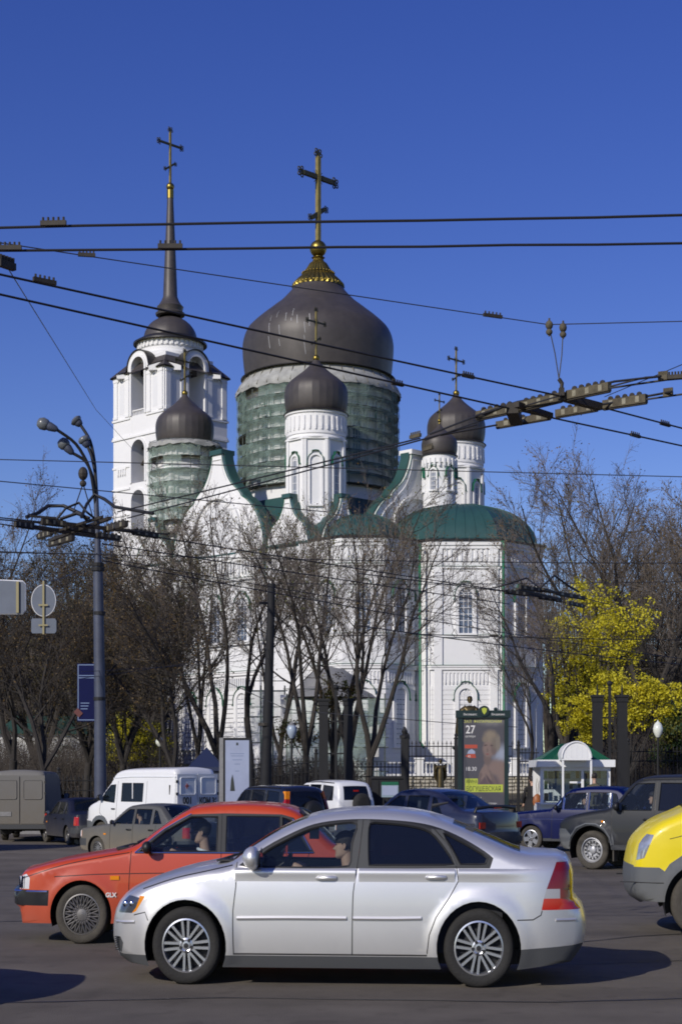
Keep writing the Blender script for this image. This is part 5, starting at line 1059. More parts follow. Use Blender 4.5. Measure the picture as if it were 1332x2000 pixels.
# the two nearest contact wires across the sky
a, b = W(0, 443), W(1332, 420); wire([ext(a, b, -.5), ext(a, b, 1.5)], .012, 'topmost thick wire crossing the sky above the huge dome', .0006, jit=.004)
a, b = W(0, 489), W(1332, 474); wire([ext(a, b, -.5), ext(a, b, 1.5)], .012, 'second thick wire crossing the sky through the ball of the main cross', .0006, jit=.004)
a, b = W(0, 575), W(1058, 812); wire([ext(a, b, -.6), a, b, W(1240, 851), W(1400, 886)], .012, 'lower thick diagonal wire running down to the trolley crossing', 0)
a, b = W(0, 575), W(1058, 815); a2 = P(0, 535, 14.4)
wire([ext(W(0, 536), W(1100, 775), -.5), W(0, 536), W(1100, 775)], .0115, 'upper diagonal wire from the left fitting to the trolley crossing frame', .0006)
wire([W(1180, 797), W(1310, 831), W(1440, 865)], .0115, 'wire leaving the trolley crossing to the lower right, with the upper clip', 0)
# span wires
a, b, c_ = W(-60, 465, 7.3), W(1070, 634, 7.3), W(1400, 626, 7.3); wire([a, W(150, 497, 7.3), b, c_], .0065, 'thin span wire sloping across the dome to the crossing hanger', .0, 'wirem')
wire([W(-90, 440, 7.0), W(14, 520, 6.9), P(188, 800, 38), P(262, 880, 57)], .006, 'thin guy wire slanting down in front of the bell tower', 0, 'wirem')
for (a, b, r, lab, z) in [((-20, 897), (1360, 932), .009, 'thin level wire below the domes at the height of the small cupola', 7.4), ((-20, 938), (640, 1000), .009, 'thin wire dipping right from the left edge behind the lamp arms', 6.6)]:
    wire([W(*a, z), W(*b, z)], r, lab, 0, 'wirem')
for i, (a, b, lab) in enumerate([((-10, 1010), (330, 1044), 'contact wire entering the left crossing from the left edge, upper'), ((-10, 1022), (240, 1058), 'contact wire entering the left crossing from the left edge, lower'),
        ((230, 1000), (820, 856), 'contact wire rising from the left crossing past the front drum'), ((250, 1012), (930, 830), 'contact wire rising to the right past the small cupola'),
        ((300, 1048), (1010, 1158), 'contact wire joining the left crossing to the right-hand crossing, upper'), ((200, 1062), (995, 1180), 'contact wire joining the left crossing to the right-hand crossing, lower')]):
    wire([W(*a), W(*b)], .012, lab, .0008)
for a, b, za, r, lab in [((-10, 1077), (1360, 1100), 8.0, .013, 'sagging cable across the trees at the foot of the gables'), ((200, 1095), (1360, 1290), 6.0, .012, 'cable descending right from the mast in front of the trees'), ((200, 1088), (985, 1215), 6.8, .010, 'cable from the mast to the apse drainpipe'),
        ((560, 1140), (1360, 1135), 7.2, .01, 'thin cable over the upper apse window'), ((800, 1238), (1360, 1250), 5.4, .012, 'cable along the apse ledge to the right edge'), ((700, 1222), (1360, 1300), 5.2, .013, 'slack cable through the yellow maple')]:
    wire([W(*a, za), W(*b, za)], r, lab, .004, 'wire')
wire([P(190, 1080, 57), P(88, 1136, 36)], .012, 'wire from the mast down to the round sign back', .01)
wire([P(-40, 1078, 57), P(192, 1082, 57)], .016, 'cable from the left edge to the mast collar', .003)
wire([P(440, 1330, 60), P(560, 1385, 60), P(760, 1402, 60), P(1010, 1420, 60)], .014, 'pale sagging cable in front of the tree trunks', .006, 'wirem')
for a, b, lab in [((160, 1312), (530, 1285), 'pale cable from the banner to the black pole, upper'), ((160, 1325), (530, 1268), 'pale cable from the banner to the black pole, lower')]: wire([P(*a, 56), P(*b, 66)], .009, lab, .004, 'wirem')
# loop of slack cable on the apse front
lp = [(870, 1120), (885, 1160), (905, 1195), (925, 1215), (955, 1222), (975, 1205), (982, 1190)]
wire([P(x, y, 60) for x, y in lp], .012, 'slack cable hanging beside the apse window', 0)
wire([P(x, y, 60) for x, y in [(882, 1168), (878, 1200), (884, 1228), (893, 1240), (890, 1246), (882, 1238), (888, 1228), (893, 1236)]], .01, 'coiled cable end hanging left of the apse window', 0)
# clips with little bolts on the wires
def clip(px, py, dpx, dpy, label, z=ZW, s=1.0, mat='fitd', D=None):
    a = W(px-dpx/2, py-dpy/2, z) if D is None else P(px-dpx/2, py-dpy/2, D); b = W(px+dpx/2, py+dpy/2, z) if D is None else P(px+dpx/2, py+dpy/2, D); d = (b-a); L_ = d.length; e = empty('wire_clip', (a+b)/2, 0, label, 'wire clip', 'clips on the overhead wires')
    e.rotation_mode = 'QUATERNION'; e.rotation_quaternion = d.to_track_quat('X', 'Z')
    h = .022*s; m = MB(); m.box(-L_/2, L_/2, -h*.7, h*.7, -h*.8, h*.9); m.build('clamp_plate', M[mat], e)
    for i in range(5): m = MB(); x = -L_/2+L_*(i+.5)/5; m.cyl((x, 0, h*.9), (x, 0, h*2.2), h*.45, n=6); m.build('bolt', M[mat], e)
for a in [(105, 436, 50, -1, 'ribbed clip on the topmost wire at left'), (333, 481, 48, 0, 'ribbed clip on the second wire in front of the spire'), (20, 484, 46, 0, 'ribbed clip on the second wire at the left edge'), (88, 549, 44, 9, 'dark clip on the diagonal wire right of the left edge fitting'),
          (914, 735, 22, 5, 'dark clip on the upper diagonal wire right of the right dome'), (776, 750, 22, 5, 'dark clip on the lower diagonal wire at the edge of the main drum'), (1298, 829, 18, 5, 'dark clip at the far right of the wire leaving the crossing'), (1240, 851, 18, 5, 'dark clip on the lower wire leaving the crossing')]: clip(*a)
clip(962, 617, 36, 5, 'double clip on the thin span wire above the small cupola', 7.3); clip(170, 498, 34, 2, 'pale double clip on the thin span wire near the spire', 7.3)
clip(811, 852, 20, -5, 'clip on the rising wire left of the small cupola', ZW, 1.2, 'fit'); clip(836, 876, 18, -5, 'clip on the lower rising wire beside the cupola dome', ZW, 1.2, 'fit')
clip(14, 518, 30, 10, 'lumpy dark fitting at the left edge holding the diagonal wire', ZW, 1.6)
# trolley crossing frame at right
def beam(m, a, b, w, h): d = b-a; x, y = frame_of(d); m.add([p+x*sx*w+y*sy*h for p in (a, b) for sx, sy in ((-1, -1), (1, -1), (1, 1), (-1, 1))], [(0, 3, 2, 1), (4, 5, 6, 7), (0, 1, 5, 4), (1, 2, 6, 5), (2, 3, 7, 6), (3, 0, 4, 7)])
def crossing(label, bars, links, rods, mat='fit'):
    o = empty('trolley_crossing', bars[0][0].copy(), 0, label, 'trolleybus wire crossing'); off = -o.location
    for a, b, s in bars:
        m = MB(); beam(m, a+off, b+off, .035*s, .05*s); bo = m.build('insulator_bar', M[mat], o); d = b-a
        for i in range(1, 6):
            m = MB(); c = a+d*(i/6)+off; m.ball((c.x, c.y, c.z+.06*s), .035*s, 6, 4); m.build('bar_bolt', M['fitd'], bo)
        m = MB(); beam(m, a+off+Vector((0, 0, -.055*s)), b+off+Vector((0, 0, -.055*s)), .02*s, .012*s); m.build('runner', M['fitd'], bo)
        for i in (1, 3, 5): m = MB(); c0, c1 = a+d*((i)/6.5)+off, a+d*((i+.55)/6.5)+off; beam(m, c0, c1, .037*s, .034*s); m.build('insulator', M['porc'], bo)
    for a, b, r in links: m = MB(); beam(m, a+off, b+off, r*1.2, r); m.build('cross_arm', M['fitd'], o)
    for pts, r in rods: m = MB(); m.tube([p+off for p in pts], r, 6); m.build('jumper_cable', M['wire'], o, smooth=60)
    return o
ZB = ZW+.02
crossing('trolley wire crossing frame with yellowish insulators hanging in the blue sky', [
    (W(932, 812, ZB), W(1008, 796, ZB), 1), (W(1014, 795, ZB), W(1096, 775, ZB), 1), (W(1108, 772, ZB), W(1190, 755, ZB), 1), (W(970, 830, ZB), W(1074, 812, ZB), .8), (W(1086, 808, ZB), W(1166, 794, ZB), .9), (W(1178, 791, ZB), W(1262, 778, ZB), 1)],
    [(W(1008, 790), W(1075, 812), .03), (W(1096, 775), W(1172, 795), .04), (W(1000, 797), W(1008, 822), .06)],
    [([W(930, 812), W(1010, 785, ZW+.08), W(1100, 768, ZW+.1), W(1200, 745, ZW+.08), W(1290, 735)], .014), ([W(1190, 758), W(1300, 742), W(1360, 737)], .012), ([W(1262, 780), W(1360, 766)], .012), ([W(1176, 790), W(1240, 778, ZW+.08), W(1312, 765)], .014), ([W(1190, 755), W(1260, 737, ZW+.05), W(1290, 735)], .01), ([W(840, 848), W(932, 812)], .012), ([W(860, 850), W(970, 830)], .012), ([W(1096, 772), W(1000, 800), W(830, 860)], .009), ([W(1180, 775, 6.6), W(1360, 700, 6.6)], .005)])
clip(1294, 738, 18, -2, 'yellowish clamp on the upper right wire beside the crossing', ZW, 1.5, 'fit'); clip(1318, 736, 30, -2, 'ribbed clip at the right edge beside the crossing', ZW, 1.2, 'fitd'); clip(1304, 770, 18, -2, 'yellowish clamp on the lower right wire beside the crossing', ZW, 1.5, 'fit')
hg = empty('crossing_hanger', W(1096, 770, ZB), 0, 'pair of porcelain egg insulators and thin wires holding the crossing', 'hanger'); oo = hg.location
hD = oo.y; tp1, tp2 = P(1072, 640, hD)-oo, P(1099, 645, hD)-oo; lo1, lo2 = P(1091, 740, hD)-oo, P(1096, 758, hD)-oo
for tp in (tp1, tp2):
    m = MB(); m.ball((tp.x, tp.y, tp.z+.03), .045, 8, 6, 1, 1, 1.25); m.ball((tp.x, tp.y, tp.z-.05), .04, 8, 6); m.cyl((tp.x, tp.y, tp.z+.11), (tp.x, tp.y, tp.z-.1), .012, n=5); m.build('egg_insulator', M['fit'], hg, smooth=60)
for tp, l in ((tp1, lo1), (tp2, lo1)): m = MB(); m.tube([tp, tp.lerp(l, .5)+Vector((.01, 0, 0)), l], .007, 5); m.build('hanger_wire', M['wirem'], hg)
m = MB(); m.tube([lo1, (lo2+lo1)/2+Vector((.02, 0, 0)), lo2, Vector((0, 0, 0))], .025, 6); m.box(lo2.x-.03, lo2.x+.03, -.03, .03, -.02, lo2.z); m.build('turnbuckle', M['fitd'], hg)
# left crossing by the mast
crossing('dark trolley wire crossing with curved cable loops beside the grey mast', [
    (W(82, 1018), W(128, 1023), 1.0), (W(30, 1022), W(66, 1028), 1.0), (W(128, 1030), W(185, 1038), .8), (W(205, 1034), W(248, 1022), 1.0), (W(260, 1038), W(308, 1046), .95), (W(98, 1062), W(144, 1050), 1.0), (W(75, 1048), W(102, 1040), .9), (W(190, 1044), W(235, 1050), .8)],
    [(W(66, 1029), W(205, 1048), .03), (W(128, 1023), W(262, 1038), .03), (W(100, 1055), W(215, 1012), .028), (W(85, 1046), W(200, 1010), .022), (W(60, 1008), W(110, 1012), .018)],
    [([W(52, 1010), W(75, 1002, ZW+.1), W(95, 988, ZW+.3), W(125, 988, ZW+.3), W(160, 1004, ZW+.1), W(170, 1014)], .035), ([W(112, 1014), W(130, 992, ZW+.2), W(155, 982, ZW+.3), W(170, 1000, ZW+.1), W(190, 1016)], .022), ([W(160, 1010), W(170, 985, ZW+.3), W(185, 966, ZW+.5), W(205, 975, ZW+.4), W(225, 990, ZW+.2), W(300, 1003)], .03), ([W(118, 1014), W(150, 1003, ZW+.1), W(175, 1012)], .03), ([W(-20, 1013), W(60, 1020), W(112, 1024)], .013)], 'fitd')
hg = empty('crossing_hanger', P(163, 925, 33), 0, 'insulator and thin wires hanging from the span above the left crossing', 'hanger')
m = MB(); m.ball((0, 0, 0), .1, 8, 6, 1, 1, 1.4); m.ball((0, 0, -.2), .07, 8, 6); m.build('egg_insulator', M['fitd'], hg)
for q in (P(142, 1005, 33), P(182, 1010, 33)): m = MB(); m.tube([(0, 0, -.2), q-hg.location], .012, 4); m.build('hanger_wire', M['wirem'], hg)
# right-hand crossing in front of the apse
crossing('dark trolley wire crossing in front of the right apse face and the maple', [
    (W(985, 1155), W(1030, 1160), .9), (W(1015, 1146), W(1058, 1153), .85), (W(1050, 1165), W(1095, 1172), .9), (W(1085, 1158), W(1140, 1168), .85), (W(1108, 1177), W(1140, 1184), .8)],
    [(W(1010, 1150), W(1090, 1170), .025), (W(1060, 1150), W(1110, 1165), .025), (W(1025, 1160), W(1055, 1165), .03), (W(1055, 1153), W(1090, 1158), .03)],
    [([W(965, 1148), W(1000, 1138, ZW+.1), W(1028, 1129, ZW+.3), W(1050, 1146)], .022), ([W(1055, 1148), W(1082, 1124, ZW+.3), W(1112, 1146, ZW+.1), W(1130, 1156)], .026), ([W(1140, 1168), W(1185, 1180)], .012), ([W(965, 1148), W(940, 1150), W(700, 1120)], .012), ([W(985, 1155), W(940, 1150)], .012)], 'fitd')
# ================================================================ vehicles
ZS = 1.125      # the photograph shows everything an eighth taller than wide, so real-size things get that height
def catmull(pts, step):
    out = []; n = len(pts)
    for i in range(n-1):
        p0, p1, p2, p3 = [Vector(pts[max(0, min(n-1, i+k))][:2]) for k in (-1, 0, 1, 2)]
        L_ = (p2-p1).length; m = max(1, int(L_/step))
        hard1 = len(pts[i]) > 2; hard2 = len(pts[i+1]) > 2
        t1 = (p2-p1) if hard1 or i == 0 else (p2-p0)*.5*min(1, L_/max(1e-6, (p1-p0).length)); t2 = (p2-p1) if hard2 or i == n-2 else (p3-p1)*.5*min(1, L_/max(1e-6, (p3-p2).length))
        if t1.length > L_*1.2: t1 = t1.normalized()*L_*1.2
        if t2.length > L_*1.2: t2 = t2.normalized()*L_*1.2
        for k in range(m):
            t = k/m; a, b, c, d = 2*t**3-3*t*t+1, t**3-2*t*t+t, -2*t**3+3*t*t, t**3-t*t
            out.append(p1*a+t1*b+p2*c+t2*d)
    out.append(Vector(pts[-1][:2])); return out
def inside(poly, x, z):
    c = False; j = len(poly)-1
    for i in range(len(poly)):
        xi, zi = poly[i][0], poly[i][1]; xj, zj = poly[j][0], poly[j][1]
        if (zi > z) != (zj > z) and x < (xj-xi)*(z-zi)/(zj-zi)+xi: c = not c
        j = i
    return c
def distpl(path, x, z):
    b = 9; p = Vector((x, z))
    for i in range(len(path)-1):
        a, d = path[i], path[i+1]-path[i]; L2_ = d.length_squared
        if L2_ < 1e-12: continue
        t = max(0, min(1, (p-a).dot(d)/L2_)); b = min(b, (p-a-d*t).length)
    return b
def ribbon(path, w):      # polygon around a polyline (seam)
    pts = [Vector(p) for p in path]; l, r_ = [], []
    for i, p in enumerate(pts):
        d = (pts[min(i+1, len(pts)-1)]-pts[max(i-1, 0)]).normalized(); n_ = Vector((-d.y, d.x))*w/2; l.append(p+n_); r_.append(p-n_)
    return [tuple(v) for v in l+r_[::-1]]
WHEELS = {}
def wheel_meshes(kind, r, w, rub='rubber'):
    key = (kind, r, w, rub)
    if key in WHEELS: return WHEELS[key]
    rr = r*{'steel': .64, 'lattice': .69, 'double': .69, 'five': .66, 'hub': .62}[kind]; h = w/2
    t = MB(); t.lathe([(rr, -h*.75), (rr*1.02, -h*.95), (rr+(r-rr)*.35, -h*1.08), (rr+(r-rr)*.75, -h*1.04), (r*.975, -h*.86), (r, -h*.55), (r*1.002, 0), (r, h*.55), (r*.97, h*.9), (rr, h*.9), (rr, -h*.75)], 40, axis='y')
    for i in range(48):
        t.X = Matrix.Rotation(2*pi*i/48, 4, 'Y'); t.box(r*.965, r*1.0, -h*.55, h*.55, -.006, .006)
    t.X = None
    tm = t.mesh('tyre', M[rub], 50); m = MB(); mt = {'steel': 'steelw', 'lattice': 'dalloy', 'double': 'alloy', 'five': 'alloy', 'hub': 'dalloy'}[kind]
    if kind == 'lattice' : rm__ = rr*.97
    m.lathe([(rr*1.01, -h*.80), (rr*1.01, -h*.94), (rr*.95, -h*.97), (rr*.925, -h*.8), (rr*.90, -h*.1), (rr*.88, h*.3)], 40, axis='y')
    if kind == 'double':
        for i in range(8):
            for s in (-1, 1):
                m.X = Matrix.Rotation(2*pi*(i+.35)/8, 4, 'Y'); o1 = s*rr*.085; o2 = s*rr*.13
                m.add([(rr*.24, -h*.86, o1-.010), (rr*.24, -h*.86, o1+.010), (rr*.93, -h*.88, o2+.011), (rr*.93, -h*.88, o2-.011), (rr*.24, -h*.5, o1-.013), (rr*.24, -h*.5, o1+.013), (rr*.93, -h*.5, o2+.015), (rr*.93, -h*.5, o2-.015)], [(0, 1, 2, 3), (0, 4, 5, 1), (3, 2, 6, 7), (1, 5, 6, 2), (0, 3, 7, 4)][::1])
        m.X = None; m.lathe([(rr*.29, -h*.55), (rr*.29, -h*.86), (rr*.22, -h*.90), (rr*.17, -h*.86), (rr*.16, -h*.92), (.001, -h*.95)], 24, axis='y')
    elif kind == 'lattice':
        for i in range(20):
            for s in (-1, 1): a0, a1 = 2*pi*i/20, 2*pi*(i+s*1.35)/20; m.cyl((rr*.26*cos(a0), -h*.80, rr*.26*sin(a0)), (rr*.92*cos(a1), -h*.84, rr*.92*sin(a1)), .0085, n=4, caps=False)
        m.lathe([(rr*.30, -h*.5), (rr*.30, -h*.84), (rr*.16, -h*.9), (.001, -h*.92)], 20, axis='y')
    elif kind == 'five':
        for i in range(5):
            m.X = Matrix.Rotation(2*pi*i/5+.3, 4, 'Y'); m.add([(rr*.1, -h*.84, -.045), (rr*.1, -h*.84, .045), (rr*.92, -h*.84, .05), (rr*.92, -h*.84, -.05), (rr*.1, -h*.4, -.05), (rr*.1, -h*.4, .05), (rr*.92, -h*.4, .06), (rr*.92, -h*.4, -.06)], [(0, 1, 2, 3), (0, 4, 5, 1), (3, 2, 6, 7), (1, 5, 6, 2)])
        m.X = None; m.lathe([(rr*.26, -h*.6), (rr*.26, -h*.86), (.001, -h*.92)], 20, axis='y')
    elif kind == 'steel':
        m.lathe([(rr*.93, -h*.35), (rr*.80, -h*.42), (rr*.74, -h*.62), (rr*.62, -h*.60), (rr*.50, -h*.30), (rr*.34, -h*.28), (rr*.30, -h*.62), (rr*.20, -h*.72), (.001, -h*.74)], 36, axis='y')
    else:
        m.lathe([(rr*.93, -h*.72), (rr*.84, -h*.80), (rr*.8, -h*.62), (rr*.40, -h*.72), (rr*.34, -h*.9), (.001, -h*.98)], 36, axis='y')
    rm2 = m.mesh('rim', M[mt], 35)
    d = MB(); d.lathe([(rr*.90, h*.0), (rr*.62, -h*.10), (rr*.60, -h*.25), (.02, -h*.25)], 24, axis='y')
    if kind == 'steel':
        for i in range(14): a = 2*pi*i/14; d.lathe([(.022, -h*.645), (.001, -h*.645)], 8, (rr*.68*cos(a), 0, rr*.68*sin(a)), axis='y')
        for i in range(5): a = 2*pi*i/5; d.cyl((rr*.42*cos(a), -h*.3, rr*.42*sin(a)), (rr*.42*cos(a), -h*.5, rr*.42*sin(a)), .014, n=6)
    if kind in ('double', 'five'):
        for i in range(5): a = 2*pi*i/5+.2; d.cyl((rr*.235*cos(a), -h*.84, rr*.235*sin(a)), (rr*.235*cos(a), -h*.925, rr*.235*sin(a)), .015, n=8)
        d.lathe([(rr*.1, -h*.951), (.001, -h*.96)], 12, axis='y')
    if kind == 'hub':
        for i in range(12): a = 2*pi*i/12; d.X = Matrix.Rotation(a, 4, 'Y'); d.box(rr*.5, rr*.76, -h*.75, -h*.70, -.014, .014)
        d.X = None
    dm = d.mesh('brake_disc', M['black'], 40)
    WHEELS[key] = (tm, rm2, dm); return WHEELS[key]
def nbuild(mb, name, mat, e):
    me = mb.mesh(name, mat); me.shade_smooth()
    if len(mb.n) == len(me.vertices): me.normals_split_custom_set_from_vertices(mb.n)
    return inst(name, me, e)
def car(name, label, cat, loc, yaw, s, group=None, x_ref=0.0):
    """s: spec with side outline 'top' (nose bottom .. over the roof .. tail bottom), windows, regions. local -y faces the viewer, nose at x=0"""
    e = empty(name, loc, yaw, label, cat, group, scale=(1, 1, ZS))
    ox = s.get('ox', 0); top = catmull(s['top'], s.get('step', .07)); W_ = s['W']; zb = s.get('zb', .2); L_ = max(p.x for p in top); wheels = s['wheels']; body = s['paint']
    belt, tum = s['belt'], s.get('tum', .36); er = s.get('er', .09); fr, fw, rr, rw = s.get('front', (.7, .72)) + s.get('rear', (.6, .78)); zm = s.get('zm', .55)
    outl = [p for p in top]; bot = []
    for (wx, wz, wr, ar) in sorted(wheels, key=lambda w: -w[0]):
        a_ = math.asin(min(.98, (wz-zb)/ar)); nA = 22
        for k in range(nA+1): t = -a_+(pi+2*a_)*k/nA; bot.append(Vector((wx+ar*cos(t), wz+ar*sin(t))))
    poly = outl+bot
    def yw(x, z, dd=None):
        b = W_
        if z > belt: b -= (z-belt)*tum+(.035+s.get('sh', 0)*S((3.95-x)/.5)*S((x-.9)/.5))
        elif z < zm: b -= .07*((zm-z)/zm)**2
        else: b -= .035*((z-zm)/(belt-zm))**2.5+s.get('sh', 0)*S((z-belt+.075)/.075)*S((3.95-x)/.5)*S((x-.9)/.5)
        if x < fr: b *= 1-(1-fw)*((fr-x)/fr)**2.4
        if x > L_-rr: b *= 1-(1-rw)*((x-(L_-rr))/rr)**2.4
        d = distpl(top, x, z) if dd is None else dd
        if d < er: b -= s.get('eri', er)*(1-sqrt(max(0, 1-((er-d)/er)**2)))
        for (wx, wz, wr, ar) in wheels:      # slight arch flare
            q = sqrt((x-wx)**2+(z-wz)**2)-ar; 
            if s.get('ridge') and wx < 2: b += s['ridge']*math.exp(-((z-belt+.012)/.017)**2)*S((4.25-x)/.4)*S((x-.75)/.5)
            if q < .14 and z < belt-.12: b += s.get('flare', .02)*(1-S(max(0, q)/.14))
        return b
    regs = []
    for nm, pl, mt in s['windows']: regs.append((nm, [tuple(p) for p in catmull(pl+[pl[0]], .05)[:-1]] if s.get('curvwin') else pl, mt))
    nwin = len(regs)
    for sm in s.get('seams', []): regs.append(('_seam', ribbon(catmull(sm, .1) if len(sm) > 2 else sm, s.get('seamw', .012)), 'black'))
    for nm, pl, mt in s.get('regions', []): regs.append((nm, [tuple(p) for p in catmull([(*q, 1) if i < 3 else q for i, q in enumerate(pl)]+[(*pl[0], 1)], .06)[:-1]] if nm == 'window_surround' else pl, mt))
    V2 = []; E2 = []
    def addloop(pl):
        n0 = len(V2); V2.extend([Vector((p[0], p[1])) for p in pl]); E2.extend([(n0+i, n0+(i+1) % len(pl)) for i in range(len(pl))])
    addloop(poly)
    for _, pl, _ in regs:
        q = []
        for i in range(len(pl)):
            a, b = Vector(pl[i][:2]), Vector(pl[(i+1) % len(pl)][:2]); k = max(1, int((b-a).length/.12)); q += [a.lerp(b, j/k) for j in range(k)]
        addloop(q)
    g = s.get('grid', .09); x = g/2
    while x < L_:
        z = zb+g/2
        while z < 3:
            if inside(poly, x, z): V2.append(Vector((x+.0013*sin(z*37), z+.001*sin(x*29))))
            z += g
        x += g
    if s.get('ridge'):
        x = .6
        while x < L_-.1:
            for dz_ in (-.065, -.045, -.03, -.018, -.006, .006, .02):
                if inside(poly, x, belt+dz_): V2.append(Vector((x, belt+dz_)))
            x += .06
    for i in range(0, len(top)-1):     # rows that follow the edge so that it rounds smoothly
        a, b = top[i], top[i+1]; d = (b-a)
        if d.length < 1e-6: continue
        nn_ = Vector((d.y, -d.x)).normalized()
        for o_ in (er*.12, er*.33, er*.65, er):
            p = (a+b)/2+nn_*o_
            if inside(poly, p.x, p.y) and distpl(top, p.x, p.y) > o_*.8: V2.append(p)
    rv, re, rfc, _, _, _ = geometry.delaunay_2d_cdt(V2, E2, [], 0, 1e-5)
    buckets = {}
    for f in rfc:
        cx_, cz_ = sum(rv[i].x for i in f)/3, sum(rv[i].y for i in f)/3
        if not inside(poly, cx_, cz_): continue
        key = ('body', body)
        for k, (nm, pl, mt) in enumerate(regs):
            if inside(pl, cx_, cz_): key = (nm, mt, k) if nm != '_seam' else ('_seam', mt); break
        buckets.setdefault(key, []).append(f)
    Y = [yw(v.x, v.y) for v in rv]; NC = {}
    def nrm(i):
        if i in NC: return NC[i]
        x, z = rv[i].x, rv[i].y; h_ = .006; d0 = distpl(top, x, z)
        if d0 < er*.035:      # on the silhouette: the outline's own normal
            best = min(range(len(top)-1), key=lambda k: ((top[k]+top[k+1])/2-Vector((x, z))).length_squared); k0, k1 = max(0, best-1), min(len(top)-1, best+2)
            if distpl(top[best:best+2], x, z) > .02: k0, k1 = best, best+1
            dd_ = (top[k1]-top[k0]).normalized(); n_ = Vector((-dd_.y, -.25, dd_.x)).normalized()
        else:
            gx = (yw(x+h_, z)-yw(x-h_, z))/(2*h_); gz_ = (yw(x, z+h_)-yw(x, z-h_))/(2*h_); n_ = Vector((-gx, -1, -gz_)).normalized()
        NC[i] = n_; return n_
    def emit(faces, side, dy, mb):
        idx = {}; vs = []; fs = []
        for f in faces:
            q = []
            for i in f:
                if i not in idx: idx[i] = len(vs); vs.append((rv[i].x-ox, side*(Y[i]+dy), rv[i].y)); n_ = nrm(i); mb.n.append((n_.x, n_.y*(-side), n_.z))
                q.append(idx[i])
            a, b, c = [Vector(vs[i]) for i in q]
            if ((b-a).cross(c-a)).y*side < 0: q = q[::-1]
            fs.append(tuple(q))
        mb.add(vs, fs)
    bodyMB = MB(); seam = MB(); paintbox = {}
    winMB = []
    for key, fs in buckets.items():
        nm, mt = key[0], key[1]
        if nm == 'body':
            for sd in (-1, 1): emit(fs, sd, 0, bodyMB)
        elif nm == '_seam':
            for sd in (-1, 1): emit(fs, sd, -.006, seam)
        elif mt in ('cglass', 'tglass'):
            for sd in (-1, 1): m = MB(); emit(fs, sd, -.014, m); nbuild(m, 'side_window', M[mt], e)
        else:
            m = MB(); emit(fs, -1, s.get('proud', {}).get(nm, 0), m); nbuild(m, nm, M[mt], e)
            if mt == body: emit(fs, 1, 0, bodyMB)
            else: m = MB(); emit(fs, 1, 0, m); nbuild(m, nm, M[mt], e)
    # skin over the top, nose and tail
    nj = 12; rows = []; cr = s.get('crown', .035); fc = s.get('fcrown', .10)
    for i, p in enumerate(top):
        d = (top[min(i+1, len(top)-1)]-top[max(i-1, 0)]).normalized(); n_ = Vector((-d.y, d.x)); ye = yw(p.x, p.y, 0)
        c = cr*n_.y*n_.y+((fc+.035) if n_.x < 0 else s.get('rcrown', fc+.035))*n_.x*n_.x
        rows.append([(p.x-ox+n_.x*c*(1-t*t), t*ye, p.y+n_.y*c*(1-t*t)) for t in [-1+2*j/nj for j in range(nj+1)]])
    glassseg = s.get('glass', [])     # (x0, x1, material, name): segments above the belt
    def hard(i): return 0 < i < len(top)-1 and (top[i]-top[i-1]).normalized().dot((top[i+1]-top[i]).normalized()) < .72
    def gn(i, j, lo, hi):      # grid normal using only segment rows lo..hi
        a, b = Vector(rows[max(lo, i-1)][j]), Vector(rows[min(hi, i+1)][j]); c, d = Vector(rows[i][max(0, j-1)]), Vector(rows[i][min(nj, j+1)])
        n_ = (b-a).cross(d-c); q = (top[min(hi, i+1)]-top[max(lo, i-1)]); 
        if n_.length < 1e-9: n_ = Vector((-q.y, 0, q.x))
        n_.normalize()
        if n_.dot(Vector((-q.y, 0, q.x))) < 0: n_ = -n_
        if j in (0, nj) : n_ = (n_+Vector((0, (-.25 if j == 0 else .25), 0))).normalized()
        return tuple(n_)
    gl = {}; tops = {}
    brk = [0]+[i for i in range(len(top)) if hard(i)]+[len(top)-1]
    for i in range(len(top)-1):
        lo = max(b_ for b_ in brk if b_ <= i); hi = min(b_ for b_ in brk if b_ > i)
        mx_ = (top[i].x+top[i+1].x)/2; mz = (top[i].y+top[i+1].y)/2
        for j in range(nj):
            quad = [rows[i][j], rows[i][j+1], rows[i+1][j+1], rows[i+1][j]]; ns = [gn(i, j, lo, hi), gn(i, j+1, lo, hi), gn(i+1, j+1, lo, hi), gn(i+1, j, lo, hi)]; hit = None
            if 1 <= j < nj-1:
                for gs_ in glassseg:
                    if gs_[0] < mx_ < gs_[1] and mz > belt-.06: hit = gs_
            if hit:
                mb = gl.setdefault(hit[3], [hit[2], MB()])[1]; mb.add([Vector(q)-Vector((0, 0, .004)) for q in quad], [(3, 2, 1, 0)]); mb.n += ns
            else:
                mk = body
                for (xa, xb, za, zb_, mt) in s.get('topmats', []):
                    if xa < mx_ < xb and za < mz < zb_: mk = mt
                mb = bodyMB if mk == body else tops.setdefault((mk, mx_ < L_/2), MB()); mb.add(quad, [(3, 2, 1, 0)]); mb.n += ns
    for (mk, _), mb in tops.items(): nbuild(mb, 'bumper', M[mk], e)
    bo = nbuild(bodyMB, 'body', M[body], e)
    if seam.v: seam.build('panel_gap', M['black'], bo, kind='stuff')
    for nm, (mt, mb) in gl.items(): nbuild(mb, nm, M[mt], e)
    def at(x, z, dy=0): return Vector((x-ox, -(yw(x, z)+dy), z))
    # window seals
    for nm, pl, mt in regs[:nwin]:
        q = []
        for i in range(len(pl)):
            a, b = Vector(pl[i][:2]), Vector(pl[(i+1) % len(pl)][:2]); k = max(1, int((b-a).length/.15)); q += [a.lerp(b, j/k) for j in range(k)]
        for sd in (-1, 1):
            m = MB(); m.tube([(v.x-ox, sd*(yw(v.x, v.y)-.004), v.y) for v in q], s.get('seal', .010), 4, closed=True); m.build('window_seal', M[s.get('sealmat', 'black')], e, smooth=50)
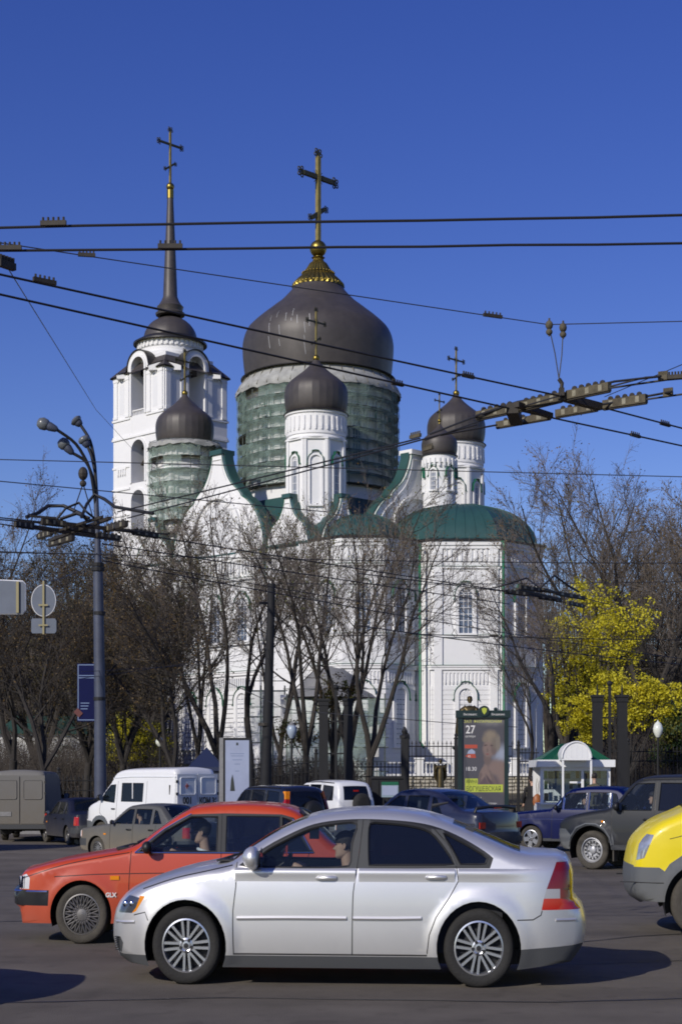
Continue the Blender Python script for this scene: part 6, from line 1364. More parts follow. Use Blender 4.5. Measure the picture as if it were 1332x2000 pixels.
    # tube trims given as polylines on the side: (name, pts, radius, material, dy)
    for nm, pts, r_, mt, dy in s.get('strips', []):
        for sd in (-1, 1):
            m = MB(); pp = catmull(pts, .12); m.tube([(v.x-ox, sd*(yw(v.x, v.y)+dy), v.y) for v in pp], r_, 6); m.build(nm, M[mt] if mt in M else mt, e, smooth=50)
    for nm, x, z, w, h, d, mt in s.get('boxes', []):      # small proud pieces on the near side
        p = at(x, z); m = MB(); m.box(p.x-w/2, p.x+w/2, p.y-d, p.y+.02, z-h/2, z+h/2); m.build(nm, M[mt] if mt in M else mt, e)
    # wheels, arches, underbody
    for k, (wx, wz, wr, ar) in enumerate(wheels):
        tm, rm2, dm = wheel_meshes(s['wheel'], wr, s.get('ww', .2), s.get('rubber', 'rubber'))
        for sd in (-1, 1):
            yy = yw(wx, wz+ar+.03)-.02-s.get('ww', .2)/2 if wz+ar+.03 < belt else W_-.14
            yy = W_-.015-s.get('ww', .2)/2-s.get('inset', .02)
            w = empty('wheel', (wx-ox, sd*yy, wz), 0 if sd < 0 else pi, parent=e); w.rotation_euler.y = 0
            w.rotation_euler = (0, R.uniform(0, 1), 0) if sd < 0 else (0, 0, pi)
            inst('tyre', tm, w); inst('rim', rm2, w); inst('brake_disc', dm, w)
            m = MB(); nA = 16; vs = []
            for i in range(nA+1):
                t = -.35+(pi+.7)*i/nA; x, z = wx-ox+ar*1.005*cos(t), wz+ar*1.005*sin(t); vs += [(x, sd*(yw(x+ox, z)-.004), z), (x, sd*(W_-.42), z)]
            cpt = len(vs); vs.append((wx-ox, sd*(W_-.42), wz)); m.add(vs, [(2*i, 2*i+2, 2*i+3, 2*i+1) for i in range(nA)]+[(2*i+1, 2*i+3, cpt) for i in range(nA)]); m.build('wheel_arch', M['black'], e)
    m = MB(); xs = sorted([w[0] for w in wheels]); ar = wheels[0][3]; zz = s.get('underz', zb)
    m.box(.35-ox, L_-.35-ox, -W_*.60, W_*.60, zz, zz+.12); m.box(xs[0]+ar-ox, xs[1]-ar-ox, -W_*.92, W_*.92, zz, zz+.1); m.cyl((xs[0]-ox, -W_*.7, wheels[0][1]), (xs[0]-ox, W_*.7, wheels[0][1]), .05); m.cyl((xs[1]-ox, -W_*.7, wheels[0][1]), (xs[1]-ox, W_*.7, wheels[0][1]), .05); m.build('underbody', M['black'], e)
    # interior tub, dash, seats
    if s.get('cabin'):
        ca, cb = s['cabin']; iw = W_*.86; m = MB(); zf = zb+.12
        m.box(ca-ox, cb-ox, -iw, iw, zf, zf+.03); m.box(ca-ox, ca+.03-ox, -iw, iw, zf, belt-.08); m.box(cb-.03-ox, cb-ox, -iw, iw, zf, belt-.05); m.box(ca-ox, cb-ox, -iw-.015, -iw, zf, belt-.05); m.box(ca-ox, cb-ox, iw, iw+.015, zf, belt-.05); m.box(ca-ox, ca+.35-ox, -iw, iw, belt-.16, belt-.07); m.build('interior', M['inner'], e)
        for sx_ in s.get('seats', []):
            for sd in (-1, 1):
                m = MB(); y0 = sd*W_*.42; m.X = T(sx_-ox, y0, 0); m.prism([(-.28, .34), (.24, .32), (.26, .46), (-.28, .50)], -.24, .24)
                m.prism([(.20, .42), (.33, .42), (.52, belt-.02), (.48, belt+.10), (.40, belt+.10), (.36, belt-.02)], -.24, .24); m.prism([(.43, belt+.14), (.52, belt+.14), (.55, belt+.34), (.47, belt+.34)], -.13, .13); m.cyl((.46, -.05, belt+.08), (.48, -.05, belt+.16), .008); m.cyl((.46, .05, belt+.08), (.48, .05, belt+.16), .008); m.build('seat', M['seat'], e)
        if s.get('steer'):
            x, z = s['steer']; m = MB(); m.X = T(x-ox, -W_*.42, z) @ Matrix.Rotation(-1.1, 4, 'Y'); m.tube([(.18*cos(2*pi*i/20), .18*sin(2*pi*i/20), 0) for i in range(20)], .014, 5, closed=True); m.box(-.17, .17, -.015, .015, -.015, .0); m.cyl((0, 0, 0), (0, 0, -.3), .02); m.build('steering_wheel', M['black'], e, smooth=60)
    if s.get('mirror'):
        x, z, mt, k = s['mirror']
        for sd in (-1, 1):
            w = yw(x, z); m = MB(); m.X = T(x-ox, sd*(w+.10), z+.02*k); 
            pr = [(.02, -.10), (.065, -.08), (.085, -.03), (.085, .04), (.06, .09), (.02, .105)]
            m.lathe([(.001, -.07)]+[(.055+.02*sin(pi*q/5)*1.0, -.06+.13*q/5) for q in range(6)]+[(.001, .075)], 10, axis='z'); m.v = [tuple(v) for v in m.v]
            m2 = MB(); m2.ball((0, 0, 0), .1, 14, 9, .78*k, .95*k, .72*k); m2.v = [(x-ox+v[0]*(.55 if v[0] > 0 else 1), sd*(w+.12)+v[1], z+.03+v[2]) for v in m2.v]; mo = m2.build('mirror', M[mt] if mt in M else mt, e, smooth=50)
            m3 = MB(); m3.cyl((x-ox+.02, sd*(w-.02), z-.03), (x-ox+.01, sd*(w+.08), z), .025, n=8); m3.build('mirror_arm', M['black'], mo)
            m3 = MB(); m3.lathe([(.065*k, .055*k), (.001, .056*k)], 14, (0, 0, 0), axis='z'); m3.v = [(x-ox+.055*k, sd*(w+.12)+v[0], z+.03+v[1]) for v in m3.v]; m3.build('mirror_glass', M['wglass'], mo)
    for nm, x, z, mt in s.get('handles', []):
        p = at(x, z); m = MB(); m.tube([(p.x-.09, p.y-.005, z), (p.x-.07, p.y-.03, z+.004), (p.x+.05, p.y-.03, z+.006), (p.x+.085, p.y-.01, z+.004)], [.012, .017, .019, .017], 8); ho = m.build(nm, M[mt] if mt in M else mt, e, smooth=60)
        m = MB(); m.ball((p.x, p.y+.012, z-.004), .05, 14, 6, 1.1, .25, .75); m.build('handle_recess', M[s.get('recmat', 'grey')], ho, smooth=60)
    e['_L'] = L_
    return e, at, yw
def paint(name, col, rough=.3, metal=.0, coat=.6, dirt=None, var=.03, spec=.5): M[name] = pbr(name, col, rough, metal, var=var, scale=2, coat=coat, dirt=dirt, spec=spec); return name
DUST = (.13, .115, .095)
paint('silver_paint', (.74, .73, .715), .38, .70, .5, (DUST, .15, .6, .35)); paint('red_paint', (.50, .058, .012), .38, 0, .55, (DUST, .15, .7, .3)); paint('dirty_grey_paint', (.075, .075, .072), .5, 0, .2, ((.17, .145, .11), .1, .95, 1.3))
paint('white_paint', (.74, .74, .74), .35, 0, .4, (DUST, .2, .8, .5)); paint('shade_grey_paint', (.15, .145, .135), .6, 0, .1, ((.16, .14, .11), .2, 2.6, .8)); paint('black_paint', (.012, .013, .016), .25, 0, .8, (DUST, .1, .9, .3))  # the grey van is a dull grey, dirtier towards the bottom
paint('navy_paint', (.02, .023, .045), .3, 0, .7, (DUST, .1, .9, .3)); paint('blue_paint', (.001, .005, .058), .4, 0, .0, ((.02, .02, .05), .15, .6, .4), spec=.2); paint('graphite_paint', (.019, .021, .025), .5, 0, .15, ((.06, .052, .04), .2, .65, .5), spec=.25)
paint('yellow_paint', (.78, .62, .008), .4, 0, .4, (DUST, .2, .7, .2)); paint('greyp', (.10, .11, .12), .6, 0, 0, ((.14, .13, .11), .2, .8, .6)); paint('dbumper', (.05, .052, .055), .7, 0, 0); paint('pale_van_paint', (.70, .72, .74), .4, 0, .3, (DUST, .3, 1.2, .5)); paint('darkblue_paint', (.004, .006, .02), .5, 0, .0, (DUST, .2, .8, .4))  # the dark blue car's paint is darkened to stand in for deep shade
paint('sill_paint', (.16, .16, .165), .5, .3, .2, (DUST, .15, .5, .6))
def place(fpx, fy, rpx=None, D=None, yaw=None, z=0):
    """ground contact of the front wheel on the near side (photo pixels)"""
    D = D or 6112/(fy-HOR); return Vector(((fpx-666)*D/F, D, z))
def car_at(spec, p_front_near, yaw, **kw):
    """put the near front wheel of the car on a ground point"""
    W_ = spec['W']; fx = min(w[0] for w in spec['wheels']); off = RZ(yaw) @ Vector((fx-spec.get('ox', 0), -(W_-.1), 0)); return Vector((p_front_near.x-off.x, p_front_near.y-off.y, kw.get('z', 0)))
# ---------------------------------------------------------------- silver sedan
R1 = .332
sil = dict(W=.885, belt=.93, tum=.38, paint='silver_paint', zb=.15, underz=.16, step=.05, grid=.05, er=.10, zm=.5, sh=.0, wheel='double', ww=.205, curvwin=True, crown=.04, fcrown=.09, seamw=.009,
  rcrown=.04, front=(.75, .62), rear=(.55, .78),
  wheels=[(.90, .316, .316, .375), (3.54, .316, .316, .375)],
  top=[(.36, .16), (.25, .22), (.205, .36), (.215, .50), (.245, .60), (.33, .70), (.50, .79), (.80, .885), (1.10, .945), (1.30, .975), (1.45, 1.07), (1.68, 1.20), (1.92, 1.305), (2.15, 1.365), (2.45, 1.39), (2.80, 1.385), (3.08, 1.345), (3.35, 1.265), (3.62, 1.165), (3.84, 1.08), (3.98, 1.045), (4.20, 1.035), (4.32, 1.015), (4.37, .90), (4.38, .71), (4.46, .62), (4.49, .50), (4.47, .34), (4.36, .20)],
  windows=[('w1', [(1.50, .965), (1.62, .952), (2.38, .965), (2.40, 1.14), (2.44, 1.295), (2.25, 1.295), (2.02, 1.255), (1.80, 1.165), (1.62, 1.075)], 'cglass'),
           ('w2', [(2.56, .97), (3.24, .975), (3.32, .98), (3.24, 1.10), (3.10, 1.235), (2.90, 1.285), (2.66, 1.305), (2.56, 1.30), (2.55, 1.1)], 'tglass'),
           ('w3', [(3.38, .98), (3.60, .985), (3.62, 1.03), (3.50, 1.10), (3.38, 1.16), (3.22, 1.225), (3.29, 1.12)], 'tglass')],
  seams=[[(1.36, .99), (1.36, .80), (1.335, .6), (1.34, .25)], [(2.50, 1.33), (2.475, 1.1), (2.455, .96), (2.42, .75), (2.41, .25)], [(3.34, .97), (3.36, .85), (3.28, .72), (3.16, .56), (3.10, .42), (3.08, .27)], [(3.35, .975), (3.28, 1.12), (3.14, 1.26)], [(1.34, .255), (3.08, .255)], [(.42, .56), (.53, .585), (.56, .52)], [(3.88, .545), (4.02, .548), (4.09, .585), (4.10, .62)], [(.50, .77), (.80, .86), (1.10, .92), (1.32, .965)]],
  regions=[('b_pillar', [(2.385, .95), (2.555, .95), (2.56, 1.33), (2.45, 1.33)], 'dbumper'), ('c_pillar', [(3.255, .97), (3.365, .97), (3.22, 1.25), (3.11, 1.26)], 'dbumper'), ('window_surround', [(1.38, .965), (1.5, .940), (3.64, .95), (3.67, 1.03), (3.4, 1.185), (3.12, 1.285), (2.82, 1.325), (2.4, 1.335), (2.05, 1.295), (1.75, 1.18), (1.55, 1.075)], 'black'),
    ('front_door', [(1.365, .97), (2.445, .95), (2.42, .75), (2.405, .265), (1.345, .265), (1.34, .6)], 'silver_paint'), ('rear_door', [(2.46, .95), (3.34, .955), (3.35, .85), (3.27, .72), (3.15, .56), (3.09, .42), (3.075, .265), (2.415, .265), (2.425, .75)], 'silver_paint'),
    ('headlight', [(.25, .575), (.40, .575), (.44, .62), (.475, .70), (.36, .715), (.27, .66)], 'hglass2'), ('turn_light', [(.40, .575), (.44, .59), (.53, .715), (.475, .715), (.44, .62)], 'amber'), ('fog_grille', [(.21, .28), (.29, .25), (.31, .33), (.28, .38), (.215, .37)], 'dbumper'),
    ('tail_light', [(4.14, .79), (4.20, .93), (4.23, 1.0), (4.5, 1.0), (4.5, .79)], 'redd'), ('reverse_light', [(4.115, .715), (4.14, .79), (4.26, .79), (4.26, .715)], 'wlens2'), ('tail_light', [(4.26, .79), (4.26, .715), (4.5, .715), (4.5, .79)], 'redd'), ('tail_light', [(4.095, .625), (4.115, .715), (4.5, .715), (4.5, .625)], 'red'),
    ('sill', [(1.2, .1), (1.2, .245), (3.25, .245), (3.25, .1)], 'dbumper'), ('door_base', [(1.345, .25), (3.08, .25), (3.08, .30), (1.345, .30)], 'sill_paint'), ('lower_bumper', [(0, .1), (.02, .24), (.60, .24), (.60, .1)], 'dbumper'), ('lower_bumper', [(3.87, .15), (3.87, .31), (4.5, .35), (4.5, .15)], 'dbumper')],
  glass=[(1.30, 2.0, 'cglass', 'windshield'), (3.28, 3.90, 'tglass', 'rear_window')],
  topmats=[(4.2, 4.6, .0, .34, 'dbumper'), (.0, .6, .0, .24, 'dbumper')],
  strips=[('side_moulding', [(1.37, .545), (1.8, .55), (2.36, .55)], .017, 'silver_paint', .004), ('side_moulding', [(2.42, .55), (2.8, .55), (3.03, .555)], .017, 'silver_paint', .004), ('bumper_strip', [(.235, .50), (.32, .50), (.43, .505)], .014, 'silver_paint', .0), ('bumper_strip', [(4.22, .545), (4.32, .545), (4.40, .545)], .013, 'silver_paint', .0)],
  handles=[('door_handle', 2.18, .865, 'silver_paint'), ('door_handle', 3.16, .875, 'silver_paint')], recmat='sill_paint',
  mirror=(1.53, 1.0, 'silver_paint', 1.3), cabin=(1.25, 3.75), seats=[2.05, 2.95], steer=(1.72, .88))
M['wlens2'] = pbr('grey_reversing_lens', (.33, .33, .35), .15)
M['hglass2'] = pbr('headlight_lens', (.055, .06, .065), .06, spec=1, coat=1)
yaw = -radians(5.0); pf = place(366, 1922); loc = car_at(sil, pf, yaw)
silver, sat, syw = car('sedan', 'silver four-door sedan in the foreground with a young driver', 'car', loc, yaw, sil)
for xa_, xb_ in ((1.35, 2.44), (2.47, 3.33), (3.36, 4.14)):
    m = MB(); prof_ = [(-.115, -.002), (-.10, .001), (-.08, .005), (-.06, .011), (-.045, .016), (-.032, .019), (-.022, .018), (-.012, .013), (-.004, .006), (.004, -.002)]; nx_ = 14; vs = []
    for q in range(nx_+1):
        x = xa_+(xb_-xa_)*q/nx_; f_ = S((x-1.2)/.2)*S((4.16-x)/.5)
        for dz_, dy_ in prof_: z = .945+dz_-.02*S((.95-x)/.3); vs.append((x, -(syw(x, z)+(dy_ if dy_ < 0 else dy_*f_)), z))
    k_ = len(prof_); m.add(vs, [(q*k_+j, (q+1)*k_+j, (q+1)*k_+j+1, q*k_+j+1) for q in range(nx_) for j in range(k_-1)]); m.build('shoulder_crease', M['silver_paint'], silver, smooth=70)
for x, z, r_ in ((.335, .645, .030), (.40, .65, .026)):
    p = sat(x, z); m = MB(); m.ball((p.x, p.y+.005, z), r_, 14, 8, 1, .55, 1); m.build('headlamp_bulb', M['chrome'], silver, smooth=60)
m = MB()
for k in range(7): p = sat(.26, .27+.018*k); m.box(.225, .30, p.y-.012, p.y+.03, .265+.018*k, .272+.018*k)
m.build('fog_grille_bars', M['black'], silver, kind='stuff')
m = MB(); p = sat(1.24, 1.0); 
for k in range(2): m.tube([(1.18+.10*k, -.35+.3*k, 1.0+.03*k), (1.36+.1*k, -.62+.3*k, 1.05+.05*k), (1.44, -.1+.3*k, 1.10)], .01, 5)
m.box(1.14, 1.30, -.6, .6, .985, 1.0); m.build('wiper', M['black'], silver)
m = MB(); m.cyl((3.1, 0, 1.43), (3.25, 0, 1.46), .02, .008, 6); m.build('roof_aerial', M['black'], silver)
# a second car of the same make stands just outside the left edge; its shadow reaches into the picture
off = copy_tree(silver); off.name = 'sedan'; off['label'] = 'sedan ahead of the silver one, outside the left edge, casting the foreground shadow'; off.location = (-8.02, 13.35, 0); off.rotation_euler.z = -.02
# ---------------------------------------------------------------- red sedan
red = dict(W=.845, belt=.90, tum=.36, paint='red_paint', zb=.21, step=.06, grid=.07, er=.07, zm=.5, wheel='lattice', ww=.185, rubber='rubberd', crown=.03, fcrown=.05, seamw=.009,
  front=(.5, .80), rear=(.4, .85), wheels=[(.80, .297, .297, .345), (3.38, .297, .297, .345)],
  top=[(.10, .20), (.07, .36), (.0, .40, 1), (.0, .52), (.07, .54, 1), (.08, .66), (.13, .715), (.5, .81), (.95, .885), (1.25, .93), (1.42, .985), (1.66, 1.14), (1.90, 1.29), (2.06, 1.355), (2.4, 1.385), (2.75, 1.385), (3.05, 1.36), (3.22, 1.30), (3.42, 1.15), (3.60, 1.0), (3.72, .965), (4.1, .95), (4.36, .93), (4.42, .80), (4.44, .45), (4.38, .22)],
  windows=[('w1', [(1.45, .925), (2.32, .925), (2.32, 1.27), (2.02, 1.27), (1.74, 1.13)], 'cglass'), ('w2', [(2.42, .925), (3.02, .925), (3.02, 1.27), (2.42, 1.275)], 'tglass2'), ('w3', [(3.05, .925), (3.36, .93), (3.14, 1.235), (3.05, 1.265)], 'tglass')],
  seams=[[(1.36, .93), (1.34, .6), (1.34, .24)], [(2.37, 1.30), (2.37, .6), (2.37, .24)], [(3.36, .94), (3.30, .72), (3.12, .5), (3.06, .24)], [(.12, .655), (.6, .79), (1.1, .88), (1.34, .915)], [(.5, .675), (1.0, .70), (2.36, .72), (3.3, .73)]],
  regions=[('b_pillar', [(2.33, .915), (2.41, .915), (2.41, 1.28), (2.33, 1.28)], 'black'), ('window_frame', [(1.40, .905), (3.42, .91), (3.18, 1.26), (3.04, 1.295), (2.40, 1.305), (2.02, 1.295), (1.70, 1.14)], 'black'),
   ('front_door', [(1.345, .90), (2.365, .90), (2.365, .25), (1.345, .25)], 'red_paint'), ('rear_door', [(2.375, .90), (3.34, .90), (3.30, .72), (3.12, .5), (3.065, .25), (2.375, .25)], 'red_paint'),
   ('headlight', [(.06, .55), (.205, .55), (.215, .66), (.17, .70), (.06, .66)], 'wlens'), ('turn_light', [(.06, .55), (.10, .55), (.105, .69), (.06, .66)], 'amber'), ('bumper', [(-.1, .385), (.43, .385), (.44, .54), (-.1, .54)], 'blackg'), ('bumper', [(3.76, .385), (4.6, .385), (4.6, .54), (3.76, .54)], 'blackg'), ('tail_light', [(4.18, .62), (4.5, .62), (4.5, .86), (4.18, .86)], 'red')],
  glass=[(1.36, 1.98, 'cglass', 'windshield'), (3.20, 3.64, 'cglass', 'rear_window')], topmats=[(-.1, .09, .385, .545, 'blackg'), (-.1, .11, .545, .70, 'black'), (4.38, 4.6, .385, .545, 'blackg')],
  strips=[('bumper_strip', [(.01, .525), (.2, .525), (.42, .525)], .012, 'chrome', .0), ('window_trim', [(1.40, .915), (2.3, .912), (3.40, .915)], .008, 'chrome', .004), ('window_trim', [(1.40, .915), (1.72, 1.15), (2.02, 1.30)], .007, 'chrome', .002), ('window_trim', [(3.165, 1.245), (3.275, 1.10), (3.375, .94)], .010, 'chrome', .004)],
  boxes=[('side_turn_light', 1.18, .665, .10, .04, .012, 'amber')], mirror=(1.56, .94, 'black', .9), handles=[('door_handle', 2.22, .80, 'black'), ('door_handle', 3.14, .80, 'black')], recmat='black', cabin=(1.25, 3.55), seats=[2.0, 2.85], steer=(1.72, .84))
M['tglass2'] = glass('car_glass_smoked', (.01, .014, .03), .72)
yaw = radians(-1.5); pf = place(162, 1843); loc = car_at(red, pf, yaw)
redc, rat, ryw = car('sedan', 'red four-door sedan with a lattice-spoked wheel behind the silver car', 'car', loc, yaw, red)
p = rat(1.17, .50); text('GLX', .062, M['txt_w'], redc, T(p.x-.09, p.y-.012, .475) @ FRONT, 'badge_lettering', ext=.002, bold=.002, align='LEFT')
m = MB(); p = rat(.14, .61)
for k in range(5): m.box(p.x-.05+k*.028, p.x-.044+k*.028, p.y-.006, p.y+.04, .56, .68)
m.build('headlight_rib', M['chrome'], redc, kind='stuff')
m = MB(); m.box(3.62, 3.95, -.5, .5, 1.0, 1.0); m = MB(); m.tube([(3.30, -.62, 1.285), (3.22, -.2, 1.335), (3.22, .2, 1.335), (3.30, .62, 1.285)], .02, 6); m.build('roof_lip', M['black'], redc, smooth=50)
m = MB(); 
for k in range(2): m.tube([(1.22+.1*k, -.4+.35*k, .965+.03*k), (1.40+.08*k, -.60+.3*k, 1.0+.05*k), (1.47, -.15+.3*k, 1.045)], .009, 5)
m.box(1.16, 1.34, -.6, .6, .935, .96); m.build('wiper', M['black'], redc)
# ---------------------------------------------------------------- boxy sedan / hatch used for several small cars
def boxy(paint_, **kw):
    d = dict(W=.82, belt=.90, tum=.33, paint=paint_, zb=.24, step=.09, grid=.11, er=.06, zm=.5, wheel='hub', ww=.175, rubber='rubberd', crown=.03, fcrown=.05, seamw=.012, front=(.45, .84), rear=(.35, .88), wheels=[(.80, .285, .285, .33), (3.26, .285, .285, .33)],
     top=[(.08, .24), (.0, .38), (.0, .52), (.06, .56, 1), (.08, .74), (.13, .78), (.6, .84), (1.12, .90), (1.28, .93), (1.50, 1.10), (1.78, 1.30), (1.95, 1.365), (2.3, 1.395), (2.75, 1.39), (3.02, 1.35), (3.2, 1.22), (3.48, 1.0), (3.60, .975), (4.0, .965), (4.12, .93), (4.16, .6), (4.20, .50), (4.18, .38), (4.10, .24)],
     windows=[('w1', [(1.38, .92), (2.12, .92), (2.12, 1.28), (1.93, 1.28), (1.70, 1.14)], 'cglass'), ('w2', [(2.20, .92), (2.78, .92), (2.78, 1.285), (2.20, 1.285)], 'cglass'), ('w3', [(2.88, .93), (3.20, .94), (2.98, 1.24), (2.88, 1.27)], 'cglass')],
     seams=[[(1.32, .91), (1.30, .28)], [(2.16, 1.3), (2.16, .28)], [(3.0, .90), (2.98, .7), (2.86, .5), (2.83, .28)]],
     regions=[('bumper', [(-.1, .36), (.40, .36), (.40, .54), (-.1, .54)], 'dbumper'), ('bumper', [(3.66, .36), (4.4, .36), (4.4, .54), (3.66, .54)], 'dbumper'), ('headlight', [(.0, .58), (.18, .58), (.18, .74), (.0, .74)], 'wlens'), ('turn_light', [(.13, .58), (.20, .58), (.20, .73), (.13, .73)], 'amber'), ('tail_light', [(3.98, .60), (4.3, .60), (4.3, .86), (3.98, .86)], 'red'),
       ('front_door', [(1.31, .90), (2.155, .90), (2.155, .29), (1.305, .29)], paint_), ('rear_door', [(2.165, .90), (2.99, .89), (2.97, .7), (2.85, .5), (2.825, .29), (2.165, .29)], paint_)],
     glass=[(1.26, 1.9, 'cglass', 'windshield'), (3.06, 3.50, 'cglass', 'rear_window')], topmats=[(-.1, .07, .36, .55, 'dbumper'), (4.1, 4.4, .36, .56, 'dbumper')],
     handles=[('door_handle', 2.02, .78, 'black'), ('door_handle', 2.84, .78, 'black')], recmat='black', mirror=(1.47, .93, 'black', .8), cabin=(1.2, 3.4), seats=[1.85, 2.65], steer=(1.6, .82), boxes=[('side_turn_light', 1.12, .66, .09, .035, .012, 'amber')])
    d.update(kw); return d
dg_ = boxy('dirty_grey_paint'); yaw = radians(-36); loc = car_at(dg_, Vector((P(194, 0, 46).x, 46, 0)), yaw); dgc, dat, _ = car('sedan', 'small dirty grey sedan in front of the white ambulance', 'car', Vector((loc.x, loc.y, -.5)), yaw, dg_)
nh = boxy('navy_paint'); nh['top'] = [(.08, .24), (.0, .38), (.0, .52), (.06, .56, 1), (.08, .70), (.13, .76), (.6, .84), (1.12, .90), (1.28, .93), (1.50, 1.10), (1.78, 1.30), (1.95, 1.375), (2.3, 1.405), (2.75, 1.38), (3.05, 1.30), (3.3, 1.17), (3.62, 1.02), (3.85, 1.0), (4.05, .985), (4.14, .95), (4.16, .6), (4.20, .50), (4.18, .38), (4.10, .24)]
nh['regions'] = [r for r in nh['regions'] if r[0] != 'tail_light']; nh['glass'] = [(1.26, 1.9, 'cglass', 'windshield'), (2.98, 3.62, 'cglass', 'rear_window')]
yaw = radians(-42); D = 34.5; loc = car_at(nh, Vector((P(700, 0, D+1.9).x, D+1.9, 0)), yaw); nav, nat, _ = car('hatchback', 'dark navy car with a black tail spoiler in front of the concert poster', 'car', loc, yaw, nh)
m = MB(); m.X = T(0, 0, 0); m.tube([(4.02, -.70, .98), (4.04, -.68, 1.06), (4.07, -.3, 1.085), (4.07, .3, 1.085), (4.04, .68, 1.06), (4.02, .70, .98)], .032, 8); m.build('spoiler', M['black'], nav, smooth=50)
m = MB(); m.box(4.09, 4.105, -.12, .12, 1.05, 1.075); m.build('brake_light', M['red'], nav)
for sy in (-1, 1): m = MB(); m.box(4.165, 4.185, sy*.64-.10, sy*.64+.10, .68, .80); m.build('tail_light', M['red'], nav)
m = MB(); m.box(4.2, 4.235, -.7, .7, .42, .52); m.build('rear_bumper', M['dbumper'], nav); m = MB(); m.box(4.17, 4.18, -.26, .26, .66, .78); m.build('number_plate', M['whitep'], nav)
db = boxy('darkblue_paint'); yaw = radians(-62); loc = car_at(db, Vector((P(92, 0, 58).x, 58, 0)), yaw); car('sedan', 'dark blue car in deep shade between the grey van and the ambulance', 'car', Vector((loc.x, loc.y, -.5)), yaw, db)
# ---------------------------------------------------------------- blue classic sedan
lb = boxy('blue_paint', W=.80, tum=.30, wheel='five', sealmat='chrome', seal=.012)
lb['top'] = [(.12, .26), (.02, .38), (.0, .50), (.05, .54, 1), (.06, .78, 1), (.14, .815), (.6, .86), (1.18, .915), (1.30, .94), (1.45, 1.08), (1.66, 1.28), (1.80, 1.36), (2.2, 1.405), (2.75, 1.405), (3.02, 1.37), (3.14, 1.28), (3.36, 1.0), (3.44, .95), (3.9, .90), (3.98, .86, 1), (4.0, .55), (4.05, .48), (4.02, .38), (3.95, .26)]
lb['windows'] = [('w1', [(1.42, .93), (1.62, .93), (1.62, 1.21), (1.56, 1.12)], 'cglass'), ('w1b', [(1.65, .93), (2.20, .93), (2.20, 1.30), (1.74, 1.285), (1.65, 1.22)], 'cglass'), ('w2', [(2.28, .93), (2.80, .93), (2.80, 1.30), (2.28, 1.305)], 'cglass'), ('w3', [(2.84, .93), (3.12, .94), (2.95, 1.27), (2.84, 1.295)], 'cglass')]
lb['seams'] = [[(1.36, .92), (1.34, .28)], [(2.24, 1.3), (2.24, .28)], [(3.12, .92), (3.05, .6), (2.86, .45), (2.83, .28)]]
lb['regions'] = [('bumper', [(-.1, .38), (.22, .38), (.22, .50), (-.1, .50)], 'chrome'), ('turn_light', [(.08, .68), (.20, .68), (.20, .73), (.08, .73)], 'amber'), ('tail_light', [(3.86, .6), (4.2, .6), (4.2, .8), (3.86, .8)], 'red'), ('front_door', [(1.365, .91), (2.235, .91), (2.235, .29), (1.35, .29)], 'blue_paint'), ('rear_door', [(2.245, .91), (3.11, .91), (3.04, .6), (2.85, .45), (2.825, .29), (2.245, .29)], 'blue_paint'), ('sill', [(1.1, .2), (1.1, .30), (2.95, .30), (2.95, .2)], 'dbumper')]
lb['glass'] = [(1.28, 1.78, 'cglass', 'windshield'), (3.04, 3.34, 'cglass', 'rear_window')]; lb['boxes'] = []
lb['strips'] = [('chrome_strip', [(.2, .70), (1.2, .715), (3.8, .70)], .006, 'chrome', .002), ('bumper_bar', [(.0, .46), (.1, .46), (.3, .46)], .03, 'chrome', .02)]
lb['handles'] = [('door_handle', 2.08, .80, 'chrome'), ('door_handle', 2.92, .80, 'chrome')]; lb['mirror'] = (1.50, .94, 'black', .85)
yaw = radians(-27); loc = car_at(lb, place(1038, 1663), yaw); blue, bat, _ = car('sedan', 'blue classic boxy sedan with chrome window trim below the kiosk', 'car', loc, yaw, lb)
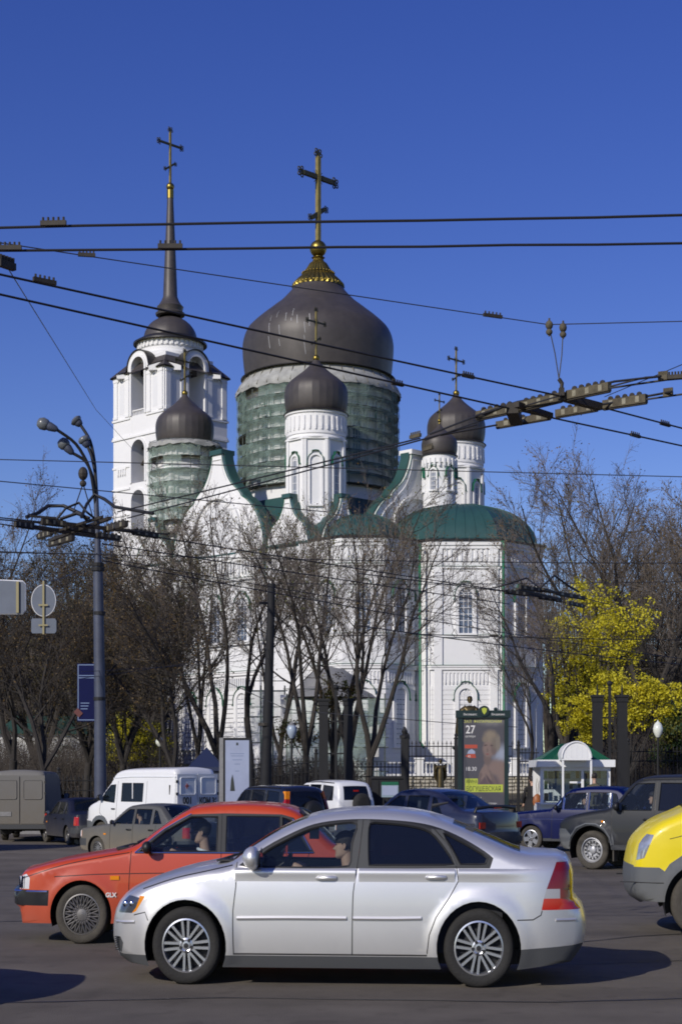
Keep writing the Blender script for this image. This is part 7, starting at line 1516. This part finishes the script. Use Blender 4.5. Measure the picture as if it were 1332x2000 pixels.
# ---------------------------------------------------------------- graphite off-roader
nv = dict(W=.86, belt=1.02, tum=.24, paint='graphite_paint', zb=.36, step=.08, grid=.10, er=.09, zm=.6, wheel='steel', ww=.21, rubber='rubberd', crown=.04, fcrown=.06, seamw=.012, front=(.5, .80), rear=(.3, .88), wheels=[(.78, .345, .345, .44), (3.23, .345, .345, .43)], flare=.05, inset=.03,
  top=[(.12, .36), (.02, .48), (.0, .66), (.04, .82), (.14, .90), (.5, .985), (.95, 1.06), (1.12, 1.09), (1.30, 1.24), (1.52, 1.48), (1.66, 1.585), (1.9, 1.64), (2.4, 1.655), (3.2, 1.65), (3.6, 1.62), (3.72, 1.5), (3.84, 1.1), (3.88, .8), (3.92, .6), (3.9, .45), (3.82, .36)],
  windows=[('w1', [(1.26, 1.06), (2.02, 1.06), (2.06, 1.54), (1.68, 1.53), (1.50, 1.36)], 'cglass'), ('w2', [(2.16, 1.06), (2.72, 1.06), (2.76, 1.54), (2.18, 1.545)], 'tglass'), ('w3', [(2.88, 1.07), (3.62, 1.08), (3.55, 1.50), (2.9, 1.53)], 'tglass')],
  seams=[[(1.20, 1.05), (1.22, .44)], [(2.10, 1.56), (2.09, .44)], [(2.82, 1.56), (2.80, .8), (2.76, .44)], [(.2, .92), (.6, .99), (1.18, 1.05)]],
  regions=[('bumper', [(-.1, .3), (.36, .3), (.34, .62), (.22, .72), (-.1, .72)], 'greyp'), ('sill', [(1.15, .3), (1.15, .45), (2.85, .45), (2.85, .3)], 'dbumper'), ('arch_trim', [(1.17, .3), (1.27, .3), (1.27, .5), (1.22, .66), (1.2, .5)], 'greyp'), ('front_door', [(1.225, 1.04), (2.085, 1.04), (2.085, .45), (1.235, .45)], 'graphite_paint'), ('rear_door', [(2.095, 1.04), (2.81, 1.04), (2.79, .8), (2.755, .45), (2.1, .45)], 'graphite_paint'), ],
  glass=[(1.14, 1.62, 'cglass', 'windshield'), (3.66, 3.86, 'tglass', 'rear_window')], topmats=[(-.1, .08, .3, .72, 'greyp')],
  handles=[('door_handle', 1.96, .90, 'black'), ('door_handle', 2.68, .9, 'black')], recmat='black', mirror=(1.36, 1.1, 'black', 1.15), cabin=(1.1, 3.7), seats=[1.75, 2.55], steer=(1.5, .98), boxes=[('side_turn_light', 1.02, .86, .05, .035, .012, 'amber')],
  strips=[('arch_moulding', [(.32, .42), (.36, .58), (.48, .74), (.68, .815), (.90, .81), (1.08, .72), (1.19, .58), (1.23, .44)], .018, 'greyp', .01), ('roof_rail', [(1.8, 1.60), (2.5, 1.62), (3.4, 1.60)], .014, 'black', .0)])
yaw = radians(-30); loc = car_at(nv, place(1157, 1698), yaw); niva, vat, _ = car('off_roader', 'graphite grey off-roader with a steel wheel at the right, nose behind the yellow van', 'off-roader', loc, yaw, nv)
m = MB(); p = vat(1.28, .5); m.box(1.24, 1.27, p.y-.0, p.y+.22, .16, .44); m.build('mud_flap', M['rubberd'], niva)
# ---------------------------------------------------------------- black and white off-roaders seen from behind
def suv(paint_, **kw):
    d = dict(W=.87, belt=1.05, tum=.22, paint=paint_, zb=.32, step=.09, grid=.12, er=.09, zm=.6, wheel='five', ww=.21, crown=.04, fcrown=.05, seamw=.012, front=(.5, .80), rear=(.3, .90), wheels=[(.82, .34, .34, .41), (3.44, .34, .34, .41)],
     top=[(.12, .32), (.0, .5), (.0, .7), (.08, .88), (.5, .98), (1.1, 1.06), (1.3, 1.18), (1.6, 1.48), (1.78, 1.60), (2.1, 1.66), (3.0, 1.675), (3.8, 1.655), (4.05, 1.60), (4.18, 1.42), (4.27, 1.1), (4.30, .8), (4.34, .6), (4.32, .45), (4.24, .32)],
     windows=[('w1', [(1.36, 1.08), (2.16, 1.08), (2.2, 1.56), (1.8, 1.55)], 'tglass'), ('w2', [(2.28, 1.08), (3.0, 1.08), (3.02, 1.57), (2.3, 1.575)], 'tglass'), ('w3', [(3.14, 1.08), (3.92, 1.09), (3.84, 1.52), (3.16, 1.56)], 'tglass')],
     seams=[[(1.3, 1.06), (1.3, .4)], [(2.22, 1.06), (2.22, .4)], [(3.08, 1.06), (3.02, .7), (2.92, .4)]],
     regions=[('bumper', [(-.1, .3), (.4, .3), (.38, .62), (-.1, .66)], 'dbumper'), ('bumper', [(3.9, .3), (4.5, .3), (4.5, .62), (3.9, .6)], 'dbumper')],
     glass=[(1.28, 1.74, 'tglass', 'windshield'), (4.09, 4.26, 'tglass', 'rear_window')], topmats=[(4.26, 4.5, .3, .62, 'dbumper')], rcrown=.02, cabin=(1.2, 4.0), mirror=(1.5, 1.12, 'black', 1.0),
     strips=[('roof_rail', [(1.9, 1.63), (2.8, 1.655), (3.8, 1.62)], .018, 'black', .0)])
    d.update(kw); return d
def spare(e, x, z, r, mt='black', y=.12):
    m = MB(); m.X = T(x+.12, y, z) @ RZ(pi/2); m.lathe([(.001, -.13), (r*.6, -.125), (r*.8, -.12), (r, -.06), (r, .09), (r*.8, .12), (.001, .12)], 32, axis='y'); m.build('spare_wheel', M[mt], e, smooth=40)
cv = suv('black_paint'); yaw = radians(-54); pr0 = Vector((P(552, 0, 50).x, 50, 0)); off_ = RZ(yaw) @ Vector((4.15, -.84, 0)); bk, kat, _ = car('off_roader', 'black off-roader with tall pillar tail light and spare wheel, facing away', 'off-roader', Vector((pr0.x-off_.x, pr0.y-off_.y, -.35)), yaw, cv)
for sy in (-1, 1):
    for (z0, z1, mt) in ((1.0, 1.32, 'red'), (1.325, 1.54, 'amber')):
        m = MB(); x0 = 4.27 if z0 < 1.2 else 4.20; x1 = 4.21 if z0 < 1.2 else 4.14; y0, y1 = (sy*.82, sy*.70)
        dy = -(z0-1.05)*.22*sy; dy1 = -(z1-1.05)*.22*sy
        m.add([(x0, y0+dy, z0), (x0+.05, y1+dy, z0), (x1+.05, y1+dy1, z1), (x1, y0+dy1, z1), (x0-.12, y0+dy+sy*.012, z0), (x1-.12, y0+dy1+sy*.012, z1)], [(0, 1, 2, 3), (4, 0, 3, 5), (1, 0, 3, 2)[::-1]]); m.build('tail_light', M[mt], bk)
spare(bk, 4.32, .95, .34); m = MB(); m.box(4.36, 4.37, -.72, -.3, .72, .84); m.build('number_plate', M['whitep'], bk)
wh = suv('white_paint', W=.80); yaw = radians(-58); pr0 = Vector((P(656, 0, 56).x, 56, 0)); off_ = RZ(yaw) @ Vector((4.15, -.77, 0)); wt, _, _ = car('off_roader', 'white off-roader with a black spare wheel, right of the black one', 'off-roader', Vector((pr0.x-off_.x, pr0.y-off_.y, -.22)), yaw, wh)
spare(wt, 4.30, .98, .33, 'rubber'); m = MB(); m.box(4.215, 4.235, -.10, .1, 1.36, 1.41); m.build('brake_light', M['red'], wt)
# ---------------------------------------------------------------- vans
def van(paint_, L_=5.4, H=2.12, nose=None, **kw):
    t = L_
    d = dict(W=.99, belt=1.30, tum=.10, paint=paint_, zb=.36, step=.10, grid=.13, er=.10, zm=.8, wheel='hub', ww=.22, rubber='rubberd', crown=.05, fcrown=.06, seamw=.014, front=(.7, .74), rear=(.2, .95), wheels=[(.98, .345, .345, .42), (3.45, .345, .345, .42)],
     top=[(.16, .36), (.04, .42), (.0, .60), (.03, .80), (.10, .98), (.35, 1.16), (.68, 1.27), (.86, 1.34), (1.12, 1.60), (1.42, 1.86), (1.62, H-.12), (1.85, H-.03), (2.2, H+.01), (t-.5, H+.03), (t-.12, H+.02), (t-.03, H-.08, 1), (t, 1.4), (t+.02, .7), (t+.05, .52), (t-.02, .40)],
     windows=[('w1', [(1.0, 1.32), (1.70, 1.26), (1.72, 1.80), (1.46, 1.78), (1.18, 1.55)], 'cglass')], seams=[[(1.0, 1.28), (.98, .95), (1.30, .78), (1.42, .44)], [(1.82, 1.9), (1.80, .44)]],
     regions=[('bumper', [(-.2, .3), (.62, .3), (.60, .66), (.5, .72), (-.2, .72)], 'greyp'), ('headlight', [(.04, .78), (.30, .76), (.36, 1.02), (.22, 1.06), (.09, .97)], 'hlv'), ('arch_trim', [(.45, .3), (1.48, .3), (1.47, .5), (1.36, .72), (1.18, .85), (.98, .89), (.78, .86), (.62, .76), (.5, .6)], 'greyp')],
     glass=[(.84, 1.60, 'cglass', 'windshield')], topmats=[(-.1, .40, .3, .72, 'greyp')], rcrown=.0, cabin=(1.0, 2.4), seats=[1.55], steer=(1.2, 1.12), handles=[('door_handle', 1.66, 1.08, 'black')], recmat='black', mirror=(1.08, 1.38, 'black', 1.3))
    d.update(kw); return d
M['hlv'] = pbr('van_headlight', (.42, .44, .47), .1, .4, spec=1, coat=1, var=.4, scale=14)
def rear_doors(e, x, H, W_, paint_, win, wz=(1.22, 1.78)):
    for sy in (-1, 1):
        m = MB(); y0, y1 = (sy*.015, sy*(W_-.10)); a, b = min(y0, y1), max(y0, y1); m.box(x, x+.03, a, b, .58, H-.10); d = m.build('rear_door', M[paint_], e)
        m = MB(); m.box(x+.031, x+.045, a+.12, b-.10, wz[0], wz[1]); m.build('rear_window', M[win] if win in M else win, d)
        m = MB(); ya, yb, za, zb_ = a+.12, b-.10, wz[0], wz[1]; r_ = .06; pts = []
        for cy_, cz_, t0 in ((yb-r_, zb_-r_, 0), (ya+r_, zb_-r_, pi/2), (ya+r_, za+r_, pi), (yb-r_, za+r_, 3*pi/2)): pts += [(x+.045, cy_+r_*cos(t0+q*pi/8), cz_+r_*sin(t0+q*pi/8)) for q in range(5)]
        m.tube(pts, .016, 5, closed=True); m.build('window_rim', M['pale_van_paint' if paint_ == 'white_paint' else paint_], d, smooth=50)
        for z in (.9, 1.5, 1.85): m = MB(); m.box(x+.0, x+.05, sy*(W_-.09)-.02, sy*(W_-.09)+.03, z, z+.08); m.build('hinge', M['black'], d)
        m = MB(); m.box(x+.02, x+.05, sy*(W_-.06)-.04, sy*(W_-.06)+.03, .66, .92); m.build('tail_light', M['red'], e)
    m = MB(); m.box(x+.0, x+.10, -W_*.95, W_*.95, .42, .56); m.build('rear_bumper', M['dbumper'], e)
am = van('white_paint', L_=4.6, H=2.22); am['windows'] = am['windows']+[('w2', [(2.02, 1.30), (3.08, 1.30), (3.08, 1.84), (2.02, 1.84)], 'tglass')]
am['strips'] = [('roof_gutter', [(1.55, 1.98), (2.5, 2.02), (4.55, 2.02)], .014, 'pale_van_paint', .01)]; am['seams'] = am['seams']+[[(3.25, 1.9), (3.25, .46)], [(1.85, .78), (4.5, .80)]]
am['boxes'] = [('window_divider', 2.56, 1.57, .04, .56, .004, 'white_paint'), ('side_vent', 4.35, 1.62, .04, .34, .01, 'black')]
yaw = radians(-42); pr0 = Vector((P(342, 0, 52).x, 52, 0)); off_ = RZ(yaw) @ Vector((4.6, -.93, 0)); amb, aat, _ = car('ambulance', 'white high-roofed ambulance van with a small red cross on its rear door', 'van', Vector((pr0.x-off_.x, pr0.y-off_.y, -.45)), yaw, am)
rear_doors(amb, 4.63, 2.2, .98, 'white_paint', 'pale_van_paint', (1.52, 2.0))
m = MB(); m.box(4.68, 4.69, -.48-.02, -.48+.02, 1.69, 1.83); m.box(4.68, 4.69, -.48-.065, -.48+.065, 1.74, 1.78); m.build('red_cross', M['txt_r'], amb)
REAR = Matrix.Rotation(pi/2, 4, 'Z') @ Matrix.Rotation(pi/2, 4, 'X')
text('001', .27, M['txt_k'], amb, T(4.675, -.45, 1.26) @ REAR, 'door_lettering', sx=1.0, bold=.008); text('КОМ 36', .24, M['txt_k'], amb, T(4.675, .45, 1.26) @ REAR, 'door_lettering', sx=.9, bold=.008)
gv = van('shade_grey_paint', L_=5.4, H=2.2); yaw = radians(-88); pr0 = Vector((P(40, 0, 58).x, 58, 0)); off_ = RZ(yaw) @ Vector((5.4, 0, 0)); gvn, _, _ = car('van', 'dull grey van seen from behind at the left edge', 'van', Vector((pr0.x-off_.x, pr0.y-off_.y, -.5)), yaw, gv)
rear_doors(gvn, 5.43, 2.2, .98, 'shade_grey_paint', 'shade_grey_paint', (1.36, 1.95)); m = MB(); m.box(5.47, 5.48, -.80, -.30, .82, .96); m.build('number_plate', M['kerb'], gvn)
yv = van('yellow_paint', L_=5.6, H=2.12); yv['grid'] = .07; yv['step'] = .06; yv['regions'] = [r for r in yv['regions'] if r[0] != 'headlight']+[('headlight', [(.235, .79), (.33, .82), (.44, 1.06), (.345, 1.07), (.27, .96)], 'hlv')]; yv['strips'] = [('bonnet_crease', [(.62, 1.02), (1.0, 1.10), (1.5, 1.12)], .004, 'black', .0), ('bumper_crease', [(.05, .56), (.3, .56), (.55, .56)], .006, 'black', .0)]
yv['top'] = [((.20+x*.80) if x < .98 else x, z) for x, z, *_ in yv['top']]; yaw = radians(-8); loc = car_at(yv, Vector((P(1367, 0, 19.3).x, 19.3, 0)), yaw); yel, yat, _ = car('van', 'bright yellow van with grey bumper entering at the right edge', 'van', loc, yaw, yv)

bs = van('white_paint', L_=9.0, H=2.9, W=1.2); bs['top'] = [(.10, .36), (.02, .5), (.0, .9), (.05, 1.5), (.25, 2.6), (.45, 2.85), (1.0, 2.9), (8.6, 2.9), (8.9, 2.8), (9.0, 2.2), (9.0, .5), (8.9, .36)]
bs['windows'] = [('w', [(.6+1.35*k, 1.35), (1.8+1.35*k, 1.35), (1.8+1.35*k, 2.3), (.6+1.35*k, 2.3)], 'tglass') for k in range(6)]; bs['seams'] = []; bs['regions'] = []; bs['glass'] = []; bs['wheels'] = [(2.2, .45, .45, .55), (6.8, .45, .45, .55)]; bs['wheel'] = 'steel'; bs['handles'] = []; bs.pop('cabin'); bs.pop('steer'); bs.pop('mirror'); bs['topmats'] = []
car('bus', 'white bus added unseen outside the left edge to shade the grey van', 'bus', Vector((-21.2, 50.5, -.5)), 0, bs)  # added bus, never in view, there to shade the back-left road
# ================================================================ people and statues
def skin_body(name, verts, edges, radii, mat, sub=1):
    me = bpy.data.meshes.new('b'); me.from_pydata([tuple(v) for v in verts], edges, []); o = bpy.data.objects.new('b', me); sc.collection.objects.link(o)
    md = o.modifiers.new('s', 'SKIN'); md.use_smooth_shade = True; md.branch_smoothing = .6
    for i, r in enumerate(radii):
        sv = me.skin_vertices[0].data[i]; r = r if isinstance(r, tuple) else (r, r); sv.radius = r; sv.use_root = i == 0
    md2 = o.modifiers.new('u', 'SUBSURF'); md2.levels = sub; md2.render_levels = sub
    bpy.context.view_layer.update(); m2 = bpy.data.meshes.new_from_object(o.evaluated_get(bpy.context.evaluated_depsgraph_get())); bpy.data.objects.remove(o); m2.name = name; m2.materials.clear(); m2.materials.append(M[mat]); return m2
def hslice(t):
    K = [(0, .30, -.02, .10), (.05, .37, -.10, .18), (.12, .385, -.2, .25), (.19, .355, -.26, .28), (.225, .375, -.28, .285), (.25, .355, -.29, .29), (.275, .372, -.3, .295), (.31, .35, -.31, .30), (.40, .345, -.36, .32), (.47, .335, -.39, .335), (.52, .32, -.42, .34), (.565, .365, -.44, .345), (.62, .385, -.45, .345), (.72, .375, -.46, .345), (.82, .32, -.43, .325), (.91, .21, -.34, .25), (.97, .08, -.22, .14), (1.0, -.05, -.09, .02)]
    for i in range(len(K)-1):
        if K[i][0] <= t <= K[i+1][0]: f = (t-K[i][0])/(K[i+1][0]-K[i][0]); return [K[i][k]*(1-f)+K[i+1][k]*f for k in (1, 2, 3)]
def head(parent, X, h=.24, hair='hair', skinm='skin'):
    """head facing -x; X places the chin"""
    n, rows = 28, 34; m = MB(); m.X = X; vs = []
    for j in range(rows+1):
        t = j/rows; f, b, w = hslice(min(.9999, t)); nose = 0
        if .30 < t < .56: nose = .15*(1-abs(t-.345)/.045 if t < .345 else max(0, (.56-t)/.215))**1.0 if t > .30 else 0
        for i in range(n):
            a = 2*pi*i/n; ca, sa = cos(a), sin(a); cx_ = (f+b)/2; hx = (f-b)/2; e_ = .85
            x = cx_+hx*math.copysign(abs(ca)**e_, ca); y = w*math.copysign(abs(sa)**e_, sa)
            aa = min(a, 2*pi-a); x += max(0, nose)*math.exp(-(aa/.30)**2)
            if .49 < t < .545 and .25 < aa < .75: x -= .02
            vs.append((-x*h, y*h, t*h))
    m.add(vs, [(j*n+i, j*n+(i+1) % n, (j+1)*n+(i+1) % n, (j+1)*n+i) for j in range(rows) for i in range(n)])
    hd = m.build('head', M[skinm], parent, smooth=70)
    m = MB(); m.X = X
    for s in (-1, 1):
        m.tube([(.03*h, s*.34*h, .36*h), (.07*h, s*.385*h, .40*h), (.10*h, s*.40*h, .50*h), (.05*h, s*.385*h, .56*h), (-.01*h, s*.36*h, .53*h), (-.01*h, s*.34*h, .44*h)], .028*h, 6, closed=True); m.ball((.04*h, s*.35*h, .46*h), .06*h, 8, 5, 1, .4, 1.4)
    m.build('ear', M[skinm], hd, smooth=60)
    m = MB(); m.X = X
    for s in (-1, 1): m.ball((-.318*h, s*.135*h, .517*h), .033*h, 8, 6, .6, 1.3, .8); m.box(-.385*h, -.34*h, s*.13*h-.075*h, s*.13*h+.075*h, .588*h, .612*h)
    m.box(-.372*h, -.345*h, -.07*h, .07*h, .246*h, .256*h); m.build('eye', M['hair'], hd, smooth=60)
    if hair:
        m = MB(); m.X = X; vs = []; fs = []; n2 = 28; rr_ = []; k0 = 0; js = [.34+.66*j/22 for j in range(23)]
        for t in js:
            f, b, w = hslice(min(.999, t))
            for i in range(n2):
                a = 2*pi*i/n2; ca, sa = cos(a), sin(a); sc_ = 1.0+.035+.09*S((t-.55)/.3); jit = R.uniform(-.006, .006)
                cx_ = (f+b)/2; x = cx_+((f-b)/2)*sc_*math.copysign(abs(ca)**.85, ca); y = w*sc_*math.copysign(abs(sa)**.85, sa); vs.append((-(x+jit)*h, (y+jit)*h, (t+(.05*S((t-.7)/.3)))*h))
        for j in range(22):
            for i in range(n2):
                a = 2*pi*(i+.5)/n2; aa = min(a, 2*pi-a); t = js[j]; lim = .74-.06*cos(i*2.1) if aa < .75 else (.58 if aa < 1.25 else (.36 if aa > 1.62 else .50))
                if t >= lim: fs.append((j*n2+i, j*n2+(i+1) % n2, (j+1)*n2+(i+1) % n2, (j+1)*n2+i))
        m.add(vs, fs); m.build('hair', M[hair], hd, smooth=70)
    return hd
def fingers(m, w, d, up, s=1.0, curl=.9):
    """five fingers at the wrist point w, hand pointing along d, closing around something"""
    d = d.normalized(); sd = d.cross(up).normalized(); u = sd.cross(d).normalized(); palm = w+d*.075*s
    m.tube([w, w+d*.03*s, palm, palm+d*.012*s], [.024*s, .030*s, .034*s, .026*s], 8)
    for k, (o, L_) in enumerate(((-.030, .062), (-.010, .074), (.010, .070), (.030, .054))):
        p = palm+sd*o*s; pts = [p]; dd = d.copy()
        for q in range(3): dd = (dd*cos(curl*.8)-u*sin(curl*.8)).normalized(); p = p+dd*L_*s/3*1.1; pts.append(p)
        m.tube(pts, [.010*s, .009*s, .0085*s, .007*s], 6)
    p = w+d*.03*s-sd*.03*s; m.tube([p, p-sd*.022*s+d*.02*s, p-sd*.015*s+d*.045*s-u*.015*s], [.011*s, .010*s, .008*s], 6)
def seated(car_e, seat_x, side, seat_z, hand_t, label, cloth='navycloth', k=1.0, collar=None, turn=0, hair='hair', lean=0, hold=None):
    """a person on a car seat; coordinates of the car, facing -x"""
    e = empty('person', (0, 0, 0), 0, label, 'person'); mw = car_e.matrix_basis.copy(); e.matrix_world = mw
    y = side; hz = seat_z+.12
    j = dict(pel=(seat_x+.12, y, hz), sp=(seat_x+.17-lean*.3, y, hz+.2), ch=(seat_x+.19-lean*.7, y, hz+.38), nk=(seat_x+.18-lean, y, hz+.50), nk2=(seat_x+.165-lean, y, hz+.56))
    Vt = []; E_ = []; Rd = []
    def A(p, r, par=None): Vt.append(Vector(p)); Rd.append(r); E_.append((par, len(Vt)-1)) if par is not None else None; return len(Vt)-1
    a = A(j['pel'], (.17, .13)); b = A(j['sp'], (.15, .12), a); c = A(j['ch'], (.17, .12), b); d = A(j['nk'], (.08, .075), c)
    for s in (-1, 1):
        hp = A((seat_x+.02, y+s*.10, hz-.01), .095, a); kn = A((seat_x-.38, y+s*.13, hz+.07), .065, hp); ft = A((seat_x-.62, y+s*.13, hz-.22), .045, kn)
        sh = A((seat_x+.18-lean*.8, y+s*.185, hz+.40), .062, c)
        ht = hand_t if s > 0 or hold is None else hold
        el = A((seat_x-.02-lean*.5, y+s*.24, hz+.17), .048, sh); wr = A((ht[0]+.07, y+s*.15, ht[1]), .033, el)
    me = skin_body('clothes', Vt, E_, Rd, cloth); bo = inst('clothes', me, e)
    m = MB(); m.tube([Vector(j['nk'])-Vector((0, 0, .03)), Vector(j['nk2']), Vector(j['nk2'])+Vector((-.01, 0, .07))], [.062, .058, .058], 12); m.build('neck', M['skin'], e, smooth=60)
    m = MB()
    for s in (-1, 1):
        ht = hand_t if s > 0 or hold is None else hold; fingers(m, Vector((ht[0]+.05, y+s*.15, ht[1])), Vector((-1, -s*.2, .25)), Vector((0, 0, 1)), 1.0)
    m.build('hand', M['skin'], e, smooth=60)
    head(e, T(seat_x+.135-lean, y, hz+.575) @ RZ(turn) @ Matrix.Scale(k, 4), .235, hair)
    if collar: m = MB(); m.tube([(seat_x+.16-lean+.075*cos(t), y+.075*sin(t), hz+.50-.02*cos(t)) for t in [2*pi*q/14 for q in range(14)]], .016, 6, closed=True); m.build('collar', M[collar], e, smooth=60)
    return e
seated(silver, 2.17, -.46, .31, (1.88, .93), 'young dark-haired man in a navy top driving the silver sedan', turn=-.03, k=.95)
seated(redc, 1.98, -.44, .30, (1.80, .90), 'dark-haired man in a dark jacket with white collar patches driving the red sedan', collar='whitep', turn=-.05, k=.95)
seated(redc, 1.90, .35, .30, (1.62, .88), 'pale-faced passenger in dark clothes beside the red sedan driver', cloth='blackcloth', turn=.5, lean=.05)
seated(dgc, 1.88, -.35, .33, (1.66, .88), 'dark figure driving the dirty grey sedan', cloth='blackcloth')
seated(blue, 1.95, -.34, .33, (1.66, .88), 'driver in dark clothes inside the blue classic sedan', cloth='blackcloth')
seated(niva, 1.78, -.36, .47, (1.54, 1.0), 'driver in dark clothes with a light collar inside the graphite off-roader', cloth='blackcloth', collar='whitep')
seated(amb, 1.62, -.42, .68, (1.32, 1.2), 'driver in the cab of the white ambulance', cloth='navycloth')
m = MB(); m.box(-.045, .045, -.015, .015, -.05, .05); pk_ = m.build('air_freshener', M['pale']); pk_.parent = None; pk_.matrix_world = silver.matrix_basis @ T(1.98, 0, 1.20); tag(pk_, 'small pale thing hanging from the mirror inside the silver sedan', 'ornament')
def standing(loc, rz, H, label, cloth, hair='hair', bag=None, bend=0, coatlen=.45):
    e = empty('person', loc, rz, label, 'person', scale=(1, 1, ZS)); k = H/1.75; Vt = []; E_ = []; Rd = []
    def A(p, r, par=None): Vt.append(Vector(p)*k); Rd.append(tuple(q*k for q in r) if isinstance(r, tuple) else r*k); E_.append((par, len(Vt)-1)) if par is not None else None; return len(Vt)-1
    a = A((0, 0, .95), (.17, .13)); b = A((-.02-bend*.2, 0, 1.15), (.15, .115), a); c = A((-bend*.6, 0, 1.36), (.175, .12), b); d = A((-.01-bend, 0, 1.49), .06, c)
    for s in (-1, 1):
        hp = A((.0, s*.09, .86), .095, a); kn = A((-.02, s*.10, .5), .068, hp); an = A((.03, s*.10, .10), .045, kn); to = A((-.12, s*.11, .05), .04, an)
        sh = A((-bend*.7, s*.19, 1.40), .06, c); el = A((.03-bend*.8, s*.25, 1.12), .048, sh); wr = A((-.10-bend, s*.22, .90), .035, el)
    inst('clothes', skin_body('clothes', Vt, E_, Rd, cloth), e)
    m = MB(); m.lathe([(.245*k, coatlen*1.4*k), (.225*k, .8*k), (.20*k, 1.0*k), (.19*k, 1.12*k)], 16); m.build('coat_skirt', M[cloth], e, smooth=60)
    m = MB(); m.cyl((-bend*k-.01, 0, 1.46*k), (-bend*k-.02, 0, 1.56*k), .055*k, n=10)
    m.build('neck', M['skin'], e, smooth=60); m = MB()
    for s in (-1, 1): fingers(m, Vector((-.10-bend, s*.22, .90))*k, Vector((-.2, 0, -1)), Vector((1, 0, 0)), k, .4)
    m.build('hand', M['skin'], e, smooth=60)
    head(e, T((-.03-bend)*k, 0, 1.525*k), .23*k, hair)
    return e
g_ = G(1160, 50.9); standing(g_, radians(-100), 1.72, 'customer in an olive jacket leaning at the kiosk window, seen from behind', 'olive', bend=.08)
g_ = G(1040, 54.2); pd = standing(g_, radians(-80), 1.62, 'pedestrian in a long black coat with an orange-brown bag, left of the kiosk', 'blackcloth')
m = MB(); m.lathe([(.001, .0), (.17, .03), (.21, .16), (.17, .34), (.06, .44), (.001, .45)], 14); bag = m.build('shoulder_bag', pbr('orange_brown_leather', (.30, .10, .03), .5, var=.2, scale=8), smooth=60); pd.scale = (1.35, 1.35, ZS); bag.location = (g_.x+.10, g_.y-.42, .86); bag.scale = (.75, .5, ZS*.8); tag(bag, 'orange-brown bag carried by the pedestrian in black', 'bag')
m = MB(); m.tube([(-.02, 0, .42), (-.05, .1, .8), (0, .2, 1.02), (.05, .1, .8), (.03, 0, .42)], .012, 5); m.build('strap', M['olive'], bag)
# bronze figures of the monument in front of the apse
def statue(name, loc, H, label, arms, base, rz=-pi/2):
    e = empty(name, loc, 0, label, 'statue', scale=(1, 1, 1)); k = H/1.8; Vt = []; E_ = []; Rd = []
    def A(p, r, par=None): Vt.append(Vector(p)*k); Rd.append(tuple(q*k for q in r) if isinstance(r, tuple) else r*k); E_.append((par, len(Vt)-1)) if par is not None else None; return len(Vt)-1
    a = A((0, 0, .95), (.20, .15)); b = A((0, 0, 1.2), (.17, .14), a); c = A((0, 0, 1.40), (.20, .14), b); d = A((0, 0, 1.53), .07, c); 
    lo_ = A((0, 0, .5), (.21, .17), a); l2 = A((0, 0, .08), (.25, .2), lo_)
    for s in (-1, 1): sh = A((s*.2, 0, 1.42), .07, c); el = A((s*.3, -.08, 1.15), .06, sh); wr = A((arms[0]*s, arms[1], arms[2]), .04, el)
    inst('statue_body', skin_body('statue_body', Vt, E_, Rd, 'bronze'), e)
    hd = head(e, T(0, -.02*k, 1.57*k) @ RZ(pi/2), .25*k, 'bronze', 'bronze')
    m = MB(); 
    for z, r_ in base: pass
    m.lathe([(r_, z) for z, r_ in base], 24); m.build('pedestal', M['bronze' if name == 'bronze_figure' else 'bill'], e, smooth=40)
    return e
D = 88; q = P(917, 1361, D); st = statue('bishop_statue', (q.x, D, q.z-2.75), 2.75, 'bronze robed bishop statue from the chest up above the advertising stand', (.18, -.25, 1.25), [(-3.2, 1.2), (-2.9, 1.1), (-2.8, .8), (-.2, .75), (0, .95), (.05, .95)])
for s in (-1, 1): m = MB(); m.tube([(s*.15, .05, 2.2), (s*.36, .06, 2.0), (s*.46, .08, 1.6), (s*.5, .08, .6)], [.14, .2, .26, .3], 8); m.build('robe_fold', M['bronze'], st, smooth=60)
D = 80; q = P(860, 1548, D); zt6 = P(860, 1482, D).z
bf = statue('bronze_figure', (q.x, D, q.z), (zt6-q.z)*.98, 'small bronze winged figure on a round bronze ball left of the concert poster', (.16, -.2, 1.45), [(-.9, .45), (-.7, .5), (-.55, .42), (-.02, .28), (.02, .2)])
for s in (-1, 1): m = MB(); m.tube([(s*.08, .12, 1.15), (s*.22, .2, 1.35), (s*.24, .22, .8), (s*.12, .2, .45)], [.05, .11, .1, .02], 6); m.build('wing', M['bronze'], bf, smooth=60)
